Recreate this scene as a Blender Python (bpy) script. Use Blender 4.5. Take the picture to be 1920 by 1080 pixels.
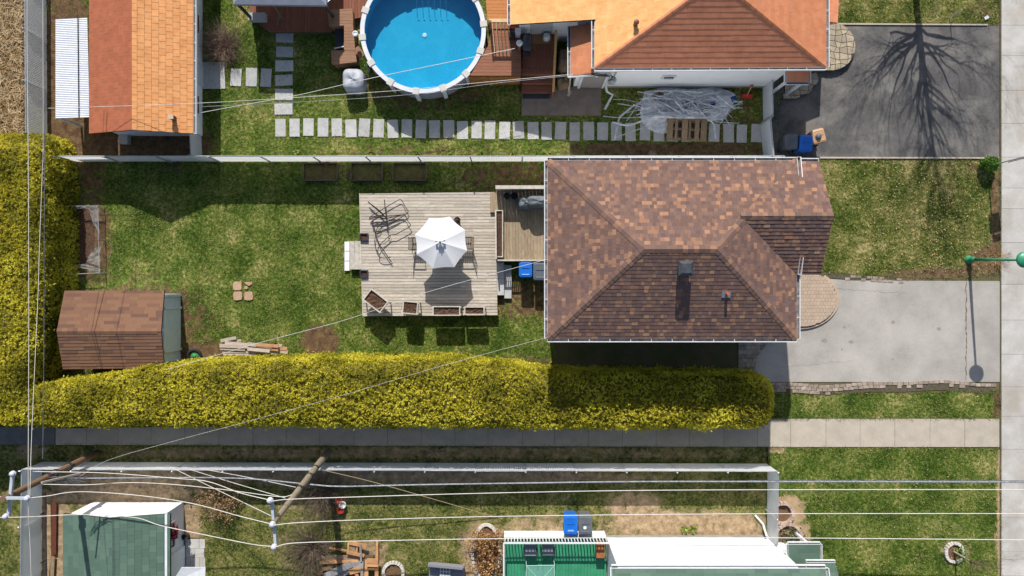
import bpy, bmesh, math, random
import numpy as np
from mathutils import Vector, Matrix, noise as mnoise

for _o in list(bpy.data.objects):
    bpy.data.objects.remove(_o, do_unlink=True)
SC = bpy.context.scene
COL = SC.collection
R = random.Random(7)
NPR = np.random.default_rng(11)

# ------------------------------------------------------------------ camera, sky, sun, exposure
CAM_H = 32.0                 # drone height in metres
FPX = 1331.2                 # focal length in 1920-wide picture units
S = FPX / CAM_H              # ground: 41.6 survey units per metre
cd = bpy.data.cameras.new('camera')
cd.sensor_width = 36.0
cd.lens = 36.0 * FPX / 1920.0
cd.clip_start = 0.5
cd.clip_end = 2000
cam = bpy.data.objects.new('camera', cd)
COL.objects.link(cam)
cam.location = (0, 0, CAM_H)
cam.rotation_euler = (0, 0, 0)
SC.camera = cam

SUN_TO = Vector((-0.09, 1.0, 0.732)).normalized()
ELEV = math.asin(SUN_TO.z)
w = bpy.data.worlds.new('World')
SC.world = w
w.use_nodes = True
nt = w.node_tree
bg = nt.nodes['Background']
sky = nt.nodes.new('ShaderNodeTexSky')
sky.sky_type = 'NISHITA'
sky.sun_disc = False
sky.sun_elevation = ELEV
sky.sun_rotation = math.radians(-5)
sky.air_density = 1.0
sky.dust_density = 1.5
nt.links.new(sky.outputs[0], bg.inputs[0])
bg.inputs[1].default_value = 0.092
sd = bpy.data.lights.new('sun', 'SUN')
sd.energy = 4.5
sd.angle = math.radians(0.53)
sd.color = (1.0, 0.965, 0.91)
sun = bpy.data.objects.new('sun', sd)
COL.objects.link(sun)
sun.rotation_euler = (-SUN_TO).to_track_quat('-Z', 'Y').to_euler()
sun.location = SUN_TO * 60
SC.view_settings.view_transform = 'Standard'
SC.view_settings.look = 'None'
SC.view_settings.gamma = 1
SC.view_settings.exposure = 0.25
SC.render.engine = 'CYCLES'
SC.cycles.max_bounces = 6
SC.cycles.diffuse_bounces = 3
SC.cycles.transparent_max_bounces = 12

# ------------------------------------------------------------------ survey coordinates
def G(px, py, z=0.0):
    """plan point: survey grid (41.6 per metre, origin 960/540) -> metres"""
    return Vector(((px - 960) / S, -(py - 540) / S, z))

def W(px, py, z):
    """point at height z whose drone sighting is (px, py): its true place in metres"""
    q = (CAM_H - z) / FPX
    return Vector(((px - 960) * q, -(py - 540) * q, z))

def lin(c):
    r = []
    for u in c:
        u = u / 255.0
        r.append(u / 12.92 if u <= 0.04045 else ((u + 0.055) / 1.055) ** 2.4)
    return r

def A(r, g, b, k=0.87):
    """surface albedo from a tone measured in full sun"""
    l = lin((r, g, b))
    return tuple(min(0.86, x * k) for x in l) + (1.0,)

# ------------------------------------------------------------------ materials
MATS = {}
def mat(name, col, col2=None, scale=3.0, rough=0.85, bump=0.0, bscale=30.0, metal=0.0, spec=0.3,
        vary=0.0, ramp=None, stretch=None, lo=0.35, hi=0.65, col3=None, scale3=0.4, fine=0.0, trans=0.0, transl=0.0, mid=None):
    if name in MATS:
        return MATS[name]
    m = bpy.data.materials.new(name)
    m.use_nodes = True
    t = m.node_tree
    N, L = t.nodes, t.links
    b = N['Principled BSDF']
    b.inputs['Roughness'].default_value = rough
    b.inputs['Metallic'].default_value = metal
    b.inputs['Specular IOR Level'].default_value = spec
    geo = N.new('ShaderNodeNewGeometry')
    pos = geo.outputs['Position']
    if stretch:
        mp = N.new('ShaderNodeMapping')
        mp.inputs['Scale'].default_value = stretch
        L.new(pos, mp.inputs['Vector'])
        pos = mp.outputs[0]
    def noise(sc, det=5, rg=0.6):
        n = N.new('ShaderNodeTexNoise')
        n.inputs['Scale'].default_value = sc
        n.inputs['Detail'].default_value = det
        n.inputs['Roughness'].default_value = rg
        L.new(pos, n.inputs['Vector'])
        return n.outputs['Fac']
    def mrange(x, a, bb, c=0.0, d=1.0):
        n = N.new('ShaderNodeMapRange')
        n.inputs[1].default_value = a
        n.inputs[2].default_value = bb
        n.inputs[3].default_value = c
        n.inputs[4].default_value = d
        L.new(x, n.inputs[0])
        return n.outputs[0]
    def mix(f, a, bb, mode='MIX'):
        n = N.new('ShaderNodeMix')
        n.data_type = 'RGBA'
        n.blend_type = mode
        for s_, v in ((0, f), (6, a), (7, bb)):
            if hasattr(v, 'is_linked'):
                L.new(v, n.inputs[s_])
            else:
                n.inputs[s_].default_value = v
        return n.outputs[2]
    rnd = None
    if vary or ramp:
        oi = N.new('ShaderNodeObjectInfo')
        at = N.new('ShaderNodeAttribute')
        at.attribute_name = 'v'
        ad = N.new('ShaderNodeMath')
        ad.operation = 'ADD'
        L.new(oi.outputs['Random'], ad.inputs[0])
        L.new(at.outputs['Fac'], ad.inputs[1])
        fr = N.new('ShaderNodeMath')
        fr.operation = 'FRACT'
        L.new(ad.outputs[0], fr.inputs[0])
        rnd = fr.outputs[0]
    c = col
    if ramp:
        cr = N.new('ShaderNodeValToRGB')
        cr.color_ramp.interpolation = 'CONSTANT'
        e = cr.color_ramp.elements
        e[0].position, e[0].color = 0.0, ramp[0][1]
        e[1].position, e[1].color = ramp[1][0], ramp[1][1]
        for p_, cc in ramp[2:]:
            ne = e.new(p_)
            ne.color = cc
        L.new(rnd, cr.inputs[0])
        c = cr.outputs[0]
    if col2:
        c = mix(mrange(noise(scale), lo, hi), c, col2)
    if col3:
        c = mix(mrange(noise(scale3, 4), 0.45, 0.68), c, col3)
    if fine:
        g = mrange(noise(90 if not stretch else 25, 3, 0.7), 0.3, 0.7, 1 - fine, 1 + fine)
        cb = N.new('ShaderNodeCombineColor')
        for i in range(3):
            L.new(g, cb.inputs[i])
        c = mix(1.0, c, cb.outputs[0], 'MULTIPLY')
    if mid:
        g = mrange(noise(mid[0], 5, 0.7), 0.28, 0.72, 1 - mid[1], 1 + mid[1])
        cb = N.new('ShaderNodeCombineColor')
        for i in range(3):
            L.new(g, cb.inputs[i])
        c = mix(1.0, c, cb.outputs[0], 'MULTIPLY')
    if vary:
        g = mrange(rnd, 0, 1, 1 - vary, 1 + vary)
        cb = N.new('ShaderNodeCombineColor')
        for i in range(3):
            L.new(g, cb.inputs[i])
        c = mix(1.0, c, cb.outputs[0], 'MULTIPLY')
    if hasattr(c, 'is_linked'):
        L.new(c, b.inputs['Base Color'])
    else:
        b.inputs['Base Color'].default_value = c
    if bump:
        bn = N.new('ShaderNodeBump')
        bn.inputs['Strength'].default_value = 1.0
        bn.inputs['Distance'].default_value = bump
        L.new(noise(bscale, 4), bn.inputs['Height'])
        L.new(bn.outputs[0], b.inputs['Normal'])
    if transl:
        tl = N.new('ShaderNodeBsdfTranslucent')
        if hasattr(c, 'is_linked'):
            L.new(c, tl.inputs['Color'])
        else:
            tl.inputs['Color'].default_value = c
        mt = N.new('ShaderNodeMixShader')
        mt.inputs[0].default_value = transl
        L.new(b.outputs[0], mt.inputs[1])
        L.new(tl.outputs[0], mt.inputs[2])
        L.new(mt.outputs[0], N['Material Output'].inputs[0])
    if trans:
        out = N['Material Output']
        tb = N.new('ShaderNodeBsdfTransparent')
        ms = N.new('ShaderNodeMixShader')
        ms.inputs[0].default_value = trans
        L.new(b.outputs[0], ms.inputs[1])
        L.new(tb.outputs[0], ms.inputs[2])
        L.new(ms.outputs[0], out.inputs[0])
    MATS[name] = m
    return m

def leafmat(name, cols, trans=0.25, rough=0.6, scale=1.2, vw=0.55, nw=1.6):
    """foliage: tone per leaf (attribute v) and per patch (noise), a little light passing through"""
    if name in MATS:
        return MATS[name]
    m = bpy.data.materials.new(name)
    m.use_nodes = True
    t = m.node_tree
    N, L = t.nodes, t.links
    b = N['Principled BSDF']
    b.inputs['Roughness'].default_value = rough
    b.inputs['Specular IOR Level'].default_value = 0.2
    at = N.new('ShaderNodeAttribute')
    at.attribute_name = 'v'
    geo = N.new('ShaderNodeNewGeometry')
    n = N.new('ShaderNodeTexNoise')
    n.inputs['Scale'].default_value = scale
    n.inputs['Detail'].default_value = 5
    L.new(geo.outputs['Position'], n.inputs['Vector'])
    ad = N.new('ShaderNodeMath')
    ad.operation = 'MULTIPLY_ADD'
    L.new(n.outputs['Fac'], ad.inputs[0])
    ad.inputs[1].default_value = nw
    sb = N.new('ShaderNodeMath')
    sb.operation = 'MULTIPLY_ADD'
    L.new(at.outputs['Fac'], sb.inputs[0])
    sb.inputs[1].default_value = vw
    sb.inputs[2].default_value = 0.5 - 0.5 * nw - 0.5 * vw
    L.new(sb.outputs[0], ad.inputs[2])
    cr = N.new('ShaderNodeValToRGB')
    e = cr.color_ramp.elements
    k = len(cols)
    e[0].position, e[0].color = 0.12, cols[0]
    e[1].position, e[1].color = 0.88, cols[-1]
    for i in range(1, k - 1):
        ne = e.new(0.12 + 0.76 * i / (k - 1))
        ne.color = cols[i]
    L.new(ad.outputs[0], cr.inputs[0])
    L.new(cr.outputs[0], b.inputs['Base Color'])
    if trans:
        tr = N.new('ShaderNodeBsdfTranslucent')
        L.new(cr.outputs[0], tr.inputs['Color'])
        ms = N.new('ShaderNodeMixShader')
        ms.inputs[0].default_value = trans
        L.new(b.outputs[0], ms.inputs[1])
        L.new(tr.outputs[0], ms.inputs[2])
        L.new(ms.outputs[0], N['Material Output'].inputs[0])
    MATS[name] = m
    return m

# ------------------------------------------------------------------ mesh builders
def root_loc(o):
    v = Vector((0, 0, 0))
    while o is not None:
        v = v + o.location
        o = o.parent
    return v

class MB:
    def __init__(s):
        s.v, s.f, s.m, s.a = [], [], [], []
    def add(s, vs, fs, mi=0, a=0.0):
        o = len(s.v)
        s.v.extend([tuple(x) for x in vs])
        for f in fs:
            s.f.append(tuple(o + i for i in f))
            s.m.append(mi)
            s.a.append(a)
        return s
    def poly(s, pts, mi=0, a=0.0):
        return s.add(pts, [tuple(range(len(pts)))], mi, a)
    def slab(s, pts, d, mi=0, a=0.0, bottom=True):
        """extrude a top polygon (counter-clockwise from above) along d"""
        n = len(pts)
        d = Vector(d)
        top = [Vector(p) for p in pts]
        fs = [tuple(range(n))]
        fs += [(i, i + n, (i + 1) % n + n, (i + 1) % n) for i in range(n)]
        if bottom:
            fs.append(tuple(range(2 * n - 1, n - 1, -1)))
        return s.add(top + [p + d for p in top], fs, mi, a)
    def box(s, c, size, rz=0.0, mi=0, a=0.0):
        """box standing on c (centre of its base)"""
        c = Vector(c)
        x, y, z = size[0] / 2, size[1] / 2, size[2]
        ca, sa = math.cos(rz), math.sin(rz)
        def q(i, j, k):
            return c + Vector((i * ca - j * sa, i * sa + j * ca, k))
        vs = [q(-x, -y, 0), q(x, -y, 0), q(x, y, 0), q(-x, y, 0), q(-x, -y, z), q(x, -y, z), q(x, y, z), q(-x, y, z)]
        return s.add(vs, [(3, 2, 1, 0), (4, 5, 6, 7), (0, 1, 5, 4), (1, 2, 6, 5), (2, 3, 7, 6), (3, 0, 4, 7)], mi, a)
    def beam(s, p, q, w_, h_, mi=0, a=0.0, up=None):
        p, q = Vector(p), Vector(q)
        d = (q - p).normalized()
        up = Vector(up) if up is not None else (Vector((0, 0, 1)) if abs(d.z) < 0.95 else Vector((0, 1, 0)))
        sx = d.cross(up).normalized() * (w_ / 2)
        sy = sx.cross(d).normalized() * (h_ / 2)
        vs = [p - sx - sy, p + sx - sy, p + sx + sy, p - sx + sy, q - sx - sy, q + sx - sy, q + sx + sy, q - sx + sy]
        return s.add(vs, [(0, 1, 2, 3), (7, 6, 5, 4), (0, 4, 5, 1), (1, 5, 6, 2), (2, 6, 7, 3), (3, 7, 4, 0)], mi, a)
    def tube(s, pts, r, n=6, mi=0, a=0.0, cap=True):
        pts = [Vector(p) for p in pts]
        k = len(pts)
        rs = r if isinstance(r, (list, tuple)) else [r] * k
        vs, fs = [], []
        ref = None
        for i, p in enumerate(pts):
            d = (pts[min(i + 1, k - 1)] - pts[max(i - 1, 0)])
            d = d.normalized() if d.length > 1e-9 else Vector((0, 0, 1))
            if ref is None:
                ref = Vector((0, 0, 1)) if abs(d.z) < 0.9 else Vector((1, 0, 0))
            u = d.cross(ref)
            if u.length < 1e-4:
                u = d.orthogonal()
            u.normalize()
            v2 = u.cross(d).normalized()
            ref = v2
            for j in range(n):
                t = 2 * math.pi * j / n
                vs.append(p + u * (math.cos(t) * rs[i]) + v2 * (math.sin(t) * rs[i]))
        for i in range(k - 1):
            for j in range(n):
                j2 = (j + 1) % n
                fs.append((i * n + j, i * n + j2, (i + 1) * n + j2, (i + 1) * n + j))
        if cap:
            fs.append(tuple(range(n - 1, -1, -1)))
            fs.append(tuple((k - 1) * n + j for j in range(n)))
        return s.add(vs, fs, mi, a)
    def lathe(s, c, prof, n=16, mi=0, a=0.0, axis=None):
        """prof: list of (radius, height)"""
        c = Vector(c)
        M = Matrix.Identity(3) if axis is None else Vector((0, 0, 1)).rotation_difference(Vector(axis)).to_matrix()
        vs, fs = [], []
        k = len(prof)
        for r_, h_ in prof:
            for j in range(n):
                t = 2 * math.pi * j / n
                vs.append(c + M @ Vector((r_ * math.cos(t), r_ * math.sin(t), h_)))
        for i in range(k - 1):
            for j in range(n):
                j2 = (j + 1) % n
                fs.append((i * n + j, i * n + j2, (i + 1) * n + j2, (i + 1) * n + j))
        fs.append(tuple(range(n - 1, -1, -1)))
        fs.append(tuple((k - 1) * n + j for j in range(n)))
        return s.add(vs, fs, mi, a)

def link(o, parent=None):
    COL.objects.link(o)
    if parent is not None:
        o.parent = parent
    return o

def mesh_from(name, vs, fs, mi, att, mats, off=None):
    me = bpy.data.meshes.new(name)
    if off is not None:
        ox, oy, oz = off
        vs = [(x - ox, y - oy, z - oz) for x, y, z in vs]
    me.from_pydata(vs, [], fs)
    for m in mats:
        me.materials.append(m)
    if len(mats) > 1:
        me.polygons.foreach_set('material_index', mi)
    if att and any(att):
        at = me.attributes.new('v', 'FLOAT', 'FACE')
        at.data.foreach_set('value', att)
    me.update()
    return me

def obj(name, mb, mats, parent=None, smooth=False):
    """one mesh object; points given in world metres; a top-level one gets its origin at its base"""
    if not isinstance(mats, (list, tuple)):
        mats = [mats]
    if parent is not None:
        off = root_loc(parent)
    else:
        xs = [v[0] for v in mb.v]; ys = [v[1] for v in mb.v]; zs = [v[2] for v in mb.v]
        off = Vector(((min(xs) + max(xs)) / 2, (min(ys) + max(ys)) / 2, min(zs)))
    me = mesh_from(name, mb.v, mb.f, mb.m, mb.a, mats, off)
    if smooth:
        me.polygons.foreach_set('use_smooth', [True] * len(me.polygons))
    o = bpy.data.objects.new(name, me)
    link(o, parent)
    if parent is None:
        o.location = off
    return o

def piece(name, me, parent, M):
    """a copy of a shared piece placed at world matrix M under parent"""
    o = bpy.data.objects.new(name, me)
    link(o, parent)
    M = M.copy()
    M.translation = M.translation - root_loc(parent)
    o.matrix_local = M
    return o

def tag(o, label=None, cat=None, group=None, kind=None):
    if label: o['label'] = label
    if cat: o['category'] = cat
    if group: o['group'] = group
    if kind: o['kind'] = kind
    return o

def thing(name, label, cat, loc, group=None):
    o = bpy.data.objects.new(name, None)
    o.empty_display_size = 0.2
    COL.objects.link(o)
    o.location = Vector(loc)
    return tag(o, label, cat, group)

def struct(name, mb, mats, parent=None):
    o = obj(name, mb, mats, parent)
    if parent is None:
        o['kind'] = 'structure'
    return o

def clip2(poly, inside, inter):
    out = []
    n = len(poly)
    for i in range(n):
        p, q = poly[i], poly[(i + 1) % n]
        a, b = inside(p), inside(q)
        if a:
            out.append(p)
        if a != b:
            out.append(inter(p, q))
    return out

def clip_convex(sub, clipper):
    """clip polygon sub (2D tuples) to convex counter-clockwise clipper"""
    out = sub
    n = len(clipper)
    for i in range(n):
        ax, ay = clipper[i]
        bx, by = clipper[(i + 1) % n]
        def d(p):
            return (bx - ax) * (p[1] - ay) - (by - ay) * (p[0] - ax)
        def it(p, q):
            dp, dq = d(p), d(q)
            t = dp / (dp - dq)
            return (p[0] + (q[0] - p[0]) * t, p[1] + (q[1] - p[1]) * t)
        out = clip2(out, lambda p: d(p) >= -1e-9, it)
        if len(out) < 3:
            return []
    return out

def area2(p):
    return 0.5 * sum(p[i][0] * p[(i + 1) % len(p)][1] - p[(i + 1) % len(p)][0] * p[i][1] for i in range(len(p)))

def ccw(p):
    return p if area2([(q[0], q[1]) for q in p]) > 0 else list(reversed(p))

def inpoly(x, y, p):
    c = False
    n = len(p)
    j = n - 1
    for i in range(n):
        if (p[i][1] > y) != (p[j][1] > y) and x < (p[j][0] - p[i][0]) * (y - p[i][1]) / (p[j][1] - p[i][1]) + p[i][0]:
            c = not c
        j = i
    return c

def quads_mesh(name, P, U, V, att, mat_, parent=None, kind=None):
    """many leaf faces at once: centres P, half axes U and V (n,3 arrays); a rhombus each"""
    n = len(P)
    off = np.array(root_loc(parent)) if parent is not None else np.array([P[:, 0].mean(), P[:, 1].mean(), P[:, 2].min()])
    P = P - off
    vs = np.empty((n, 4, 3), dtype=np.float32)
    vs[:, 0] = P - U
    vs[:, 1] = P - 0.1 * U + V
    vs[:, 2] = P + U
    vs[:, 3] = P - 0.1 * U - V
    me = bpy.data.meshes.new(name)
    me.vertices.add(4 * n)
    me.vertices.foreach_set('co', vs.reshape(-1))
    me.loops.add(4 * n)
    me.loops.foreach_set('vertex_index', np.arange(4 * n, dtype=np.int32))
    me.polygons.add(n)
    me.polygons.foreach_set('loop_start', np.arange(0, 4 * n, 4, dtype=np.int32))
    me.polygons.foreach_set('loop_total', np.full(n, 4, dtype=np.int32))
    me.update(calc_edges=True)
    a = me.attributes.new('v', 'FLOAT', 'FACE')
    a.data.foreach_set('value', att.astype(np.float32))
    me.materials.append(mat_)
    o = bpy.data.objects.new(name, me)
    link(o, parent)
    if parent is None:
        o.location = off
    if kind:
        o['kind'] = kind
    return o

def randdirs(n):
    d = NPR.normal(size=(n, 3))
    return d / np.linalg.norm(d, axis=1, keepdims=True)

def smooth_path(pts, k=6):
    pts = [Vector(p) for p in pts]
    if len(pts) < 3:
        return [pts[0].lerp(pts[1], i / (k * 2)) for i in range(k * 2 + 1)]
    P = [pts[0] * 2 - pts[1]] + pts + [pts[-1] * 2 - pts[-2]]
    out = []
    for i in range(1, len(P) - 2):
        a, b, c, d = P[i - 1], P[i], P[i + 1], P[i + 2]
        for j in range(k):
            t = j / k
            out.append(0.5 * ((2 * b) + (c - a) * t + (2 * a - 5 * b + 4 * c - d) * t * t + (3 * b - a - 3 * c + d) * t ** 3))
    out.append(pts[-1])
    return out
# ------------------------------------------------------------------ ground, lawns, paving
def lawn_mat(name, cols, dirt, dirt2, sc=0.55):
    m = bpy.data.materials.new(name)
    m.use_nodes = True
    t = m.node_tree
    N, L = t.nodes, t.links
    b = N['Principled BSDF']
    b.inputs['Roughness'].default_value = 0.95
    b.inputs['Specular IOR Level'].default_value = 0.1
    geo = N.new('ShaderNodeNewGeometry')
    def noise(s_, d=6, r=0.65):
        n = N.new('ShaderNodeTexNoise')
        n.inputs['Scale'].default_value = s_
        n.inputs['Detail'].default_value = d
        n.inputs['Roughness'].default_value = r
        L.new(geo.outputs['Position'], n.inputs['Vector'])
        return n.outputs['Fac']
    def math_(op, a, bb, c=None):
        n = N.new('ShaderNodeMath')
        n.operation = op
        for i, v in enumerate((a, bb, c)):
            if v is None: continue
            if hasattr(v, 'is_linked'): L.new(v, n.inputs[i])
            else: n.inputs[i].default_value = v
        return n.outputs[0]
    f = math_('ADD', math_('MULTIPLY_ADD', noise(sc, 6, 0.7), 2.1, -1.05), math_('MULTIPLY_ADD', noise(7, 5, 0.75), 2.2, -0.66))
    cr = N.new('ShaderNodeValToRGB')
    e = cr.color_ramp.elements
    e[0].position, e[0].color = 0.1, cols[0]
    e[1].position, e[1].color = 0.9, cols[-1]
    for i in range(1, len(cols) - 1):
        ne = e.new(0.1 + 0.8 * i / (len(cols) - 1))
        ne.color = cols[i]
    L.new(f, cr.inputs[0])
    dn = N.new('ShaderNodeMix'); dn.data_type = 'RGBA'
    dmr = N.new('ShaderNodeMapRange'); dmr.inputs[1].default_value = 0.36; dmr.inputs[2].default_value = 0.66; L.new(noise(3.5, 7, 0.75), dmr.inputs[0]); L.new(dmr.outputs[0], dn.inputs[0]); dn.inputs[6].default_value = dirt; dn.inputs[7].default_value = dirt2
    at = N.new('ShaderNodeAttribute'); at.attribute_name = 'bare'
    k = math_('ADD', at.outputs['Fac'], math_('MULTIPLY_ADD', noise(2.6, 6, 0.75), 1.6, -0.8))
    mr = N.new('ShaderNodeMapRange'); mr.inputs[1].default_value = 0.36; mr.inputs[2].default_value = 0.62
    L.new(k, mr.inputs[0])
    mx = N.new('ShaderNodeMix'); mx.data_type = 'RGBA'
    L.new(mr.outputs[0], mx.inputs[0]); L.new(cr.outputs[0], mx.inputs[6]); L.new(dn.outputs[2], mx.inputs[7])
    L.new(mx.outputs[2], b.inputs['Base Color'])
    bn = N.new('ShaderNodeBump'); bn.inputs['Distance'].default_value = 0.03
    L.new(noise(28, 5, 0.8), bn.inputs['Height']); L.new(bn.outputs[0], b.inputs['Normal'])
    return m

GREEN = [A(54, 74, 24), A(78, 100, 34), A(104, 122, 50), A(144, 144, 78), A(190, 174, 118)]
DRYGREEN = [A(60, 70, 32), A(88, 96, 46), A(120, 120, 64), A(152, 142, 88), A(180, 166, 116)]
SOIL, SOIL2 = A(82, 62, 48), A(128, 104, 82)
SAND, SAND2 = A(208, 180, 142), A(128, 106, 82)
M_LAWN = lawn_mat('lawn_lush', GREEN, SOIL, A(140, 114, 82))
M_LAWN2 = lawn_mat('lawn_patchy', DRYGREEN, SAND, SAND2, 0.9)
M_LAWN3 = lawn_mat('lawn_front', [A(62, 76, 28), A(88, 100, 42), A(116, 120, 58), A(154, 144, 90), A(192, 174, 124)], SOIL, A(150, 128, 92), 0.8)
M_FIELD = mat('dry_field', A(176, 152, 112), A(118, 94, 64), scale=4, bump=0.05, bscale=20)
M_EARTH = mat('bare_earth', A(120, 104, 78), A(92, 96, 54), scale=1.2, bump=0.03, bscale=14)

mb = MB()
mb.poly([(-400, -400, 0), (400, -400, 0), (400, 400, 0), (-400, 400, 0)])
struct('ground', mb, M_EARTH)

TUFT_P, TUFT_A = [], []
def lawn(name, pts, mat_, spots=(), z=0.012, cell=0.3, dens=300, wob=0.0, lo=0.0):
    """a sheet of turf with worn spots (px centre, radii, strength) and blades standing on it"""
    P = [(G(x, y).x, G(x, y).y) for x, y in pts]
    P = ccw(P)
    sp = [((cx - 960) / S, -(cy - 540) / S, rx / S, ry / S, st) for cx, cy, rx, ry, st in spots]
    def bare(x, y):
        b_ = lo
        for cx, cy, rx, ry, st in sp:
            dx, dy = abs(x - cx) / rx, abs(y - cy) / ry
            d = (dx ** 2.5 + dy ** 2.5) ** 0.4
            b_ = max(b_, st * max(0.0, min(1.0, 1.7 - d)))
        return b_
    xs = [p[0] for p in P]; ys = [p[1] for p in P]
    x0, y0 = min(xs), min(ys)
    vid, vs, fs, br = {}, [], [], []
    def vert(x, y):
        k = (round(x, 4), round(y, 4))
        if k not in vid:
            vid[k] = len(vs)
            vs.append((x, y, z)); br.append(bare(x, y))
        return vid[k]
    ny = int((max(ys) - y0) / cell) + 1
    nx = int((max(xs) - x0) / cell) + 1
    for i in range(nx):
        for j in range(ny):
            a, b_ = x0 + i * cell, y0 + j * cell
            q = [(a, b_), (a + cell, b_), (a + cell, b_ + cell), (a, b_ + cell)]
            ins = [inpoly(u, v, P) for u, v in q]
            if all(ins):
                c = q
            else:
                c = clip_convex(P, q)
                if len(c) < 3 or abs(area2(c)) < 1e-4:
                    continue
            ids = []
            for u, v in c:
                k = vert(u, v)
                if not ids or (ids[-1] != k and k not in ids):
                    ids.append(k)
            if len(ids) >= 3:
                fs.append(tuple(ids))
    off = Vector((sum(xs) / len(xs), sum(ys) / len(ys), 0))
    me = mesh_from(name, vs, fs, None, None, [mat_], off)
    at = me.attributes.new('bare', 'FLOAT', 'POINT')
    at.data.foreach_set('value', br)
    o = bpy.data.objects.new(name, me)
    link(o); o.location = off
    o['kind'] = 'structure'
    ar = abs(area2(P))
    n = int(ar * dens)
    X = NPR.uniform(min(xs), max(xs), n * 2); Y = NPR.uniform(min(ys), max(ys), n * 2)
    k = 0
    for x, y in zip(X, Y):
        if k >= n: break
        if abs(x) > 24.5 or abs(y) > 14.5: continue
        if not inpoly(x, y, P): continue
        nb = bare(x, y) + (mnoise.noise(Vector((x * 2.6, y * 2.6, 0))) * 0.8)
        if nb > 0.42: continue
        TUFT_P.append((x, y, z)); TUFT_A.append(0)
        k += 1
    if dens:
        for (ax, ay), (bx, by) in zip(P, P[1:] + P[:1]):
            L_ = math.hypot(bx - ax, by - ay)
            for _ in range(int(L_ * 70)):
                t = R.random(); x = ax + (bx - ax) * t; y = ay + (by - ay) * t
                if abs(x) > 24 or abs(y) > 14: continue
                if mnoise.noise(Vector((x * 1.5, y * 1.5, 7))) < -0.25: continue
                TUFT_P.append((x + R.gauss(0, .035), y + R.gauss(0, .035), 0.03))
    return o

lawn('dry_field', [(-160, -160), (55, -160), (55, 300), (-160, 300)], M_FIELD, dens=0)
lawn('neighbour_lawn', [(85, -120), (1460, -120), (1460, 299), (85, 299)], M_LAWN,
     [(125, 150, 45, 160, 0.9), (270, 270, 110, 34, 0.95), (790, 281, 275, 8, 0.5), (1250, 280, 200, 12, 0.75), (600, 232, 90, 50, 0.18),
      (430, 205, 40, 60, 0.2), (1380, 215, 60, 60, 0.45), (800, 170, 130, 40, 0.5), (1170, 195, 40, 30, 0.1), (560, 110, 22, 50, 0.3)])
lawn('back_lawn', [(128, 299), (1040, 299), (1040, 696), (128, 696)], M_LAWN,
     [(172, 450, 34, 72, 0.75), (600, 643, 30, 28, 0.95), (800, 680, 300, 16, 0.5), (400, 662, 60, 18, 0.8), (680, 322, 140, 22, 0.45), (170, 320, 30, 60, 0.6),
      (250, 615, 140, 90, 0.6), (1000, 640, 30, 80, 0.25), (655, 400, 25, 60, 0.3), (950, 330, 100, 30, 0.55), (980, 560, 60, 40, 0.6)])
lawn('front_lawn', [(1400, 299), (1874, 299), (1876, 480), (1868, 512), (1780, 522), (1690, 520), (1600, 514), (1530, 508), (1400, 508)], M_LAWN3,
     [(1868, 400, 8, 100, 0.8), (1780, 517, 110, 10, 0.9), (1850, 490, 34, 30, 0.7), (1700, 430, 90, 60, 0.22), (1835, 312, 20, 16, 0.5), (1680, 330, 60, 20, 0.25)], dens=320)
lawn('grass_strip', [(1380, 737), (1560, 735), (1700, 737), (1830, 731), (1872, 732), (1877, 784), (1380, 786)], M_LAWN,
     [(1600, 738, 200, 4, 0.5), (1872, 755, 7, 30, 0.8), (1800, 728, 70, 5, 0.7)])
lawn('side_verge', [(-120, 834), (107, 834), (1440, 838), (1440, 868), (75, 868), (75, 1180), (-120, 1180)], M_LAWN2,
     [(760, 850, 640, 12, 0.55), (35, 1000, 40, 150, 0.2), (60, 845, 30, 14, 0.6)])
lawn('lower_yard', [(77, 867), (1437, 867), (1437, 1180), (77, 1180)], M_LAWN2,
     [(230, 915, 135, 34, .82), (1290, 985, 150, 26, .78), (1190, 950, 50, 26, 0.7), (100, 1010, 30, 90, 0.9), (1030, 985, 90, 18, 0.6), (1380, 1000, 50, 12, 1.0),
      (360, 1000, 16, 70, 0.8), (700, 893, 500, 14, 0.75), (730, 990, 45, 25, 0.25), (905, 1040, 40, 60, 0.7), (700, 1040, 30, 30, 0.6), (1400, 925, 30, 12, 0.4), (575, 950, 70, 40, 0.4)], lo=0.05)
M_LAWN4 = lawn_mat('lawn_lush_sand', GREEN, SAND, A(170, 142, 108))
lawn('lower_front_lawn', [(1437, 839), (1874, 841), (1880, 1180), (1437, 1180)], M_LAWN4,
     [(1448, 842, 22, 6, 0.9), (1876, 960, 7, 120, 0.75), (1478, 958, 26, 24, 1.0), (1490, 1000, 26, 20, 0.9), (1840, 1010, 40, 20, 0.22), (1780, 985, 30, 20, 0.3), (1790, 1035, 28, 26, 0.5)])
lawn('upper_lawn', [(1540, -120), (1870, -120), (1872, 43), (1540, 43)], M_LAWN3, [(1820, 15, 70, 40, 0.35), (1640, 10, 40, 20, 0.25)], dens=320)

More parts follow.
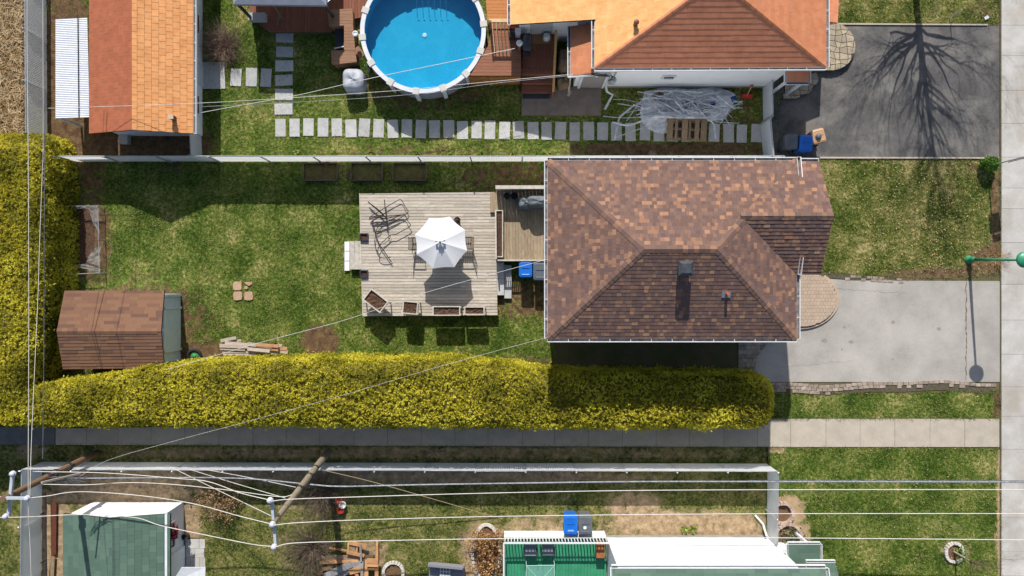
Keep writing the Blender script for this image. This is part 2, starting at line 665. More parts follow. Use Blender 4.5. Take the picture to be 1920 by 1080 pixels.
# grass blades, one mass
tp = np.array(TUFT_P)
n = len(tp)
ang = NPR.uniform(0, 2 * np.pi, n)
ln = NPR.uniform(0.024, 0.05, n)
tilt = NPR.uniform(0.25, 1.1, n)
U = np.stack([np.cos(ang) * np.cos(tilt), np.sin(ang) * np.cos(tilt), np.sin(tilt)], 1) * ln[:, None]
V = np.stack([-np.sin(ang), np.cos(ang), np.zeros(n)], 1) * NPR.uniform(0.006, 0.012, n)[:, None]
M_BLADE = leafmat('grass_blade', [A(58, 84, 26), A(88, 114, 38), A(118, 136, 58), A(150, 150, 82), A(178, 166, 110)], trans=0.2, scale=0.8, vw=0.9, nw=2.2)
o = quads_mesh('grass_blades', tp + U * 0.9, U, V, NPR.random(n), M_BLADE, kind='stuff')
tag(o, 'short patchy green and straw coloured grass blades on the lawns', 'grass', kind='stuff')

# dry reeds beyond the back fence
n = 5200
tp = np.stack([NPR.uniform(-24.2, G(46, 0).x, n), NPR.uniform(G(0, 262).y, 13.8, n), NPR.uniform(0.03, 0.25, n)], 1)
ang = NPR.uniform(0, 2 * np.pi, n)
U = np.stack([np.cos(ang), np.sin(ang), NPR.normal(0, 0.22, n)], 1) * NPR.uniform(0.12, 0.34, n)[:, None]
V = np.stack([-np.sin(ang), np.cos(ang), np.zeros(n)], 1) * NPR.uniform(0.008, 0.018, n)[:, None]
M_STRAW = leafmat('straw', [A(120, 92, 60), A(168, 138, 98), A(204, 178, 136), A(226, 204, 164)], trans=0.1, scale=3)
tag(quads_mesh('dry_reeds', tp, U, V, NPR.random(n), M_STRAW), 'flattened straw coloured dry reeds behind the tall back fence', 'reeds', kind='stuff')

# fallen leaves on the front lawn
n = 1500
lp = np.stack([NPR.triangular(G(1545, 0).x, G(1760, 0).x, G(1872, 0).x, n), NPR.uniform(G(0, 512).y, G(0, 302).y, n), NPR.uniform(0.05, 0.075, n)], 1)
l2 = 420
lp2 = np.stack([NPR.uniform(G(1450, 0).x, G(1872, 0).x, l2), NPR.uniform(G(0, 1080).y, G(0, 740).y, l2), NPR.uniform(0.05, 0.075, l2)], 1)
l3 = 120
lp3 = np.stack([NPR.uniform(G(1580, 0).x, G(1872, 0).x, l3), NPR.uniform(G(0, 42).y, G(0, -40).y, l3), NPR.uniform(0.05, 0.075, l3)], 1)
lp = np.concatenate([lp, lp2, lp3])
lp = lp[~((lp[:, 1] < G(0, 783).y) & (lp[:, 1] > G(0, 840).y))]
n = len(lp)
ang = NPR.uniform(0, 2 * np.pi, n)
U = np.stack([np.cos(ang), np.sin(ang), NPR.normal(0, 0.3, n)], 1) * NPR.uniform(0.016, 0.042, n)[:, None]
V = np.stack([-np.sin(ang), np.cos(ang), NPR.normal(0, 0.3, n)], 1) * NPR.uniform(0.012, 0.026, n)[:, None]
M_FALLEN = leafmat('fallen_leaf', [A(120, 90, 58), A(170, 138, 92), A(206, 180, 134), A(226, 206, 168)], trans=0.1, scale=5)
tag(quads_mesh('fallen_leaves', lp, U, V, NPR.random(n), M_FALLEN), 'small pale dead leaves scattered over the front lawns', 'leaves', kind='stuff')

# pavements
M_CONC = mat('pale_concrete', mid=(11, .06), col=A(196, 192, 184), col2=A(212, 208, 202), scale=1.4, bump=0.006, bscale=60, fine=0.06, vary=0.05, col3=A(182, 174, 162), scale3=0.5)
M_CONC2 = mat('path_concrete', mid=(11, .06), col=A(202, 190, 172), col2=A(188, 177, 160), scale=1.8, bump=0.006, bscale=60, fine=0.06, vary=0.05)
M_JOINT = mat('joint_dirt', A(110, 98, 82), A(80, 78, 56), scale=12)
M_ASPH = mat('dark_asphalt', A(88, 86, 86), A(112, 109, 106), mid=(9, .16), scale=1.1, bump=0.006, bscale=90, fine=0.22, col3=A(136, 131, 125), scale3=0.7, spec=0.2)
M_ASPH2 = mat('worn_grey_asphalt', mid=(10, .07), col=A(185, 179, 171), col2=A(169, 163, 155), scale=0.9, bump=0.005, bscale=90, fine=0.12, col3=A(199, 192, 183), scale3=0.35, spec=0.2)
M_ROAD = mat('road_asphalt', A(120, 118, 116), A(140, 137, 133), scale=2, bump=0.006, bscale=80, fine=0.15)

def sheet(name, pts, z, mat_, depth=0.05):
    mb = MB()
    P = ccw([G(x, y, z) for x, y in pts])
    mb.slab(P, (0, 0, -depth))
    return struct(name, mb, mat_)

def slabs(name, base_pts, quads, mats, z0=0.016, th=0.02, nm='slab', base_mat=None, shrink=0.006):
    """a pavement: bedding plus one object for each slab"""
    mb = MB()
    mb.slab(ccw([G(x, y, z0) for x, y in base_pts]), (0, 0, -0.03))
    root = struct(name, mb, base_mat or M_JOINT)
    for q in quads:
        P = ccw([G(x, y, z0 + th) for x, y in q])
        c = sum(P, Vector()) / len(P)
        dz = R.uniform(-0.003, 0.003)
        P = [p + (c - p).normalized() * shrink * 1.4 + Vector((0, 0, dz)) for p in P]
        b = MB(); b.slab(P, (0, 0, -th + 0.002))
        obj(nm, b, mats, root)
    return root

# street sidewalk on the right with its kerb and road
ys = [-130, -75, -15, 48, 105, 170, 232, 295, 353, 391, 455, 533, 600, 664, 725, 780, 842, 905, 969, 1033, 1048, 1110, 1170]
quads = [[(1876, a), (1946, a), (1946, b_), (1876, b_)] for a, b_ in zip(ys, ys[1:])]
slabs('sidewalk', [(1874, -135), (1947, -135), (1947, 1175), (1874, 1175)], quads, M_CONC, 0.03, 0.03)
mb = MB(); mb.slab(ccw([G(x, y, 0.06) for x, y in [(1948, -900), (1955, -900), (1955, 2000), (1948, 2000)]]), (0, 0, -0.1))
struct('kerb', mb, M_CONC)
sheet('road', [(1955.2, -900), (2330, -900), (2330, 2000), (1955.2, 2000)], 0.008, M_ROAD, 0.005)

# footpath between the gardens
xs = [105, 163, 222, 284, 347, 411, 475, 537, 600, 664, 727, 790, 853, 915, 980, 1040, 1103, 1167, 1230, 1292, 1357, 1420, 1482, 1548, 1612, 1677, 1743, 1808, 1873]
def pt_(x):
    return 803 - 18 * max(0, min(1, (x - 100) / 1380.0)), 834 + 4 * max(0, min(1, (x - 100) / 1380.0))
quads = [[(a, pt_(a)[0]), (b_, pt_(b_)[0]), (b_, pt_(b_)[1]), (a, pt_(a)[1])] for a, b_ in zip(xs, xs[1:])]
slabs('footpath', [(104, 802), (1480, 784), (1874, 784), (1874, 839), (1480, 839), (104, 835)], quads, M_CONC2)
sheet('asphalt_path', [(-160, 800), (103, 801), (103, 834), (-160, 833)], 0.022, M_ROAD, 0.02)

# driveways
sheet('neighbour_driveway', [(1448, 47), (1873, 49), (1873, 294), (1448, 294)], 0.022, M_ASPH)
mb = MB()
mb.slab(ccw([G(x, y, 0.07) for x, y in [(1560, 44), (1850, 46), (1850, 48.5), (1560, 47)]]), (0, 0, -0.08))
mb.slab(ccw([G(x, y, 0.07) for x, y in [(1536, 294.5), (1872, 295), (1872, 298), (1536, 297.5)]]), (0, 0, -0.08))
struct('driveway_edging', mb, M_CONC2)
sheet('main_driveway', [(1385, 636), (1500, 540), (1540, 522), (1600, 526), (1875, 527), (1875, 716), (1385, 716)], 0.022, M_ASPH2)
mb = MB()                                   # crack with moss across the driveway
pts = [(1811 + R.uniform(-1.2, 1.2), y) for y in range(528, 716, 5)]
for (a, b_), (c, d) in zip(pts, pts[1:]):
    w1 = R.uniform(0.3, 1.3)
    mb.poly([G(a - w1, b_, 0.027), G(c - w1, d, 0.027), G(c + w1, d, 0.027), G(a + w1, b_, 0.027)][::-1])
struct('driveway_crack', mb, mat('crack_moss', A(140, 128, 108), A(104, 92, 66), scale=14))

for k, (x0, y0, x1, y1) in enumerate(((1560, 541, 1700, 550), (1450, 690, 1600, 676))):
    mb = MB(); n = 26; pr = None
    for i in range(n + 1):
        t = i / n; x = x0 + (x1 - x0) * t + R.gauss(0, 1.2); y = y0 + (y1 - y0) * t + R.gauss(0, 1.2); w1 = R.uniform(.08, .28)
        if pr: mb.poly([G(pr[0], pr[1] + pr[2], .0262), G(x, y + w1, .0262), G(x, y - w1, .0262), G(pr[0], pr[1] - pr[2], .0262)])
        pr = (x, y, w1)
    struct('hairline_crack', mb, mat('crack_dark', A(146, 140, 134)))
for k in range(7):                          # old oil drips
    x, y, r_ = R.uniform(1500, 1780), R.uniform(560, 700), R.uniform(2, 6); mb = MB()
    mb.poly([G(x + r_ * math.cos(a) * R.uniform(.6, 1.2), y - r_ * .8 * math.sin(a) * R.uniform(.6, 1.2), .0258 + k * .0001) for a in [i * math.pi / 8 for i in range(16)]])
    struct('oil_stain', mb, mat('oil_stain', A(164, 158, 152), A(150, 144, 138), scale=9))
# block paving: front step apron (half round), shaded strip, edging courses
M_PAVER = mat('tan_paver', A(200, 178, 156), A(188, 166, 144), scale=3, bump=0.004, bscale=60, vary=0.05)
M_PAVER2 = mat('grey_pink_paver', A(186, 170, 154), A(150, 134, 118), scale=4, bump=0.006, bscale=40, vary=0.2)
def pavers(name, region, bw, bh, mat_, z=0.03, th=0.035, ang=0.0, nm='paver', maxn=300, off=0.5, gapw=0.006, jm=None):
    P = ccw([(G(x, y).x, G(x, y).y) for x, y in region])
    mb = MB(); mb.slab([Vector((x, y, z)) for x, y in P], (0, 0, -0.03))
    root = struct(name, mb, jm or M_JOINT)
    xs = [p[0] for p in P]; ys = [p[1] for p in P]
    rest = MB(); k = 0
    j = 0; y = min(ys)
    while y < max(ys):
        x = min(xs) - (bw * off if j % 2 else 0) - R.uniform(0, 0.02)
        while x < max(xs):
            g = gapw
            q = [(x + g, y + g), (x + bw - g, y + g), (x + bw - g, y + bh - g), (x + g, y + bh - g)]
            c = clip_convex(P, q)
            if len(c) >= 3 and abs(area2(c)) > 0.15 * bw * bh:
                t = th + R.uniform(-0.004, 0.004)
                top = [Vector((u, v, z + t)) for u, v in ccw(c)]
                if k < maxn:
                    b = MB(); b.slab(top, (0, 0, -t + 0.002), bottom=False); obj(nm, b, mat_, root); k += 1
                else:
                    rest.slab(top, (0, 0, -t + 0.002), a=R.random(), bottom=False)
            x += bw
        y += bh; j += 1
    if rest.f:
        tag(obj('paver_field', rest, mat_, root), kind='stuff')
    return root
ap = [(1408, 507)] + [(1500 + 66 * math.sin(t), 560 - 52 * math.cos(t)) for t in [math.radians(a) for a in range(28, 181, 12)]] + [(1408, 612)]
M_JTAN = mat('tan_joint', A(150, 132, 114))
pavers('front_step', ap, 0.16, 0.16, M_PAVER, z=0.12, th=0.05, gapw=0.003, jm=M_JTAN)
mb = MB()
rim = [(1498 + 74 * math.sin(t), 560 - 57 * math.cos(t)) for t in [math.radians(a) for a in range(40, 186, 8)]]
rin = [(1499 + 68 * math.sin(t), 560 - 53 * math.cos(t)) for t in [math.radians(a) for a in range(40, 186, 8)]]
rt = struct('step_edging', MB().slab(ccw([G(x, y, 0.03) for x, y in rim + rin[::-1]]), (0, 0, -0.02)), M_JOINT)
for i in range(len(rim) - 1):
    b = MB(); b.slab(ccw([G(*rim[i], 0.1), G(*rim[i + 1], 0.1), G(*rin[i + 1], 0.1), G(*rin[i], 0.1)]), (0, 0, -0.08))
    obj('paver', b, M_PAVER, rt)
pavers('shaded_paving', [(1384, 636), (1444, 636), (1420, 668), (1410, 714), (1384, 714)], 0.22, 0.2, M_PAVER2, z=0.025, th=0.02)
# two and three courses of edging blocks along the driveway, wandering a little
rt = None
base = MB()
def ey(x):
    return 717 + 3.2 * math.sin((x - 1440) / 62.0) - 1.5 * math.sin((x - 1440) / 23.0)
px = list(range(1384, 1872, 12))
base.slab(ccw([G(x, ey(x) - 1, 0.02) for x in px] + [G(x, ey(x) + 19, 0.02) for x in px[::-1]]), (0, 0, -0.015))
rt = struct('driveway_border', base, M_JOINT)
for row in range(3):
    x = 1384.0
    while x < 1868:
        wd = R.uniform(8.5, 11.5)
        keep = row == 0 or (row == 1 and (x < 1650 or R.random() < 0.35)) or (row == 2 and x < 1560 and R.random() < 0.8)
        if row == 0 and x > 1600 and R.random() < 0.12: keep = False
        if keep:
            y = ey(x) + row * 6.2 + R.uniform(-0.4, 0.4)
            zt = 0.05 + R.uniform(-0.008, 0.01)
            b = MB(); b.slab(ccw([G(x + 0.4, y, zt), G(x + wd - 0.4, y + R.uniform(-.3, .3), zt), G(x + wd - 0.4, y + 5.6, zt), G(x + 0.4, y + 5.6, zt)]), (0, 0, -0.05))
            obj('paver', b, M_PAVER2, rt)
        x += wd
base = MB()
base.slab(ccw([G(x, y, 0.02) for x, y in [(1556, 512), (1600, 514), (1690, 522), (1690, 528), (1600, 525), (1556, 521)]]), (0, 0, -0.015))
rt = struct('upper_driveway_border', base, M_JOINT)
for row in range(2):
    x = 1562.0
    while x < 1690:
        wd = R.uniform(9, 12)
        if R.random() < 0.75 - 0.3 * row:
            y = 514 + (x - 1562) * 0.06 + row * 5
            b = MB(); b.slab(ccw([G(x, y, 0.04), G(x + wd - 1, y, 0.04), G(x + wd - 1, y + 4.6, 0.04), G(x, y + 4.6, 0.04)]), (0, 0, -0.03))
            obj('paver', b, M_PAVER2, rt)
        x += wd

# stepping stones on the neighbour's lawn: one structure, one object for each stone
M_STONE = mat('stepping_stone', mid=(14, .06), col=A(186, 186, 184), col2=A(202, 200, 196), scale=3, bump=0.005, bscale=50, vary=0.1, fine=0.05)
mb = MB(); mb.slab(ccw([G(x, y, 0.016) for x, y in [(516, 221), (1420, 233), (1420, 268), (516, 256)]]), (0, 0, -0.01))
root = bpy.data.objects.new('stepping_stone_path', None); COL.objects.link(root); root['kind'] = 'structure'; root.location = G(960, 244)
def stone(cx, cy, wx, wy, par):
    a = math.radians(R.gauss(0, 1.6)); wx *= R.uniform(.95, 1.03); wy *= R.uniform(.95, 1.03); cx += R.gauss(0, .5); cy += R.gauss(0, .6); zt = 0.045 + R.uniform(-0.006, 0.006)
    c = G(cx, cy); hx, hy = wx / S / 2, wy / S / 2
    q = [(-hx, -hy), (0.1 * hx, -hy - R.uniform(-.01, .01)), (hx, -hy), (hx + R.uniform(-.01, .01), 0), (hx, hy), (0, hy + R.uniform(-.012, .012)), (-hx, hy)]
    P = [Vector((c.x + u * math.cos(a) - v * math.sin(a), c.y + u * math.sin(a) + v * math.cos(a), zt)) for u, v in q]
    b = MB(); b.slab(P, (0, 0, -0.045)); obj('stone', b, M_STONE, par)
for i in range(35):
    x = 527 + i * 26.2
    stone(x, 238.5 + (x - 527) / 870.0 * 11.5, 20, 34, root)
for i in range(6):
    stone(534.5 - i * 0.4, 70.5 + i * 26.6, 33, 20.5, root)
for i in range(3):
    stone(443 + i * 28.5, 145.5, 20, 34, root)
pavers('shed_door_slab', [(379, 117), (421, 117), (423, 167), (379, 167)], 1.3, 1.3, M_STONE, z=0.014, th=0.03, nm='slab')
sheet('patio_slab', [(978, 163), (1127, 163), (1127, 217), (978, 217)], 0.05, mat('brown_concrete', A(150, 136, 124), A(128, 116, 106), scale=2.2, fine=0.1))
# four square stones sunk in the back lawn, clipped by grass
root = bpy.data.objects.new('sunken_stones', None); COL.objects.link(root); root['kind'] = 'structure'; root.location = G(457, 545)
M_SQ = mat('pinkish_stone', A(202, 170, 142), A(186, 152, 122), scale=8, vary=0.08)
for cx, cy, tri in ((446, 536, 0), (466, 535, 1), (446.5, 554.5, 0), (467, 555, 0)):
    b = MB()
    c = G(cx, cy)
    if tri:
        for pp in ([(-8, -6), (-1, -6.5), (8, -6), (7, -2), (2, 1), (-4, -2)], [(-7, 2), (-2, 1), (0, 5), (-3, 7.5), (-7, 6)]):
            b.slab(ccw([c + Vector((u / S, -v / S, 0.07)) for u, v in pp]), (0, 0, -0.07))
    else:
        pp = [(8 * math.copysign(abs(math.cos(t)) ** .45, math.cos(t)) + R.uniform(-.5, .5), 8.2 * math.copysign(abs(math.sin(t)) ** .45, math.sin(t)) + R.uniform(-.5, .5)) for t in [k * math.pi / 8 + .05 for k in range(16)]]
        b.slab(ccw([c + Vector((u / S, -v / S, 0.07)) for u, v in pp]), (0, 0, -0.07))
    obj('stone', b, M_SQ, root)

# irregular flagstones at the neighbour's front door
M_FLAG = mat('flagstone', A(196, 180, 152), A(168, 156, 138), scale=3, bump=0.008, bscale=20, vary=0.16)
def crazy(name, region, cell, z, th):
    P = ccw([(G(x, y).x, G(x, y).y) for x, y in region])
    mb = MB(); mb.slab([Vector((x, y, z)) for x, y in P], (0, 0, -z))
    root = struct(name, mb, mat('dark_joint', A(96, 84, 70)))
    xs = [p[0] for p in P]; ys = [p[1] for p in P]
    nx, ny = int((max(xs) - min(xs)) / cell) + 2, int((max(ys) - min(ys)) / cell) + 2
    pt = {(i, j): (min(xs) + (i - .5) * cell + R.uniform(-.32, .32) * cell, min(ys) + (j - .5) * cell + R.uniform(-.32, .32) * cell) for i in range(nx + 1) for j in range(ny + 1)}
    for i in range(nx):
        for j in range(ny):
            q = [pt[i, j], pt[i + 1, j], pt[i + 1, j + 1], pt[i, j + 1]]
            if area2(q) < 0.01: continue
            cx = sum(u for u, v in q) / 4; cy = sum(v for u, v in q) / 4
            q = [(cx + (u - cx) * 0.9, cy + (v - cy) * 0.9) for u, v in q]
            if not all((q[k][0] - q[k - 1][0]) * (q[(k + 1) % 4][1] - q[k][1]) - (q[k][1] - q[k - 1][1]) * (q[(k + 1) % 4][0] - q[k][0]) > 0 for k in range(4)): continue
            c = clip_convex(P, q)
            if len(c) >= 3 and abs(area2(c)) > 0.012:
                b = MB(); b.slab([Vector((u, v, z + th + R.uniform(-.006, .006))) for u, v in ccw(c)], (0, 0, -th)); obj('flagstone', b, M_FLAG, root)
    return root
arc = [(1540, 46)] + [(1553 + 46 * math.sin(t), 90 - 45 * math.cos(t)) for t in [math.radians(a) for a in range(20, 190, 14)]] + [(1480, 140), (1480, 60)]
crazy('door_terrace', arc, 0.26, 0.22, 0.03)
crazy('lower_terrace', [(1470, 136), (1528, 136), (1533, 150), (1526, 165), (1512, 178), (1490, 186), (1462, 186), (1462, 176), (1500, 168), (1470, 150)][:7] + [(1470, 182)], 0.26, 0.1, 0.03)
# ------------------------------------------------------------------ buildings
M_WHITE = mat('white_siding', A(244, 246, 248, .93), A(238, 240, 243, .93), scale=2, rough=0.6, spec=0.4)
M_WHITEP = mat('white_paint_metal', A(240, 241, 243), A(226, 228, 230), scale=5, rough=0.4, spec=0.5)
M_GUTIN = mat('gutter_inside', A(150, 146, 142), A(96, 90, 84), scale=6)
M_FOUND = mat('foundation_concrete', A(165, 160, 152), A(140, 136, 130), scale=3, fine=0.08)
M_GLASS = mat('window_glass', (0.03, 0.04, 0.05, 1), rough=0.08, spec=0.8)
M_DARK = mat('dark_metal', A(62, 62, 66), A(44, 44, 48), scale=4, rough=0.5, spec=0.4)
M_BROWNM = mat('brown_metal', A(126, 72, 52), rough=0.5)
M_UNDER = mat('roof_felt', A(70, 54, 46))

def shingles(part, pts, course, wr, th, mat_, indiv, half=False, nm='shingle', gap=0.002):
    """cover a roof plane (pts: eave start, eave end, then round) with overlapping tabs; the largest stay objects"""
    p0, p1 = Vector(pts[0]), Vector(pts[1])
    u = (p1 - p0).normalized()
    nrm = Vector((0, 0, 0))
    for i in range(1, len(pts) - 1):
        nrm += (Vector(pts[i]) - p0).cross(Vector(pts[i + 1]) - p0)
    nrm.normalize()
    if nrm.z < 0: nrm = -nrm
    v = nrm.cross(u).normalized()
    if (Vector(pts[2]) - p0).dot(v) < 0:
        u = -u; v = nrm.cross(u).normalized()
    P = [((Vector(p) - p0).dot(u), (Vector(p) - p0).dot(v)) for p in pts]
    P = ccw(P)
    us = [p[0] for p in P]; vsx = [p[1] for p in P]
    rest, full = [], []
    y = min(vsx) - 0.03; j = 0
    while y < max(vsx):
        x = min(us) - R.uniform(0, wr[1]) if not half else min(us) - (wr[0] / 2 if j % 2 else 0)
        while x < max(us):
            ww = R.uniform(*wr)
            q = [(x + gap, y), (x + ww - gap, y), (x + ww - gap, y + course), (x + gap, y + course)]
            if all(inpoly(a, b, P) for a, b in q):
                full.append((x, y, ww))
            else:
                c = clip_convex(q, P)
                if len(c) >= 3 and abs(area2(c)) > 2e-4:
                    rest.append((y, ccw(c)))
            x += ww
        y += course; j += 1
    return dict(part=part, p0=p0, u=u, v=v, n=nrm, full=full, rest=rest, course=course, th=th, mat=mat_, nm=nm, gap=gap)

def finish_shingles(part, planes, indiv=300):
    """make the biggest whole tabs in view objects, join the others"""
    allf = []
    for k, d in enumerate(planes):
        for f in d['full']:
            c = d['p0'] + d['u'] * (f[0] + f[2] / 2) + d['v'] * (f[1] + d['course'] / 2)
            q = FPX / (CAM_H - c.z)
            inview = abs(c.x * q) < 955 and abs(c.y * q) < 535
            allf.append((0 if inview else 1, -f[2] * d['course'], R.random(), k, f))
    allf.sort(key=lambda t: t[:3])
    unit = {}
    stuffs = {}
    for i, (hid, _, _, k, f) in enumerate(allf):
        d = planes[k]
        x, y, ww = f
        t = d['th'] * R.uniform(0.75, 1.25)
        if i < indiv and not hid:
            if d['mat'].name not in unit:
                mbu = MB()
                mbu.add([(0, 0, 1), (1, 0, 1), (1, 1, 0.1), (0, 1, 0.1), (0, 0, 0), (1, 0, 0), (1, 1, 0), (0, 1, 0)],
                        [(0, 1, 2, 3), (0, 4, 5, 1), (1, 5, 6, 2), (3, 7, 4, 0)])
                unit[d['mat'].name] = mesh_from(d['nm'], mbu.v, mbu.f, None, None, [d['mat']])
            M = Matrix((( d['u'].x * (ww - 2 * d['gap']), d['v'].x * d['course'], d['n'].x * t, 0), (d['u'].y * (ww - 2 * d['gap']), d['v'].y * d['course'], d['n'].y * t, 0),
                        (d['u'].z * (ww - 2 * d['gap']), d['v'].z * d['course'], d['n'].z * t, 0), (0, 0, 0, 1)))
            M.translation = d['p0'] + d['u'] * (x + d['gap']) + d['v'] * y
            piece(d['nm'], unit[d['mat'].name], part, M)
        else:
            stuffs.setdefault(d['mat'].name, (d, MB()))
            b = stuffs[d['mat'].name][1]
            o_ = d['p0'] + d['u'] * (x + d['gap']) + d['v'] * y
            uu, vv, nn = d['u'] * (ww - 2 * d['gap']), d['v'] * d['course'], d['n'] * t
            b.add([o_ + nn, o_ + uu + nn, o_ + uu + vv + nn * .1, o_ + vv + nn * .1, o_, o_ + uu, o_ + uu + vv, o_ + vv],
                  [(0, 1, 2, 3), (0, 4, 5, 1), (1, 5, 6, 2), (3, 7, 4, 0)], a=R.random() + 0.001)
    for d in planes:
        stuffs.setdefault(d['mat'].name, (d, MB()))
        b = stuffs[d['mat'].name][1]
        for y, c in d['rest']:
            t = d['th'] * R.uniform(0.75, 1.25)
            top = [d['p0'] + d['u'] * a + d['v'] * bb + d['n'] * (t * (1 - 0.9 * (bb - y) / d['course'])) for a, bb in c]
            bot = [d['p0'] + d['u'] * a + d['v'] * bb for a, bb in c]
            n = len(c)
            b.add(top + bot, [tuple(range(n))] + [(i, i + n, (i + 1) % n + n, (i + 1) % n) for i in range(n)], a=R.random() + 0.001)
    for nm, (d, b) in stuffs.items():
        if b.f:
            tag(obj(d['nm'] + '_field', b, d['mat'], part), kind='stuff')

def caps(part, p, q, n1, n2, mat_, step=0.2, wid=0.15, th=0.01, nm='ridge_cap'):
    """bent cap shingles along a hip or ridge from p (low) to q (high); n1, n2 the two slopes' normals"""
    p, q = Vector(p), Vector(q)
    d = (q - p).normalized()
    def side(n_):
        s_ = d.cross(n_).normalized()
        return s_ if s_.x * n_.x + s_.y * n_.y > 0 else -s_
    s1, s2 = side(n1), side(n2)
    up = (n1 + n2).normalized()
    n = int((q - p).length / step)
    mbu = MB()
    w_, L_ = wid, step * 1.15
    a0, a1 = up * (th * 2.2), up * (th * 1.0) + d * L_
    for s_ in (1, -1):
        sd = s1 if s_ > 0 else s2
        e = sd * w_
        vs = [a0, a0 + e, a1 + e, a1, a0 - up * th, a0 + e - up * th, a1 + e - up * th, a1 - up * th]
        fs = [(0, 1, 2, 3), (0, 4, 5, 1), (1, 5, 6, 2)]
        mbu.add(vs, fs)
    me = mesh_from(nm, mbu.v, mbu.f, None, None, [mat_])
    for i in range(n):
        M = Matrix.Translation(p + d * (i * step) + Vector((0, 0, R.uniform(0, 0.004))))
        piece(nm, me, part, M)

def gutter(part, p, q, out, w_=0.12, h_=0.1, nm='gutter', hang=True):
    """open white channel along an eave from p to q; out: horizontal direction away from the wall"""
    p, q, out = Vector(p), Vector(q), Vector(out).normalized()
    mb = MB()
    dz = Vector((0, 0, 1))
    mb.beam(p + out * w_ - dz * h_ / 2, q + out * w_ - dz * h_ / 2, 0.03, h_ + 0.02, 0)
    mb.beam(p + out * w_ / 2 - dz * h_, q + out * w_ / 2 - dz * h_, w_, 0.012, 1)
    mb.beam(p - dz * h_ / 2 + out * 0.004, q - dz * h_ / 2 + out * 0.004, 0.012, h_, 0)
    L_ = (q - p).length
    k = int(L_ / 0.75)
    for i in range(1, k):
        c = p.lerp(q, i / k)
        mb.beam(c - dz * 0.012, c + out * w_ - dz * 0.012, 0.022, 0.01, 0)
    for e, s_ in ((p, -1), (q, 1)):
        d = (q - p).normalized() * s_
        mb.beam(e + d * 0.006 - dz * h_ / 2, e + d * 0.006 + out * w_ - dz * h_ / 2, 0.012, h_, 0)
    return obj(nm, mb, [M_WHITEP, M_GUTIN], part)

def window(part, c, out, w_, h_, nm='window'):
    """frame and pane set on a wall at c (centre), out = wall normal"""
    c, out = Vector(c), Vector(out).normalized()
    sx = out.cross(Vector((0, 0, 1))).normalized()
    mb = MB()
    up = Vector((0, 0, 1))
    t = 0.06
    for s_ in (-1, 1):
        mb.beam(c + sx * s_ * (w_ / 2) - up * h_ / 2 + out * .03, c + sx * s_ * (w_ / 2) + up * h_ / 2 + out * .03, t, t, up=out)
        mb.beam(c + up * s_ * (h_ / 2) - sx * (w_ / 2 + t / 2) + out * .032, c + up * s_ * (h_ / 2) + sx * (w_ / 2 + t / 2) + out * .032, t, t)
    f = obj(nm, mb, M_WHITEP, part)
    g = MB()
    g.poly([c - sx * w_ / 2 - up * h_ / 2 + out * .012, c + sx * w_ / 2 - up * h_ / 2 + out * .012, c + sx * w_ / 2 + up * h_ / 2 + out * .012, c - sx * w_ / 2 + up * h_ / 2 + out * .012][::-1])
    obj('pane', g, M_GLASS, f)
    return f

def walls(part_of, x0, x1, y0, y1, z0, z1, mat_, nm='wall'):
    mb = MB()
    a, b = G(x0, y0), G(x1, y1)
    mb.box(((a.x + b.x) / 2, (a.y + b.y) / 2, z0), (abs(b.x - a.x), abs(b.y - a.y), z1 - z0))
    return obj(nm, mb, mat_, part_of)

def normal3(a, b, c):
    n = (Vector(b) - Vector(a)).cross(Vector(c) - Vector(a)).normalized()
    return n if n.z > 0 else -n

# ---- main house: brown hip roof with a front gable
BR = [(0, A(121, 96, 87)), (0.2, A(128, 101, 91)), (0.4, A(133, 105, 94)), (0.54, A(115, 92, 87)), (0.66, A(143, 111, 95)), (0.78, A(158, 120, 98)), (0.88, A(173, 132, 106)), (0.94, A(122, 101, 97))]
M_SH = mat('brown_shingle', None, ramp=BR, mid=(3, .1), bump=0.002, bscale=150, fine=0.16, rough=0.95, spec=0.15)
M_CAP = mat('brown_cap', None, ramp=[(0, A(122, 98, 88)), (0.3, A(140, 110, 95)), (0.55, A(128, 102, 92)), (0.8, A(158, 122, 100)), (0.92, A(114, 93, 86))], fine=0.14, rough=0.95, spec=0.15)
ZE, ZR = 4.8, 6.2
e_tl, e_tr = W(1027, 301, ZE), W(1494, 301, ZE)
e_bl, e_br = W(1027, 635, ZE), W(1494, 635, ZE)
rl, rr = W(1208, 467, ZR), W(1345, 467, ZR)
house = thing('brown_roof_house', 'house with brown shingle hip roof, white gutters and a front gable', 'house', G(1215, 480))
wl = walls(house, 1028, 1403, 348, 610, 0.5, 4.7, M_WHITE)
walls(house, 1027, 1404, 347, 611, -0.05, 0.5, M_FOUND, 'foundation')
mbr = MB()
for pl in ((e_tl, e_tr, rr, rl), (e_bl, e_br, rr, rl)[::-1], (e_tl, rl, e_bl), (e_br, rr, e_tr)):
    mbr.poly([p - Vector((0, 0, .012)) for p in pl])
roof = obj('roof', mbr, M_UNDER, house)
sf = MB()
sf.slab([e_bl - Vector((0, 0, .02)), e_br - Vector((0, 0, .02)), e_tr - Vector((0, 0, .02)), e_tl - Vector((0, 0, .02))], (0, 0, -0.12))
obj('soffit', sf, M_WHITEP, house)
g_r = W(1410, 405, 5.75); g_rt = W(1562, 405, 5.75)      # gable ridge
g_tl, g_tr = W(1486, 303, 4.82), W(1535, 303, 4.82)
g_bl, g_br = W(1500, 515, 4.75), W(1538, 515, 4.75)
g_r = Vector((g_r.x - 0.25, g_rt.y, 5.75))
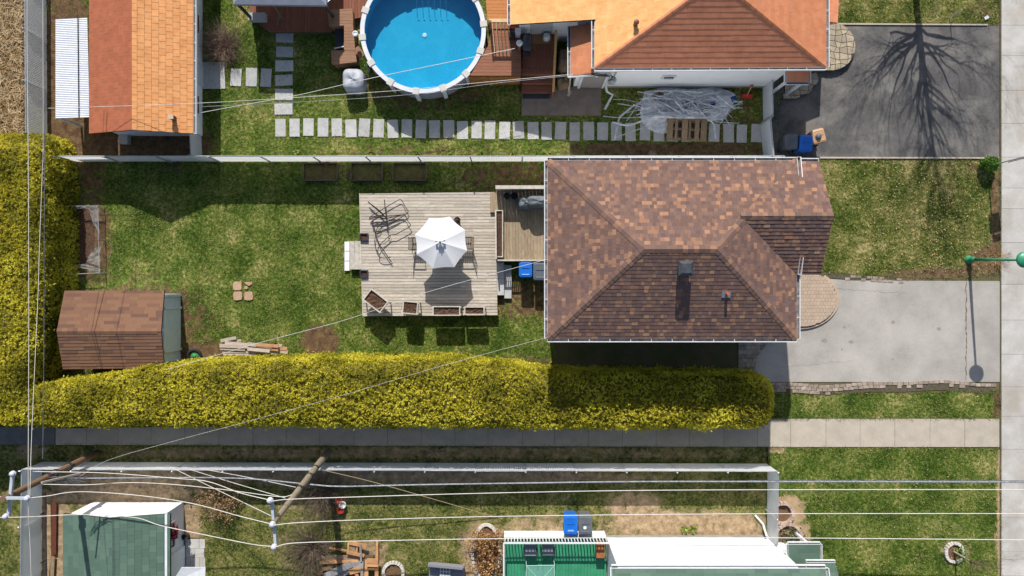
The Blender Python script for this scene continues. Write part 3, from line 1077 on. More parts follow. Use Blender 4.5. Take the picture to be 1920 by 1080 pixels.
planes = [shingles(roof, [e_tl, e_tr, rr, rl], 0.15, (0.1, 0.24), 0.009, M_SH, 0),
          shingles(roof, [e_bl, e_br, rr, rl], 0.15, (0.1, 0.24), 0.011, M_SH, 0),
          shingles(roof, [e_bl, e_tl, rl], 0.15, (0.1, 0.24), 0.009, M_SH, 0),
          shingles(roof, [e_tr, e_br, rr], 0.15, (0.1, 0.24), 0.009, M_SH, 0)]
def lift(v, d=0.05):
    return v + Vector((0, 0, d))
ga = W(1497, 480, ZE)
pg1 = [lift(Vector((e_tr.x - 0.9, g_tl.y, 4.82))), lift(g_tr), lift(g_rt), lift(g_r)]
pg2 = [lift(Vector((ga.x - 1.0, g_bl.y, 4.75))), lift(g_br), lift(g_rt), lift(g_r)]
def flat4(p):                                # keep the two slopes planar
    return p
mg = MB()
mg.poly([p - Vector((0, 0, .012)) for p in pg1]); mg.poly([p - Vector((0, 0, .012)) for p in pg2])
gr = obj('gable_roof', mg, M_UNDER, house)
# valley cut: the gable slopes start where they meet the main roof
def on_main(x):                              # height of the main right-hand slope at plan x
    return ZE + (e_tr.x - x) / (e_tr.x - rr.x) * (ZR - ZE)
def valley(eave_y, eave_z, sgn):
    xr = e_tr.x - (5.80 - ZE) / (ZR - ZE) * (e_tr.x - rr.x)
    return Vector((xr, g_rt.y, 5.80)), Vector((e_tr.x, eave_y, eave_z))
v_top = valley(g_tr.y, 4.87, 1); v_bot = valley(g_br.y, 4.80, -1)
P1 = [v_top[1], lift(g_tr), lift(g_rt), v_top[0]]
P2 = [v_bot[1], lift(g_br), lift(g_rt), v_bot[0]]
gp = [shingles(gr, P1, 0.15, (0.1, 0.24), 0.009, M_SH, 0), shingles(gr, P2, 0.15, (0.1, 0.24), 0.019, M_SH, 0)]
mg = MB()
for Q in (P1, P2):
    mg.poly([p - Vector((0, 0, .012)) for p in Q])
bpy.data.objects.remove(gr, do_unlink=True)
gr = obj('gable_roof', mg, M_UNDER, house)
finish_shingles(roof, planes, 300)
finish_shingles(gr, gp, 60)
nT, nB, nL, nR = normal3(e_tl, e_tr, rr), normal3(e_bl, e_br, rr), normal3(e_tl, e_bl, rl), normal3(e_tr, e_br, rr)
caps(roof, e_tl, rl, nL, nT, M_CAP); caps(roof, e_bl, rl, nB, nL, M_CAP)
caps(roof, e_tr, rr, nT, nR, M_CAP); caps(roof, e_br, rr, nR, nB, M_CAP)
caps(roof, rl, rr, nT, nB, M_CAP)
caps(gr, v_top[0], P1[2], normal3(*P1[:3]), normal3(*P2[:3]), M_CAP)
mb = MB()                                    # gable end under the porch roof and its posts
mb.add([P1[1] - Vector((.06, 0, .05)), P1[2] - Vector((.06, 0, .05)), P2[1] - Vector((.06, 0, .05))], [(0, 1, 2)])
a, b = W(1400, 312, 4.7), Vector((g_tr.x - 0.12, 0, 0))
obj('gable_end', mb, M_WHITE, house)
for y in (g_tr.y - 0.35, g_br.y + 0.3):
    b_ = MB(); b_.box((g_tr.x - 0.3, y, 0.0), (0.14, 0.14, 4.75)); obj('porch_post', b_, M_WHITEP, house)
pl = MB(); pl.box(((e_tr.x + g_tr.x) / 2 - 0.3, (g_tr.y + g_br.y) / 2, 0.0), (abs(g_tr.x - e_tr.x) + 1.2, abs(g_tr.y - g_br.y) - 0.4, 0.45)); obj('porch_floor', pl, M_FOUND, house)
gutter(house, e_tl, e_tr, (0, 1, 0)); gutter(house, e_bl, e_br, (0, -1, 0)); gutter(house, e_bl, e_tl, (-1, 0, 0))
gutter(house, Vector((e_tr.x, g_bl.y + 0.0, ZE)) + Vector((0, 0.75, 0)) * 0, e_br, (1, 0, 0))
gutter(house, Vector((e_tr.x - .06, e_tr.y + .1, 4.97)), Vector((e_tr.x - .06, e_tr.y - 0.85, 5.17)), (1, 0, 0), .14)
gutter(house, Vector((e_tr.x, W(1497, 482, 5.1).y, 5.12)), Vector((e_tr.x, g_bl.y, 4.92)), (1, 0, 0))
gutter(house, Vector((e_tr.x + .15, g_tr.y, 4.84)), g_tr, (0, 1, 0))
ds = MB(); ds.tube([Vector((e_br.x - .3, e_br.y - .06, 4.6)), Vector((e_br.x - .45, e_br.y + .25, 4.3)), Vector((e_br.x - .45, e_br.y + .3, 0.3)), Vector((e_br.x - .45, e_br.y - .3, 0.12))], 0.045, 8)
obj('downspout', ds, M_WHITEP, house)
# roof vent with its hat, and a plumbing pipe with flashing
vc = W(1287, 503, 6.4)
zb = ZE + (vc.y - e_bl.y) / (rl.y - e_bl.y) * (ZR - ZE)
VT = zb + .36
rv = MB(); rv.box((vc.x, vc.y, zb - 0.2), (0.4, 0.4, VT - zb + 0.2)); vent = obj('roof_vent', rv, M_DARK, house)
hat = MB()
t = 0.27
for z0, z1, a0, a1 in ((VT, VT + .05, t, t), (VT + .05, VT + .14, t, 0.17)):
    q0 = [(vc.x + i * a0, vc.y + j * a0, z0) for i, j in ((-1, -1), (1, -1), (1, 1), (-1, 1))]
    q1 = [(vc.x + i * a1, vc.y + j * a1, z1) for i, j in ((-1, -1), (1, -1), (1, 1), (-1, 1))]
    hat.add(q0 + q1, [(3, 2, 1, 0), (4, 5, 6, 7), (0, 1, 5, 4), (1, 2, 6, 5), (2, 3, 7, 6), (3, 0, 4, 7)])
obj('vent_cap', hat, mat('charcoal_cap', A(78, 82, 88), A(60, 64, 70), scale=6, rough=0.5), vent)
pc = W(1369, 551, 6.0)
zb = ZE + (pc.y - e_bl.y) / (rl.y - e_bl.y) * (ZR - ZE)
pp = MB(); pp.tube([(pc.x, pc.y, zb - .1), (pc.x, pc.y, zb + 0.26)], 0.055, 10); pipe = obj('vent_pipe', pp, mat('copper_pipe', A(196, 104, 66)), house)
pp = MB(); pp.slab([Vector((pc.x + i * .17, pc.y + j * .13 - .02, zb + .03 + j * .13 * .4)) for i, j in ((-1, -1), (1, -1), (1, 1), (-1, 1))], (0, 0, -.02)); obj('flashing', pp, mat('grey_flashing', A(140, 146, 152), rough=0.4), pipe)
window(wl, G(1027.9, 520, 3.2), (-1, 0, 0), 1.2, 1.0); window(wl, G(1200, 610.1, 3.2), (0, -1, 0), 1.1, 0.9); window(wl, G(1330, 610.1, 3.2), (0, -1, 0), 1.1, 0.9)
window(wl, G(1403.1, 560, 3.0), (1, 0, 0), 1.8, 1.3)
dm = MB(); dm.box(G(1027.4, 420, 0.66), (0.06, 0.95, 2.05)); dr = obj('door', dm, M_WHITEP, house)
dm = MB(); dm.box(G(1403.6, 420, 0.5), (0.06, 0.95, 2.05)); obj('front_door', dm, M_BROWNM, house)

# ---- neighbour's house: orange tiles
def tilemat(nm, c1, c2, var=0.06, **k):
    return mat(nm, c1, c2, scale=3.5, vary=var, mid=(1.6, .07), bump=0.004, bscale=60, fine=0.07, rough=0.8, spec=0.3, **k)
M_T_L = tilemat('pale_orange_tile', A(248, 190, 128, .95), A(240, 172, 106, .95))  # tile tone is set per slope; the left slopes are palest
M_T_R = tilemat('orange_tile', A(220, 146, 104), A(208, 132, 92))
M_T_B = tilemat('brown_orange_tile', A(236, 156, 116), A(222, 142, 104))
NE_ = 3.3
bl, br = W(1115, 127, NE_), W(1549, 125, NE_)
ap_ = W(1347, -41, 5.05)
far = G(0, -150).y
fl = Vector((bl.x, far, NE_)); fr_ = Vector((br.x, far, NE_)); fa = Vector((ap_.x, far, 5.05))
nh = thing('orange_roof_house', 'white house with orange tile hip roof beside the pool', 'house', G(1290, 80))
mb = MB(); a, b = G(1106, 165), G(1437, -150)
mb.box(((a.x + b.x) / 2, (a.y + b.y) / 2, 0.28), (abs(b.x - a.x), abs(b.y - a.y), 2.95)); nw = obj('wall', mb, M_WHITE, nh)
mb = MB(); a, b = G(1074, 165), G(1106.3, 60); mb.box(((a.x + b.x) / 2, (a.y + b.y) / 2, 0.28), (abs(b.x - a.x), abs(b.y - a.y), 2.25)); obj('porch_wall', mb, M_WHITE, nh)
mb = MB(); a, b = G(1106, 164), G(1436, -149); mb.box(((a.x + b.x) / 2, (a.y + b.y) / 2, 0), (abs(b.x - a.x) + .06, abs(b.y - a.y) + .06, .28)); obj('foundation', mb, M_FOUND, nh)
mb = MB()
for q in ((bl, br, ap_), (fl, bl, ap_, fa), (br, fr_, fa, ap_)):
    mb.poly([p - Vector((0, 0, .012)) for p in q])
mb.slab([bl - Vector((0, 0, .05)), br - Vector((0, 0, .05)), fr_ - Vector((0, 0, .05)), fl - Vector((0, 0, .05))], (0, 0, -.1))
nr = obj('roof', mb, M_UNDER, nh)
pls = [shingles(nr, [bl, br, ap_], 0.215, (0.6, 0.78), 0.008, M_T_B, 0, nm='tile'), shingles(nr, [fl, bl, ap_, fa], 0.27, (0.5, 0.62), 0.013, M_T_L, 0, nm='tile', gap=.003),
       shingles(nr, [br, fr_, fa, ap_], 0.215, (0.6, 0.78), 0.014, M_T_R, 0, nm='tile')]
finish_shingles(nr, pls, 300)
caps(nr, bl, ap_, normal3(bl, br, ap_), normal3(fl, bl, ap_), M_T_B, 0.3, 0.09, .01); caps(nr, br, ap_, normal3(br, fr_, ap_), normal3(bl, br, ap_), M_T_R, 0.3, 0.09, .01)
gutter(nh, bl, br, (0, -1, 0)); gutter(nh, fl, bl, (-1, 0, 0)); gutter(nh, br, fr_, (1, 0, 0))
# extension with a lean-to beside it
x0, x1 = W(957, 46, 2.8), W(1112, 37, 3.36)
ext = [Vector((x0.x, far, 2.8)), x0, Vector((x1.x + .1, x0.y, 3.36)), Vector((x1.x + .1, far, 3.36))]
mb = MB(); mb.slab([p - Vector((0, 0, .014)) for p in ext], (0, 0, -.1)); er = obj('extension_roof', mb, M_UNDER, nh)
finish_shingles(er, [shingles(er, [ext[0], ext[1], ext[2], ext[3]], 0.27, (0.5, 0.62), 0.012, M_T_L, 0, nm='tile')], 120)
gutter(nh, ext[0], ext[1], (-1, 0, 0))
mb = MB(); a, b = G(973, 78), G(1106, -150)
mb.box(((a.x + b.x) / 2, (a.y + b.y) / 2, 0), (abs(b.x - a.x), abs(b.y - a.y), 2.72)); ew = obj('extension_wall', mb, M_WHITE, nh)
mb = MB(); mb.box(G(1012, 77, 1.02), (0.95, 0.1, 1.7)); dr = obj('door', mb, mat('grey_door', A(176, 180, 182)), nh)
mb = MB(); mb.box(G(1012, 75.6, 1.1), (0.7, 0.03, 1.5)); obj('door_glass', mb, M_GLASS, dr)
l0, l1 = W(1070, 143, 2.55), W(1114, 137, 2.85)
lt = [Vector((l0.x, G(0, 88).y, 2.55)), l0, Vector((l1.x, l0.y, 2.85)), Vector((l1.x, G(0, 88).y, 2.85))]
mb = MB(); mb.slab([p - Vector((0, 0, .014)) for p in lt], (0, 0, -.08)); lr = obj('lean_to_roof', mb, M_UNDER, nh)
finish_shingles(lr, [shingles(lr, lt, 0.27, (0.5, 0.62), 0.01, M_T_R, 0, nm='tile')], 60)
gutter(nh, lt[0], lt[1], (-1, 0, 0)); mb = MB(); mb.beam(lt[1] + Vector((-.1, -.03, -.06)), lt[2] + Vector((0, -.03, -.06)), .03, .14); obj('fascia', mb, M_WHITEP, nh)
window(nw, G(1238, 165.2, 1.75), (0, -1, 0), 0.5, 0.42)
mb = MB(); c = G(1106, 165.4, 0); mb.box((c.x, c.y, .2), (0.95, .05, 2.0)); dd = obj('side_door', mb, mat('dark_door', A(150, 146, 142)), nh)
mb = MB()
for s_ in (-1, 1): mb.box((c.x + s_ * .53, c.y - .02, .2), (.1, .1, 2.05))
obj('door_frame', mb, M_WHITEP, dd)
mb = MB(); mb.lathe((c.x + .02, c.y - .12, 2.3), [(0.02, 0), (.09, .03), (.1, .12), (.05, .16)], 10); obj('porch_light', mb, M_WHITEP, nh)
# service entrance: meter, conduit, dark cables on the wall, white downspout with bent foot
c = G(1140, 165.6)
mb = MB(); mb.tube([(c.x, c.y - .05, 3.15), (c.x, c.y - .05, 1.6)], .035, 8); mb.lathe((c.x, c.y - .1, 1.45), [(.13, 0), (.15, .03), (.15, .16), (.1, .22)], 14); mb.box((c.x, c.y - .08, 1.05), (.26, .14, .4)); obj('electric_meter', mb, mat('meter_grey', A(176, 182, 184), rough=.4), nh)
mb = MB()
for k in range(5):
    pts = [W(1100 + R.uniform(-30, 10), 139 + R.uniform(-3, 4), 3.05), W(1130 + R.uniform(-6, 8), 136 + R.uniform(-2, 10), 3.0), W(1148 + R.uniform(-8, 6), 140 + R.uniform(0, 8), 2.9), W(1140, 152, 2.4)]
    mb.tube(smooth_path(pts, 5), .012, 5)
obj('service_cable', mb, M_DARK, nh)
mb = MB(); mb.tube([G(1133, 166, 2.6), G(1133, 167, .5), W(1138, 172, .35), W(1149, 178, .25), W(1143, 188, .12), W(1134, 205, .08)], .055, 8); obj('downspout', mb, M_WHITEP, nh)
# brown stack on the roof, entrance hood at the front corner
c = W(1196, 36, 4.45); zc = 3.3 + (c.x - bl.x) / (ap_.x - bl.x) * 1.75
mb = MB(); mb.tube([(c.x, c.y, zc - .1), (c.x, c.y, zc + .22)], [.09, .075], 10); mb.lathe((c.x, c.y, zc + .22), [(.11, 0), (.11, .05), (.03, .08)], 10); obj('roof_stack', mb, M_BROWNM, nh)
h0, h1, h2, h3 = W(1475, 154, 2.45), W(1517, 154, 2.45), W(1517, 130, 2.75), W(1475, 130, 2.75)
mb = MB(); mb.slab([h0, h1, h2, h3], (0, 0, -.1)); hr = obj('entrance_hood', mb, M_UNDER, nh)
finish_shingles(hr, [shingles(hr, [lift(h0, .01), lift(h1, .01), lift(h2, .01), lift(h3, .01)], .27, (.5, .7), .01, M_T_B, 0, nm='tile')], 20)
gutter(hr, h0, h1, (0, -1, 0), .09, .08); gutter(hr, h0, h3, (-1, 0, 0), .07, .08); gutter(hr, h1, h2, (1, 0, 0), .07, .08)
for x, y in ((h0.x + .1, h0.y + .1), (h1.x - .1, h1.y + .1)):
    mb = MB(); mb.box((x, y, 0), (.1, .1, 2.4)); obj('hood_post', mb, M_WHITEP, nh)
f0, f1 = W(1553, 0, 2.6), W(1574, 40, 2.6)
mb = MB(); mb.slab([Vector((br.x + .0, far, 2.7)), Vector((br.x + 0.0, f1.y, 2.7)), Vector((f1.x, f1.y, 2.45)), Vector((f1.x + .25, far, 2.45))], (0, 0, -.1)); obj('front_canopy', mb, M_T_B, nh)

# ---- neighbour's shed with two-tone orange roof
def gable_shed(root, x0, xr, x1, y0, y1, ze, zr, mats, course, wr, th, indiv, half=True, nm='tile', gap=.006):
    """ridge runs along plan y; x in plan units"""
    a0, a1 = G(x0, y0, ze), G(x0, y1, ze); r0, r1 = G(xr, y0, zr), G(xr, y1, zr); b0, b1 = G(x1, y0, ze), G(x1, y1, ze)
    mb = MB(); mb.poly([p - Vector((0, 0, .012)) for p in (a0, a1, r1, r0)]); mb.poly([p - Vector((0, 0, .012)) for p in (b0, b1, r1, r0)])
    mb.slab([p - Vector((0, 0, .05)) for p in (a0, a1, r1, r0)], (0, 0, -.05)); mb.slab([p - Vector((0, 0, .05)) for p in (b0, r0, r1, b1)], (0, 0, -.05))
    rf = obj('roof', mb, M_UNDER, root)
    finish_shingles(rf, [shingles(rf, [a0, a1, r1, r0], course, wr, th * .5, mats[0], 0, half, nm), shingles(rf, [b1, b0, r0, r1], course, wr, th, mats[1], 0, half, nm, gap)], indiv)
    return rf
sh = thing('orange_roof_shed', 'long white shed with brown and orange tile roof', 'shed', G(300, 120))
gable_shed(sh, 215.5, 306.5, 398.5, -150, 268, 1.95, 2.66, (tilemat('faded_red_tile', A(186, 110, 77), A(172, 101, 71)), tilemat('light_orange_tile', A(236, 170, 112), A(222, 152, 94))), 0.27, (0.29, 0.29), 0.019, 300)  # right slope has a lighter tile tone than the left
mb = MB()
a, b = G(229, 255), G(380, -150)
mb.add([(a.x, a.y, 0), (b.x, a.y, 0), (b.x, a.y, 1.93), (G(306, 0).x, a.y, 2.58), (a.x, a.y, 1.93), (a.x, b.y, 0), (b.x, b.y, 0), (b.x, b.y, 1.93), (G(306, 0).x, b.y, 2.58), (a.x, b.y, 1.93)],
       [(0, 1, 2, 3, 4), (5, 9, 8, 7, 6), (1, 6, 7, 2), (0, 4, 9, 5)])
sw = obj('wall', mb, M_WHITE, sh)
gutter(sh, G(399.5, -150, 1.95), G(399.5, 268, 1.95), (1, 0, 0), .1)
M_REDW = mat('red_brown_wood', A(112, 66, 50), A(92, 52, 40), scale=8)
for y in (57, 205):
    mb = MB(); c = G(383.5, y, 0); mb.box((c.x, c.y, .75), (.16, .75, .16)); fb = obj('window_box', mb, M_REDW, sh)
    mb = MB(); mb.box((c.x + .005, c.y, .895), (.1, .68, .03)); obj('soil', mb, mat('potting_soil', A(84, 56, 40), A(120, 84, 50), scale=20), fb)
    window(sw, G(380.1, y, 1.3), (1, 0, 0), .7, .6)
mb = MB(); mb.box(G(381, 143, .02), (.06, .95, 1.75)); obj('door', mb, mat('pale_door', A(206, 214, 216)), sh)
c = W(320, 219, 2.5); zc = 2.66 - (c.x - G(306.5, 0).x) / (G(398.5, 0).x - G(306.5, 0).x) * .71
mb = MB(); mb.box((c.x, c.y, zc - .1), (.16, .16, .4)); ch = obj('roof_stack', mb, M_BROWNM, sh); mb = MB(); mb.box((c.x, c.y, zc + .3), (.22, .18, .05)); obj('stack_cap', mb, mat('beige_cap', A(206, 186, 160)), ch)
# white corrugated lean-to roof beside the shed
an = thing('corrugated_lean_to', 'white corrugated metal lean-to roof on posts by the long shed', 'lean-to', G(175, 150))
mb = MB()
c00, c10, c11, c01 = W(104, 222, 1.7), W(168, 220, 1.85), W(163.5, 33, 1.85), W(104, 36, 1.7)
nrib = 55
row = []
for i in range(nrib * 4 + 1):
    t = i / (nrib * 4)
    h = 0.009 * math.sin(i * math.pi / 2)
    row.append((c00.lerp(c01, t) + Vector((0, 0, h)), c10.lerp(c11, t) + Vector((0, 0, h))))
for (a, b), (c, d) in zip(row, row[1:]):
    mb.add([a, b, d, c], [(0, 1, 2, 3)])
obj('corrugated_sheet', mb, mat('white_corrugated', A(238, 240, 244), A(226, 228, 234), scale=4, rough=.45, spec=.5), an, smooth=True)
mb = MB()
for p in (c00, c01, c00.lerp(c01, .5)): mb.box((p.x + .08, p.y - (.05 if p is c01 else -.05), 0), (.09, .09, 1.62))
mb.beam(c00 + Vector((.08, .02, -.07)), c01 + Vector((.08, -.02, -.07)), .06, .1)
obj('post', mb, M_WHITEP, an)
mb = MB(); mb.beam(W(148, 222, 1.84), W(146, 33, 1.84), .03, .03); obj('strap', mb, M_DARK, an)
mb = MB(); mb.box(G(200, 228, 0), (1.0, .5, .35)); tag(obj('storage_bin', mb, mat('cream_plastic', A(206, 202, 190))), 'cream storage box at the foot of the corrugated lean-to', 'box')
mb = MB(); mb.box(G(238, 263, 0), (.38, .4, .32)); tag(obj('concrete_block', mb, M_CONC), 'pale concrete block under the orange shed gable', 'block')

# ---- brown shed in the back garden
bs = thing('brown_shed', 'garden shed with brown shingle roof and blue grey door end', 'shed', G(256, 614))
M_SSH = mat('shed_shingle', None, ramp=[(0, A(134, 100, 80)), (0.35, A(141, 106, 84)), (0.7, A(128, 96, 79)), (0.9, A(116, 88, 75))], fine=.1, rough=.95, spec=.15)
za, zr = 1.8, 2.3
A0, A1 = W(121, 545, za), W(308, 545, za); B0, B1 = W(118, 692, za), W(308, 690, za); R0, R1 = W(106.5, 621, zr), W(302, 621, zr)
mb = MB()
for q in ((A1, A0, R0, R1), (B0, B1, R1, R0)):
    mb.slab([p - Vector((0, 0, .012)) for p in q], (0, 0, -.06))
rf = obj('roof', mb, M_UNDER, bs)
finish_shingles(rf, [shingles(rf, [A1, A0, R0, R1], .15, (.3, .75), .009, M_SSH, 0), shingles(rf, [B0, B1, R1, R0], .15, (.3, .75), .016, M_SSH, 0)], 300)
caps(rf, R0, R1, normal3(A1, A0, R0), normal3(B0, B1, R1), M_SSH, .22, .13, .01)
M_SHW = mat('blue_grey_siding', A(222, 238, 244), A(212, 228, 234), scale=3)
M_SHT = mat('pale_blue_trim', A(230, 238, 244), A(220, 228, 234), scale=4)
a, b = G(173, 551), G(339, 677)
mb = MB(); mid = R1.y
mb.add([(b.x, a.y, 0), (b.x, a.y, 1.78), (b.x, mid, 2.26), (b.x, b.y, 1.78), (b.x, b.y, 0), (a.x, a.y, 0), (a.x, a.y, 1.78), (a.x, mid, 2.26), (a.x, b.y, 1.78), (a.x, b.y, 0)],
       [(0, 1, 2, 3, 4), (9, 8, 7, 6, 5), (0, 5, 6, 1), (4, 3, 8, 9)])
obj('wall', mb, M_SHW, bs)
mb = MB(); mb.box((b.x + .02, mid + .0, .1), (.05, 1.75, 1.5)); dr = obj('door', mb, M_SHW, bs)
mb = MB()
for s_ in (-1, 1): mb.box((b.x + .035, mid + s_ * .93, .05), (.09, .1, 1.62))
mb.box((b.x + .035, mid, 1.6), (.09, 1.96, .1))
mb.box((b.x + .03, a.y - .06, 0), (.07, .1, 1.74)); mb.box((b.x + .03, b.y + .06, 0), (.07, .1, 1.74))
obj('trim', mb, M_SHT, bs)
mb = MB(); mb.lathe((b.x + .1, mid + .0, 1.86), [(.03, 0), (.1, .03), (.12, .1), (.02, .16)], 10); obj('lamp', mb, M_WHITEP, bs)

# ---- green roofed shed
gs = thing('green_roof_shed', 'white shed with green shingle roof under the utility pole', 'shed', G(262, 1050))
M_GRN = mat('green_shingle', None, ramp=[(0, A(96, 120, 106)), (.3, A(100, 124, 110)), (.6, A(92, 115, 102)), (.85, A(104, 128, 113))], fine=.12, rough=.95, spec=.15)
gable_shed(gs, 168, 262.5, 357, 938, 1190, 1.9, 2.48, (M_GRN, M_GRN), .28, (.32, .32), .012, 200, True, 'shingle', gap=.003)
mb = MB(); a, b = G(176, 940.5), G(345, 1185)
mb.add([(a.x, a.y, 0), (b.x, a.y, 0), (b.x, a.y, 1.9), (G(262, 0).x, a.y, 2.4), (a.x, a.y, 1.9), (a.x, b.y, 0), (b.x, b.y, 0), (b.x, b.y, 1.9), (G(262, 0).x, b.y, 2.4), (a.x, b.y, 1.9)],
       [(4, 3, 2, 1, 0), (5, 6, 7, 8, 9), (1, 2, 7, 6), (0, 5, 9, 4)])
gw = obj('wall', mb, M_WHITE, gs)
mb = MB(); mb.beam(G(351, 938, 1.92), G(351, 1190, 1.92), .1, .09); obj('gutter', mb, M_WHITEP, gs)
window(gw, G(345.1, 986, 1.3), (1, 0, 0), 1.1, .7)
mb = MB(); mb.box(G(346.6, 1040, .1), (.1, .9, 1.75)); obj('door', mb, M_WHITE, gs)
fp = thing('flower_basket', 'red and pink flowers in a basket on the green shed window', 'flowers', G(350, 984, 0))
mb = MB(); mb.box(G(349, 984, .95), (.16, .5, .14)); obj('basket', mb, M_DARK, fp)
n = 160
P_ = np.stack([NPR.normal(G(349.5, 0).x, .07, n), NPR.normal(G(0, 984).y, .16, n), NPR.uniform(1.08, 1.32, n)], 1)
d = randdirs(n); e = np.cross(d, randdirs(n))
quads_mesh('blossom', P_, d * .05, e * .05, NPR.random(n), leafmat('red_blossom', [A(120, 20, 30), A(200, 40, 60), A(230, 120, 140), A(240, 220, 220)], scale=9), fp)
mb = MB(); mb.slab(ccw([W(332, 1080, 1.1), W(385, 1080, 1.1), W(385, 1064, 1.1), W(352, 1064, 1.1)]), (0, 0, -.06))
mb2 = MB(); q = [W(322, 1092, 1.6), W(385, 1092, 1.35), W(385, 1064, 1.35), W(340, 1064, 1.6)]; mb2.slab(ccw(q), (0, 0, -.05))
aw = obj('awning', mb2, M_WHITEP, gs)
mb = MB(); mb.box(G(350, 1000, 0), (.3, .3, .3))
mb = MB(); mb.lathe(G(352, 1003, 0), [(.1, 0), (.14, .28), (.15, .3), (.12, .3), (.1, .2)], 14); tag(obj('flower_pot', mb, M_DARK), 'black round pot beside the green roofed shed', 'pot')
pavers('lower_patio', [(349, 1008), (385, 1008), (387, 1150), (349, 1150)], .42, .42, M_CONC, z=.014, th=.03, nm='slab')

# ---- lower house at the bottom edge
lh = thing('green_roof_house', 'white house with green roof at the bottom edge of the picture', 'house', G(1290, 1100))
LZ = 3.6
mb = MB(); a, b = G(1136, 1004), G(1437, 1200); mb.box(((a.x + b.x) / 2, (a.y + b.y) / 2, .25), (b.x - a.x, a.y - b.y, 3.3)); obj('wall', mb, M_WHITE, lh)
mb = MB(); mb.box(((a.x + b.x) / 2, (a.y + b.y) / 2, 0), (b.x - a.x + .06, a.y - b.y + .06, .25)); obj('foundation', mb, M_FOUND, lh)
e0, e1 = W(1147, 1066, LZ), W(1548, 1067, LZ); e1 = Vector((e1.x, e0.y, LZ))
t0, t1 = e0 + Vector((0, -3.4, 1.3)), e1 + Vector((0, -3.4, 1.3))
mb = MB(); mb.slab([e0 - Vector((0, 0, .02)), t0 - Vector((0, 0, .02)), t1 - Vector((0, 0, .02)), e1 - Vector((0, 0, .02))], (0, 0, -.1)); lrf = obj('roof', mb, M_UNDER, lh)
finish_shingles(lrf, [shingles(lrf, [e1, e0, t0, t1], .2, (.3, .9), .01, M_GRN, 0)], 100)
gutter(lh, e0, e1, (0, 1, 0)); gutter(lh, e1, t1 - Vector((0, 2.4, -.0)), (1, 0, 0)) if False else None
gutter(lh, e1 + Vector((0, 0, .0)), e1 + Vector((0, -3.2, 1.2)), (1, 0, 0)); gutter(lh, e0, e0 + Vector((0, -3.2, 1.2)), (-1, 0, 0), .05)
for nm, (xa, xb, ya, yb), z in (('porch_roof', (1478, 1538, 1021, 1060), 2.5), ('front_roof', (1512, 1566, 1055, 1110), 3.0)):
    q = [W(xa, yb, z), W(xb, yb, z), W(xb, ya, z), W(xa, ya, z)]
    if nm == 'front_roof': q[1] = W(1580, yb, z + .3); q[0] = W(xa, yb, z + .3)
    mb = MB(); mb.slab([p - Vector((0, 0, .015)) for p in q], (0, 0, -.12)); pr = obj(nm, mb, M_WHITEP, lh)
    finish_shingles(pr, [shingles(pr, [q[2], q[3], q[0], q[1]], .2, (.3, .7), .01, M_GRN, 0)], 12)
    gutter(pr, q[3], q[2], (0, 1, 0), .09, .08)
    if nm == 'porch_roof': gutter(pr, q[3], q[0], (-1, 0, 0), .07, .08); gutter(pr, q[2], q[1], (1, 0, 0), .07, .08)
mb = MB(); a, b = G(1437, 1016), G(1478, 1040); mb.box(((a.x + b.x) / 2, (a.y + b.y) / 2, 0), (b.x - a.x, a.y - b.y, 2.3)); obj('porch_wall', mb, M_WHITE, lh)
for x, y in ((1490, 998), (1490, 1018)):
    mb = MB(); mb.box(G(x, y, 0), (.1, .1, 2.4)); obj('porch_post', mb, M_WHITEP, lh)
mb = MB(); mb.tube([W(1437, 1003, .6), W(1434, 994, .2), W(1431, 983, .1), W(1416, 966, .08)], .05, 8); mb.tube([G(1436, 1005.5, 3.2), G(1436, 1004.5, .5), W(1437, 1003, .6)], .05, 8); obj('downspout', mb, M_WHITEP, lh)
# ------------------------------------------------------------------ fences
M_SLAT = mat('white_fence_slat', A(246, 247, 250, .93), A(238, 240, 244, .93), scale=1.5, rough=.6, spec=.3, transl=.45)
M_GALV = mat('galvanised_steel', A(196, 200, 206), A(176, 180, 186), scale=4, rough=.4, metal=.3, spec=.5)
def fence(label, pts, h, span=2.2, slat=.075, name='slat_fence', twist=0.0):
    """chain link fence filled with upright slats: posts, top rail and one panel between each two posts"""
    pts = [Vector(p) for p in pts]
    f = thing(name, label, 'fence', pts[0])
    for a, b in zip(pts, pts[1:]):
        L_ = (b - a).length; d = (b - a).normalized(); nn = Vector((-d.y, d.x, 0))
        k = max(1, round(L_ / span))
        mb = MB(); mb.tube([a + Vector((0, 0, h - .03)) , b + Vector((0, 0, h - .03))], .024, 6); obj('top_rail', mb, M_GALV, f)
        for i in range(k):
            p, q = a.lerp(b, i / k), a.lerp(b, (i + 1) / k)
            mb = MB(); m = int((q - p).length / slat)
            tw = R.uniform(-.02, .02)
            for j in range(m):
                c = p.lerp(q, (j + .5) / m)
                dz = R.uniform(-.015, .015)
                lo_, hi_ = c + Vector((0, 0, .04)), c + Vector((0, 0, h + .02 + dz)) + nn * tw
                e_ = d * .036; k_ = nn * .014                     # thin folded strip
                mb.add([lo_ - e_, lo_ + k_, lo_ + e_, hi_ - e_, hi_ + k_, hi_ + e_], [(0, 1, 4, 3), (1, 2, 5, 4)])
            obj('slat_panel', mb, M_SLAT, f)
        for i in range(k + 1):
            c = a.lerp(b, i / k)
            mb = MB(); mb.tube([c - nn * .045, c - nn * .045 + Vector((0, 0, h + .05))], .032, 8); mb.lathe(c - nn * .045 + Vector((0, 0, h + .05)), [(.04, 0), (.035, .03), (.01, .05)], 8); obj('post', mb, M_GALV, f)
    return f
FH = 1.41
fence('white slatted fence between the pool garden and the brown roofed house', [G(136, 303.5), G(1447, 303)], FH)
fence('tall white slatted fence beside the dry reeds at the left edge', [G(87, -110), G(89, 262)], 1.45)
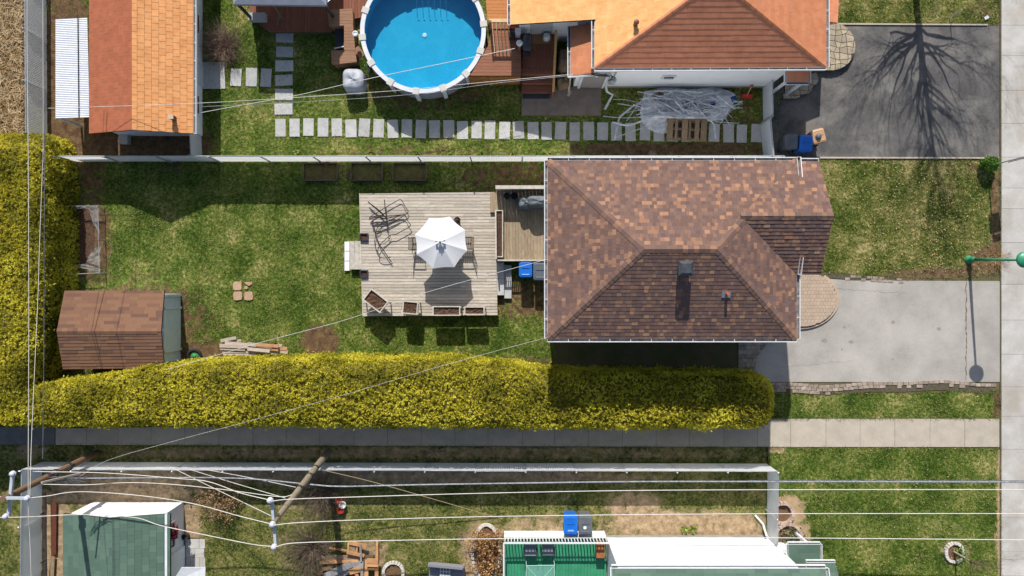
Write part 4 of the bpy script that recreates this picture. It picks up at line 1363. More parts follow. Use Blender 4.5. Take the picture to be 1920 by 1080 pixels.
fence('short white slatted gate panel between orange shed and long fence', [G(378, 256), G(380, 301)], 1.2)
fence('white slatted fence pair leaning by the debris pile and driveway', [G(1429, 163), G(1430, 230), G(1425, 236), G(1431, 303)], 1.3, 1.6)
fence('white slatted fence along the footpath below the long hedge', [G(80, 866), G(1437, 869)], FH)
fence('white slatted fence running down beside the green shed at left', [G(80, 868), G(77, 1170)], FH)
fence('white slatted fence with gate beside the green roofed house', [G(1438, 871), G(1437, 955), G(1437, 1002)], FH, 1.9)

# ------------------------------------------------------------------ hedges
M_HEDGE = leafmat('cedar_spray', [A(102, 101, 30, 1.32), A(143, 139, 41, 1.32), A(175, 168, 53, 1.32), A(201, 190, 65, 1.32), A(220, 208, 87, 1.32)], trans=.38, scale=.9, rough=.6, vw=.5, nw=1.7)
M_HCORE = mat('cedar_inner', A(96, 90, 26), A(116, 108, 34), scale=6)
def hedge(label, plan, n_spray, base):
    """plan(s, t) -> surface point and outward normal for s along and t round the section"""
    h = thing('cedar_hedge', label, 'hedge', base)
    NS, NT = 150, 22
    mb = MB(); grid = []
    for i in range(NS + 1):
        for j in range(NT + 1):
            p, n_ = plan(i / NS, j / NT)
            k = mnoise.noise(p * 1.3) * .06 + mnoise.noise(p * 4) * .04 - .19
            grid.append(p + n_ * k)
    fs = [(i * (NT + 1) + j, i * (NT + 1) + j + 1, (i + 1) * (NT + 1) + j + 1, (i + 1) * (NT + 1) + j) for i in range(NS) for j in range(NT)]
    fs.append(tuple(range(NT, -1, -1))); fs.append(tuple(NS * (NT + 1) + j for j in range(NT + 1)))
    mb.add(grid, fs); obj('inner_growth', mb, M_HCORE, h, smooth=True)
    per = 9; nc = n_spray // per; n_spray = nc * per
    Cc = np.empty((nc, 3)); Nc = np.empty((nc, 3)); gap_ = np.zeros(nc)
    for k in range(nc):
        p, n_ = plan(R.random(), R.random())
        q = mnoise.noise(p * 1.1) * .08 + mnoise.noise(p * 3.2) * .05 + mnoise.noise(p * 8) * .05
        d = q + R.uniform(-.09, .03) + (R.uniform(.04, .14) if R.random() < .04 else 0)
        if mnoise.noise(p * 2.2 + Vector((9, 9, 9))) < -.52: d -= .16
        Cc[k] = p + n_ * d; Nc[k] = n_
    tone = np.repeat(NPR.random(nc), per)
    rd = randdirs(n_spray)
    Nn = np.repeat(Nc, per, 0)
    U = Nn * .75 + rd
    U /= np.linalg.norm(U, axis=1, keepdims=True)
    P_ = np.repeat(Cc, per, 0) + U * NPR.uniform(.01, .06, n_spray)[:, None] - Nn * .02
    V = np.cross(U, randdirs(n_spray)); V /= np.linalg.norm(V, axis=1, keepdims=True)
    sz = NPR.uniform(.025, .048, n_spray)[:, None]
    quads_mesh('foliage', P_, U * sz, V * sz * .5, .6 * tone + .4 * NPR.random(n_spray), M_HEDGE, h)
    return h
def interp(tab, x):
    for (a, u), (b, v) in zip(tab, tab[1:]):
        if x <= b: return u + (v - u) * max(0, (x - a) / (b - a))
    return tab[-1][1]
UP = [(80, 728), (140, 708), (250, 690), (330, 676), (450, 666), (620, 662), (860, 663), (960, 672), (1032, 686), (1330, 690), (1400, 694), (1420, 706), (1431, 728)]
LOW = [(80, 779), (200, 782), (700, 783), (1100, 786), (1380, 786), (1410, 780), (1425, 768), (1431, 750)]
TOP = [(80, 2.75), (180, 2.7), (330, 2.65), (700, 2.75), (900, 2.8), (1032, 2.72), (1385, 2.72), (1405, 2.5), (1422, 1.9), (1431, 1.0)]
def sect(t, y0, y1, ht, rr=.45, k=.86):
    """round-shouldered section; returns across (0..1), height and normal"""
    L1 = ht - rr; L2 = max(.2, abs(y1 - y0) - 2 * rr); arc = rr * math.pi / 2
    tot = 2 * L1 + L2 + 2 * arc
    s = t * tot
    if s < L1: return 0.0, s, (-1, 0)
    s -= L1
    if s < arc: a = s / rr; return rr * (1 - math.cos(a)), L1 + rr * math.sin(a), (-math.cos(a), math.sin(a))
    s -= arc
    if s < L2: return rr + s, ht, (0, 1)
    s -= L2
    if s < arc: a = s / rr; return rr + L2 + rr * math.sin(a), L1 + rr * math.cos(a), (math.sin(a), math.cos(a))
    s -= arc
    return 2 * rr + L2, L1 - s, (1, 0)
def planH(s, t):
    x = 80 + s * (1431 - 80)
    yu, yl, ht = interp(UP, x), interp(LOW, x), interp(TOP, x)
    wdt = (yl - yu) / S
    a, z, n_ = sect(t, 0, wdt, max(ht, .6), min(.62, wdt / 2.5, ht * .6))
    lean = .18 * (1 - z / max(ht, .6))                 # foot a little wider
    p = Vector(((x - 960) / S, -(yu - 540) / S - a, z))
    return p, Vector((0, -n_[0], n_[1]))
hedge('long trimmed yellow green cedar hedge beside the footpath', planH, 330000, G(760, 735))
XR = [(255, 118), (275, 140), (330, 149), (520, 149), (640, 140), (700, 122), (775, 108)]
def planV(s, t):
    y = 262 + s * (776 - 262)
    xr = interp(XR, y); ht = interp([(262, 1.3), (275, 2.0), (300, 2.55), (700, 2.75), (776, 2.7)], y)
    wdt = (xr - (-30)) / S
    a, z, n_ = sect(t, 0, wdt, ht, .5)
    p = Vector(((xr - 960) / S - a, -(y - 540) / S, z))
    return p, Vector((-n_[0], 0, n_[1]))
hedge('broad cedar hedge along the left edge of the back lawn', planV, 160000, G(60, 520))

# ------------------------------------------------------------------ timber decks
def boards(part, pts, z, ang, bw, th, mat_, lmin=9, lmax=9, gap=.008, nm='plank', u='W', dzr=.003):
    """planks clipped to an outline, one object each"""
    P = [W(x, y, z) if u == 'W' else G(x, y, z) for x, y in pts]
    ca, sa = math.cos(ang), math.sin(ang)
    Q = ccw([(p.x * ca + p.y * sa, -p.x * sa + p.y * ca) for p in P])
    xs = [q[0] for q in Q]; ys = [q[1] for q in Q]
    y = min(ys); k = 0
    while y < max(ys) - .02:
        x = min(xs) - R.uniform(0, lmin * .6 if lmin < 8 else 0)
        while x < max(xs):
            L_ = R.uniform(lmin, lmax)
            c = clip_convex(Q, [(x + .002, y + gap / 2), (x + L_ - .002, y + gap / 2), (x + L_ - .002, y + bw - gap / 2), (x + .002, y + bw - gap / 2)])
            if len(c) >= 3 and abs(area2(c)) > .003:
                zz = z + R.uniform(-dzr, dzr)
                b = MB(); b.slab([Vector((a * ca - bb * sa, a * sa + bb * ca, zz)) for a, bb in ccw(c)], (0, 0, -th), bottom=False)
                obj(nm, b, mat_, part); k += 1
            x += L_
        y += bw
    return k
def deck_frame(part, pts, z, mat_, depth=None, inset=2):
    P = ccw([W(x, y, z - .04) for x, y in pts]); c = sum(P, Vector()) / len(P)
    P = [p + (c - p).normalized() * .03 for p in P]
    mb = MB(); mb.slab(P, (0, 0, -(depth or z - .06))); return obj('frame', mb, mat_, part)

M_OLDWOOD = mat('weathered_grey_wood', A(226, 217, 204), A(174, 160, 142), scale=3, stretch=(1.2, 14, 14), vary=.17, fine=.18, bump=.003, bscale=20, col3=A(198, 186, 166), scale3=1.2, lo=.3, hi=.7)
M_OLDWOODV = mat('weathered_landing_wood', A(188, 170, 142), A(140, 120, 94), scale=3, stretch=(14, 1.2, 14), vary=.12, fine=.22, bump=.003, bscale=20, lo=.3, hi=.7)
M_OLDPALE = mat('pale_painted_wood', A(214, 206, 194), A(190, 180, 166), scale=6, vary=.06)
M_FRAME = mat('dark_frame_wood', A(96, 84, 70))
DZ = .42
dk = thing('grey_deck', 'weathered grey plank deck with the white parasol', 'deck', G(800, 478))
OUT = [(675, 363), (926, 360), (927, 400), (932, 400), (933.5, 590), (682, 592), (680, 520)]
OUT = [(675, 363), (927, 360), (933, 590), (681, 592)]
deck_frame(dk, OUT, DZ, M_FRAME)
boards(dk, OUT, DZ, 0, .138, .035, M_OLDWOOD, 1.6, 3.8, gap=.016)
mb = MB(); mb.beam(W(681, 592, DZ - .1), W(933, 590, DZ - .1), .03, .2); mb.beam(W(675, 363, DZ - .1), W(681, 592, DZ - .1), .03, .2); obj('rim_board', mb, M_OLDWOOD, dk)
ld = thing('house_landing', 'small weathered landing deck between grey deck and brown roofed house', 'landing', G(978, 425))
LZ2 = .72
OL = [(930, 358), (1030, 358), (1030, 487), (930, 487)]
deck_frame(ld, OL, LZ2, M_FRAME); boards(ld, OL, LZ2, math.pi / 2, .135, .035, M_OLDWOODV, 9, 9)
yb_ = W(0, 358, LZ2).y + .03
mb = MB(); mb.beam((W(929, 0, LZ2 + .95).x, yb_, LZ2 + .95), (W(1024, 0, LZ2 + .95).x, yb_, LZ2 + .95), .15, .05)
for i in range(15):
    x_ = W(931 + i * 6.8, 0, LZ2).x; mb.box((x_ + .07, yb_, .3), (.15, .03, LZ2 + .62))
obj('back_rail', mb, M_OLDPALE, ld)
mb = MB(); mb.beam(W(931, 488, LZ2 + .35), W(1026, 488, LZ2 + .35), .07, .05)
for i in range(26): mb.beam(W(935 + i * 3.6, 488, LZ2 - .1), W(935 + i * 3.6, 488.6, LZ2 + .34), .04, .03)
obj('front_rail', mb, M_OLDPALE, ld)
mb = MB(); mb.beam(W(929.5, 395, LZ2 + .4), W(930.5, 486, LZ2 + .4), .06, .5); obj('side_rail', mb, M_OLDPALE, ld)
mb = MB(); mb.slab(ccw([W(919, 361, .56), W(931, 361, .56), W(931, 398, .56), W(919, 398, .56)]), (0, 0, -.14)); obj('step', mb, M_OLDWOODV, ld)
M_POTSOIL = mat('planter_soil', A(112, 84, 66), A(74, 52, 40), scale=14, bump=.03, bscale=30)
def planter(label, c, lx, ly, rz, z0, h, wood, legs=True, name='planter_box', tall=.0, t=.045, group=None):
    """raised wooden box with soil; c = (px, py) of its top centre at height z0 + h"""
    p = W(c[0], c[1], z0 + h)
    b = thing(name, label, 'planter', Vector((p.x, p.y, z0)), group)
    ca, sa = math.cos(rz), math.sin(rz)
    def q(i, j, k): return Vector((p.x + i * ca - j * sa, p.y + i * sa + j * ca, z0 + k))
    zb = h - .28 if legs else 0.0
    for (a, bb) in (((-lx / 2, -ly / 2 + t / 2), (lx / 2, -ly / 2 + t / 2)), ((-lx / 2, ly / 2 - t / 2), (lx / 2, ly / 2 - t / 2)),
                    ((-lx / 2 + t / 2, -ly / 2 + t), (-lx / 2 + t / 2, ly / 2 - t)), ((lx / 2 - t / 2, -ly / 2 + t), (lx / 2 - t / 2, ly / 2 - t))):
        m = MB(); m.beam(q(a[0], a[1], (zb + h) / 2), q(bb[0], bb[1], (zb + h) / 2), t, h - zb); obj('side_board', m, wood, b)
    m = MB(); nx = 8
    gx = [(-lx / 2 + t) + (lx - 2 * t) * i / nx for i in range(nx + 1)]; gy = [(-ly / 2 + t) + (ly - 2 * t) * i / 5 for i in range(6)]
    vs = [q(x, y, h - .07 + R.uniform(-.025, .025)) for x in gx for y in gy]
    m.add(vs, [(i * 6 + j, (i + 1) * 6 + j, (i + 1) * 6 + j + 1, i * 6 + j + 1) for i in range(nx) for j in range(5)]); obj('soil', m, M_POTSOIL, b)
    if legs:
        for i in (-1, 1):
            for j in (-1, 1):
                m = MB(); m.beam(q(i * (lx / 2 + .02), j * (ly / 2 - .05), 0), q(i * (lx / 2 + .02), j * (ly / 2 - .05), h - .02), .05, .06); obj('leg', m, wood, b)
    return b
planter('long narrow soil planter on the rail between the two grey decks', (936, 438), .34, 2.05, 0, LZ2, .42, M_OLDPALE, False)
planter('tilted grey wooden planter box at the corner of the grey deck', (704, 564), .95, .62, math.radians(-38), DZ, .7, M_OLDPALE)
planter('small wooden planter box second from the left on the deck edge', (769, 577), .66, .56, math.radians(-5), DZ, .66, M_OLDPALE)
planter('long pale wooden planter box on the deck edge below the parasol', (837, 583), 1.2, .42, 0, DZ, .62, M_OLDPALE)
planter('shorter wooden planter box at the right end of the deck edge', (889.5, 582.5), .88, .36, 0, DZ, .62, M_OLDPALE)
M_CHAR = mat('charcoal_planter', A(70, 72, 80), A(58, 60, 66), scale=5)
planter('dark low soil trough above the deck steps', (682, 444), .38, .32, 0, .2, .34, M_CHAR, False)
planter('dark low soil trough below the deck steps', (682, 513), .36, .32, 0, .2, .34, M_CHAR, False)
# garden steps at the left of the deck with three white blocks
stp = thing('deck_steps', 'wooden step with white block edging left of the grey deck', 'steps', G(662, 480))
for i, (xa, xb) in enumerate(((656, 664.5), (665, 673), (673.5, 680))):
    mb = MB(); mb.slab(ccw([W(xa, 452, .3), W(xb, 452, .3), W(xb + .5, 505, .3), W(xa, 505, .3)]), (0, 0, -.26 if i == 0 else -.06)); obj('tread', mb, M_OLDPALE, stp)
for i in range(3):
    mb = MB(); mb.slab(ccw([W(646, 453 + i * 18.5, .12), W(655.2, 453 + i * 18.5, .12), W(655.2, 470.5 + i * 18.5, .12), W(646, 470.5 + i * 18.5, .12)]), (0, 0, -.12)); obj('block', mb, M_WHITE, stp)
st2 = thing('grey_stairs', 'grey slab stairs in shade between deck and house', 'stairs', G(950, 525))
for i, (x, z, y0, y1) in enumerate(((938, .34, 492, 554), (952, .17, 497, 560))):
    for k in range(2):
        a, b = y0 + (y1 - y0) * k / 2, y0 + (y1 - y0) * (k + 1) / 2 - .6
        mb = MB(); mb.slab(ccw([W(x - 7, a, z), W(x + 7, a, z), W(x + 7, b, z), W(x - 7, b, z)]), (0, 0, -z)); obj('tread', mb, M_STONE, st2)

# ------------------------------------------------------------------ parasol, table, chairs
M_CANVAS = mat('white_canvas', A(244, 244, 246), A(238, 238, 241), scale=2, rough=.9, spec=.1, transl=.12)
pc_ = W(827, 455, DZ + 1.55)
um = thing('patio_parasol', 'white eight panelled parasol over the deck table', 'parasol', Vector((pc_.x, pc_.y, DZ)))
rim = [W(x, y, DZ + 1.5) for x, y in ((804, 409), (843.6, 406), (872, 431), (876, 470), (852, 501), (812, 504), (781, 477), (778, 440))]
apx = Vector((pc_.x, pc_.y, DZ + 1.83))
def canopy(rim, apx, top_t, n=6, sag=.03):
    mb = MB()
    for i in range(8):
        a, b = rim[i], rim[(i + 1) % 8]
        prev = None
        for r_ in range(n + 1):
            t = top_t + (1 - top_t) * r_ / n
            row = []
            for k in range(5):
                s_ = k / 4
                p = apx.lerp(a.lerp(b, s_), t)
                m = 4 * s_ * (1 - s_)
                p = p + Vector((0, 0, -sag * m * t + .015 * math.sin(math.pi * t)))
                p = p + (apx - p) * (.035 * m * t if r_ == n else 0.02 * m * t)
                row.append(p)
            if prev:
                for k in range(4): mb.add([prev[k], row[k], row[k + 1], prev[k + 1]], [(0, 1, 2, 3)], a=i / 9)
            prev = row
    return mb
can = obj('canopy', canopy(rim, apx, .1), M_CANVAS, um, smooth=False)
capr = [apx.lerp(p, .2) + Vector((0, 0, .12)) for p in rim]
obj('vent_cap', canopy(capr, apx + Vector((0, 0, .14)), .02, 3, .05), M_CANVAS, can)
mb = MB(); mb.tube([Vector((pc_.x, pc_.y, DZ)), apx + Vector((0, 0, .1))], .024, 10); obj('pole', mb, mat('grey_pole', A(150, 150, 152), rough=.4), um)
mb = MB(); mb.lathe(apx + Vector((0, 0, .14)), [(.03, 0), (.04, .04), (.02, .09), (.005, .11)], 10); obj('finial', mb, M_DARK, um)
for p in rim:
    mb = MB(); mb.tube([apx - Vector((0, 0, .06)), p - Vector((0, 0, .015))], .012, 5); obj('rib', mb, M_DARK, um)
M_TABLE = mat('brown_slat_table', A(112, 98, 88), A(96, 84, 76), scale=5)
tb = thing('patio_table', 'rectangular brown table under the white parasol', 'table', Vector((pc_.x, pc_.y - .1, DZ)))
tc = G(837, 466)
for i in range(8):
    mb = MB(); mb.box((tc.x, tc.y - .42 + i * .12, DZ + .7), (1.35, .105, .03)); obj('table_slat', mb, M_TABLE, tb)
for i in (-1, 1):
    for j in (-1, 1):
        mb = MB(); mb.box((tc.x + i * .6, tc.y + j * .4, DZ), (.05, .05, .7)); obj('leg', mb, M_DARK, tb)
def chair(label, x, y, rz, z0, seatm, framem, name='patio_chair', group=None, arm=True, seat_w=.5):
    """chair facing +y before turning by rz"""
    t = thing(name, label, 'chair', (x, y, z0), group)
    t.rotation_euler = (0, 0, 0)
    ca, sa = math.cos(rz), math.sin(rz)
    def q(i, j, k): return Vector((x + i * ca - j * sa, y + i * sa + j * ca, z0 + k))
    h = seat_w / 2
    for k in range(5):
        j = -.2 + k * .1
        mb = MB(); mb.beam(q(-h, j, .42), q(h, j, .42), .085, .02); obj('seat_slat', mb, seatm, t)
    for k in range(4):
        mb = MB(); mb.beam(q(-h, -.25 - k * .035, .5 + k * .11), q(h, -.25 - k * .035, .5 + k * .11), .02, .085); obj('back_slat', mb, seatm, t)
    for i in (-1, 1):
        mb = MB(); mb.tube([q(i * h, .22, 0), q(i * h, .22, .62)], .016, 6); mb.tube([q(i * h, -.32, 0), q(i * h, -.24, .42), q(i * h, -.37, .9)], .016, 6); obj('leg', mb, framem, t)
        if arm:
            mb = MB(); mb.beam(q(i * (h + .01), -.27, .63), q(i * (h + .01), .24, .63), .05, .025); obj('armrest', mb, framem, t)
    return t
M_CHS = mat('taupe_slat', A(142, 130, 118), A(124, 112, 102), scale=6)
cl = W(782, 457, DZ + .6); cr_ = W(874, 456, DZ + .6)
chair('taupe slatted chair left of the parasol table', cl.x + .02, cl.y, -math.pi / 2, DZ, M_CHS, M_DARK)
chair('taupe slatted chair right of the parasol table', cr_.x - .02, cr_.y, math.pi / 2, DZ, M_CHS, M_DARK)
c2 = W(838, 425, DZ + .5)
chair('taupe slatted chair mostly hidden under the parasol top edge', c2.x + .2, c2.y - .1, math.pi, DZ, M_CHS, M_DARK)
mb = MB(); n = 60
bp = W(857, 413, DZ + .3)
tw = thing('potted_plant', 'small dark red potted plant peeking out beside the parasol', 'plant', Vector((bp.x, bp.y, DZ)))
mb.lathe((bp.x, bp.y, DZ), [(.1, 0), (.14, .25), (.15, .26), (.11, .2)], 12); obj('pot', mb, M_DARK, tw)
P_ = np.stack([NPR.normal(bp.x, .07, n), NPR.normal(bp.y, .07, n), NPR.uniform(DZ + .22, DZ + .45, n)], 1); d = randdirs(n); e = np.cross(d, randdirs(n))
quads_mesh('leaves', P_, d * .05, e * .03, NPR.random(n), leafmat('dark_red_leaf', [A(60, 30, 34), A(96, 50, 56), A(130, 80, 84)], scale=5), tw)
# folded garden-swing frame lying on the deck: bent black tubes
sw_ = thing('swing_frame', 'heap of bent black steel tubes from a dismantled garden swing', 'swing frame', W(725, 430, DZ))
ZS = DZ + .05
def zpt(l, z): return [W(640 + x / 6.0, 340 + y / 6.0, z) for x, y in l]
for k, (l, z, r_) in enumerate((
    ([(315, 430), (330, 395), (420, 340), (520, 280), (600, 235), (650, 207), (680, 215), (715, 280), (750, 335), (740, 360), (690, 395), (600, 450), (520, 490), (420, 510), (365, 500), (345, 470), (375, 430), (450, 400), (560, 385), (650, 378), (700, 378)], .10, .017),
    ([(345, 470), (350, 490), (400, 510), (470, 470), (560, 430), (690, 375), (715, 380), (750, 450), (778, 490), (760, 515), (680, 560), (610, 598), (555, 605), (490, 660), (435, 715), (412, 770), (415, 830), (450, 860), (520, 862), (562, 850)], .16, .017),
    ([(360, 450), (370, 540), (385, 600), (375, 680), (390, 760), (430, 830)], .07, .015), ([(385, 600), (430, 710), (490, 800), (565, 908)], .09, .02),
    ([(385, 598), (430, 570), (455, 520), (460, 490)], .05, .012), ([(435, 718), (500, 690), (540, 650), (558, 612)], .05, .012),
    ([(300, 230), (370, 290), (440, 350), (505, 410)], .14, .024), ([(310, 240), (400, 305), (480, 375)], .2, .016), ([(485, 205), (495, 330), (508, 410), (512, 480), (520, 580)], .19, .02),
    ([(320, 405), (400, 390), (460, 385), (510, 412)], .22, .026), ([(320, 425), (400, 405), (500, 418), (600, 395), (690, 378)], .1, .024), ([(385, 595), (400, 540), (440, 480), (520, 455), (600, 420)], .06, .014))):
    mb = MB(); mb.tube(smooth_path(zpt(l, ZS + z), 4), r_, 6); obj('tube', mb, mat('black_steel', A(66, 58, 62), A(54, 48, 52), scale=9, rough=.5), sw_)
# covered grill and two round pots on the landing
M_COVER = mat('grey_cover', A(120, 126, 130), A(104, 110, 114), scale=4, rough=.7)
gp_ = W(1003, 377, LZ2 + .8)
gb = thing('covered_grill', 'barbecue under a grey fabric cover on the landing', 'grill', Vector((gp_.x, gp_.y, LZ2)))
def cloth_block(c, lx, ly, h, top=.85, seed=0, n=20, m=8, fold=.04):
    mb = MB(); vs = []
    for j in range(m + 1):
        t = j / m; z = h * min(1, t * 1.25); k = 1.0 if t < .7 else 1 - (t - .7) / .3 * (1 - .02)
        for i in range(n):
            a = 2 * math.pi * i / n; ca, sa = math.cos(a), math.sin(a)
            rr_ = 1 / max(abs(ca) ** 4 + abs(sa) ** 4, 1e-6) ** .25
            f = 1 + fold * math.sin(5 * a + seed) * (1 - t) + fold * math.sin(9 * a + seed * 2) * (1 - t) * .6
            kk = (1 - (1 - top) * min(1, t / .7)) * k
            vs.append(Vector(c) + Vector((ca * rr_ * lx / 2 * f * kk, sa * rr_ * ly / 2 * f * kk, z + (.03 * math.sin(3 * a + seed) if t > .6 else 0))))
    fs = [(j * n + i, j * n + (i + 1) % n, (j + 1) * n + (i + 1) % n, (j + 1) * n + i) for j in range(m) for i in range(n)]
    fs.append(tuple(m * n + i for i in range(n))); mb.add(vs, fs); return mb
obj('cover', cloth_block((gp_.x + .15, gp_.y, LZ2), 1.05, .52, .95, .9, 1), M_COVER, gb, smooth=True)
obj('cover_flap', cloth_block((gp_.x - .42, gp_.y - .03, LZ2), .62, .62, .72, .85, 2), M_COVER, gb, smooth=True)
for k, x in enumerate((950.5, 964)):
    p = W(x, 367, LZ2 + .3); mb = MB(); mb.lathe((p.x, p.y, LZ2), [(.11, 0), (.15, .28), (.165, .3), (.14, .3), (.12, .12), (.0, .12)], 18)
    tag(obj('round_pot', mb, mat('dark_grey_pot', A(92, 92, 94)) if k == 0 else M_CHAR), ('grey round pot on the landing, left of a darker pot', 'black round pot on the landing beside the covered grill')[k], 'pot')

# ------------------------------------------------------------------ wheelie bins
def bin_(label, px, py, rz, z, col, lid=None, d=(.58, .72), mark=None, group=None):
    p = W(px, py, 1.0 + z)
    b = thing('wheelie_bin', label, 'bin', Vector((p.x, p.y, z)), group)
    lx, ly = d; ca, sa = math.cos(rz), math.sin(rz)
    def q(i, j, k): return Vector((p.x + i * ca - j * sa, p.y + i * sa + j * ca, z + k))
    mb = MB(); k0, k1 = .78, .97
    vs = [q(i * lx / 2 * k0, j * ly / 2 * k0, .06) for i, j in ((-1, -1), (1, -1), (1, 1), (-1, 1))] + [q(i * lx / 2 * k1, j * ly / 2 * k1, .95) for i, j in ((-1, -1), (1, -1), (1, 1), (-1, 1))]
    mb.add(vs, [(3, 2, 1, 0), (0, 1, 5, 4), (1, 2, 6, 5), (2, 3, 7, 6), (3, 0, 4, 7), (4, 5, 6, 7)]); obj('body', mb, col, b)
    mb = MB(); pr = [(.5, .96, .5), (.52, .98, .52), (.5, 1.01, .5), (.36, 1.04, .36), (.34, 1.03, .33)]
    vs = []
    for (a, h, c) in pr: vs += [q(i * lx * a, j * ly * c, h) for i, j in ((-.8, -1), (.8, -1), (1, -.85), (1, .85), (.8, 1), (-.8, 1), (-1, .85), (-1, -.85))]
    fs = [(r_ * 8 + i, r_ * 8 + (i + 1) % 8, r_ * 8 + 8 + (i + 1) % 8, r_ * 8 + 8 + i) for r_ in range(4) for i in range(8)] + [tuple(32 + i for i in range(8))]
    mb.add(vs, fs)
    mb.beam(q(-lx * .3, -ly * .06, 1.045), q(lx * .3, -ly * .06, 1.045), .03, .02)
    ld_ = obj('lid', mb, lid or col, b)
    mb = MB(); mb.tube([q(-lx * .42, ly * .54, .96), q(lx * .42, ly * .54, .96)], .018, 6); obj('handle', mb, lid or col, b)
    for s_ in (-1, 1):
        mb = MB(); mb.lathe(q(s_ * lx * .42, ly * .4, .1), [(.1, -.025), (.1, .025)], 14, axis=(ca, sa, 0)); obj('wheel', mb, M_DARK, b)
    if mark:
        if mark == 'disc':
            mb = MB(); mb.lathe(q(.02, .12, 1.034), [(.075, 0), (.07, .006)], 16); obj('sticker', mb, M_WHITEP, b)
        else:
            mb = MB()
            for k in range(6): mb.beam(q(-.12 + k * .042, .24, 1.035), q(-.12 + k * .042 + .026, .24, 1.035), .06, .006)
            obj('lettering', mb, mat('pale_blue_print', A(190, 214, 240)), b)
    return b
M_BLUE = mat('blue_plastic', A(30, 120, 220), A(24, 108, 206), scale=3, rough=.4, spec=.5)
M_GREYB = mat('grey_plastic', A(112, 116, 122), A(100, 104, 110), scale=3, rough=.5, spec=.4)
M_TANB = mat('tan_plastic', A(206, 166, 128), A(192, 152, 114), scale=3, rough=.5, spec=.4)
bin_('blue wheelie bin on the sand beside the green deck', 1070, 984, math.pi, .02, M_BLUE, d=(.6, .82), mark='print')
bin_('grey wheelie bin with white disc beside the green deck', 1097.5, 984, math.pi, .02, M_GREYB, d=(.58, .82), mark='disc')
bin_('blue wheelie bin in shade under the main house eave', 985.5, 504, math.pi, .02, M_BLUE, d=(.56, .7))
bin_('dark ribbed wheelie bin in shade beside the blue bin', 1013, 508, math.pi, .02, mat('slate_plastic', A(96, 104, 112), rough=.5), d=(.6, .78))
bin_('blue wheelie bin beside the dark neighbour driveway', 1511.5, 268, math.radians(176), .02, M_BLUE, d=(.56, .68))
tanbin = bin_('tan wheelie bin with a round knob on the neighbour driveway', 1535, 255, math.radians(-165), .02, M_TANB, d=(.56, .6))
bin_('grey wheelie bin in the shadow by the neighbour driveway', 1484, 265, math.pi, .02, M_GREYB, d=(.54, .62))
p = W(1534, 256, 1.05); mb = MB(); mb.lathe((p.x, p.y, 1.06), [(.12, 0), (.13, .05), (.09, .1), (.04, .12)], 14); obj('lid_knob', mb, M_GREYB, tanbin)

# ------------------------------------------------------------------ pool and its timber surrounds
PZ = 1.32
pcx, pcy = 793, 57
pc0 = W(pcx, pcy, PZ); PRAD = 118 / FPX * (CAM_H - PZ)
pool = thing('round_pool', 'round above ground pool with blue water and white rim', 'pool', Vector((pc0.x, pc0.y, 0)))
def ring(r, z, n=48): return [Vector((pc0.x + r * math.cos(2 * math.pi * i / n), pc0.y + r * math.sin(2 * math.pi * i / n), z)) for i in range(n)]
def band(mb, a, b, mi=0):
    n = len(a)
    for i in range(n): mb.add([a[i], a[(i + 1) % n], b[(i + 1) % n], b[i]], [(0, 1, 2, 3)], mi)
mb = MB(); band(mb, ring(PRAD - .1, 0), ring(PRAD - .1, PZ - .02)); obj('outer_wall', mb, mat('grey_pool_wall', A(150, 156, 166), A(132, 138, 150), scale=3), pool, True)
M_LINER = mat('pool_liner', A(22, 180, 216), A(14, 160, 204), scale=22, mid=(34, .14), fine=.1, rough=.6, col3=A(34, 180, 218), scale3=1.5)
mb = MB(); band(mb, ring(PRAD - .12, PZ - .02), ring(PRAD - .12, .45)); mb.poly(ring(PRAD - .12, .45)); obj('liner', mb, M_LINER, pool)
m = bpy.data.materials.new('pool_water'); m.use_nodes = True
N_, L_ = m.node_tree.nodes, m.node_tree.links
N_.remove(N_['Principled BSDF'])
tr_ = N_.new('ShaderNodeBsdfTransparent'); tr_.inputs[0].default_value = (.72, .93, .97, 1)
gl_ = N_.new('ShaderNodeBsdfGlossy'); gl_.inputs['Roughness'].default_value = .08
mx_ = N_.new('ShaderNodeMixShader'); bn_ = N_.new('ShaderNodeBump'); bn_.inputs['Distance'].default_value = .01
nz_ = N_.new('ShaderNodeTexNoise'); nz_.inputs['Scale'].default_value = 8
L_.new(nz_.outputs['Fac'], bn_.inputs['Height']); L_.new(bn_.outputs[0], gl_.inputs['Normal']); mx_.inputs[0].default_value = .035
L_.new(tr_.outputs[0], mx_.inputs[1]); L_.new(gl_.outputs[0], mx_.inputs[2]); L_.new(mx_.outputs[0], N_['Material Output'].inputs[0])
mb = MB(); mb.poly(ring(PRAD - .125, 1.2)); obj('water', mb, m, pool)
M_RIM = mat('white_pool_rim', A(236, 238, 242), A(224, 226, 230), scale=4, rough=.4, spec=.5)
M_RIMC = mat('beige_rim_cap', A(214, 210, 202), rough=.4)
nseg = 14
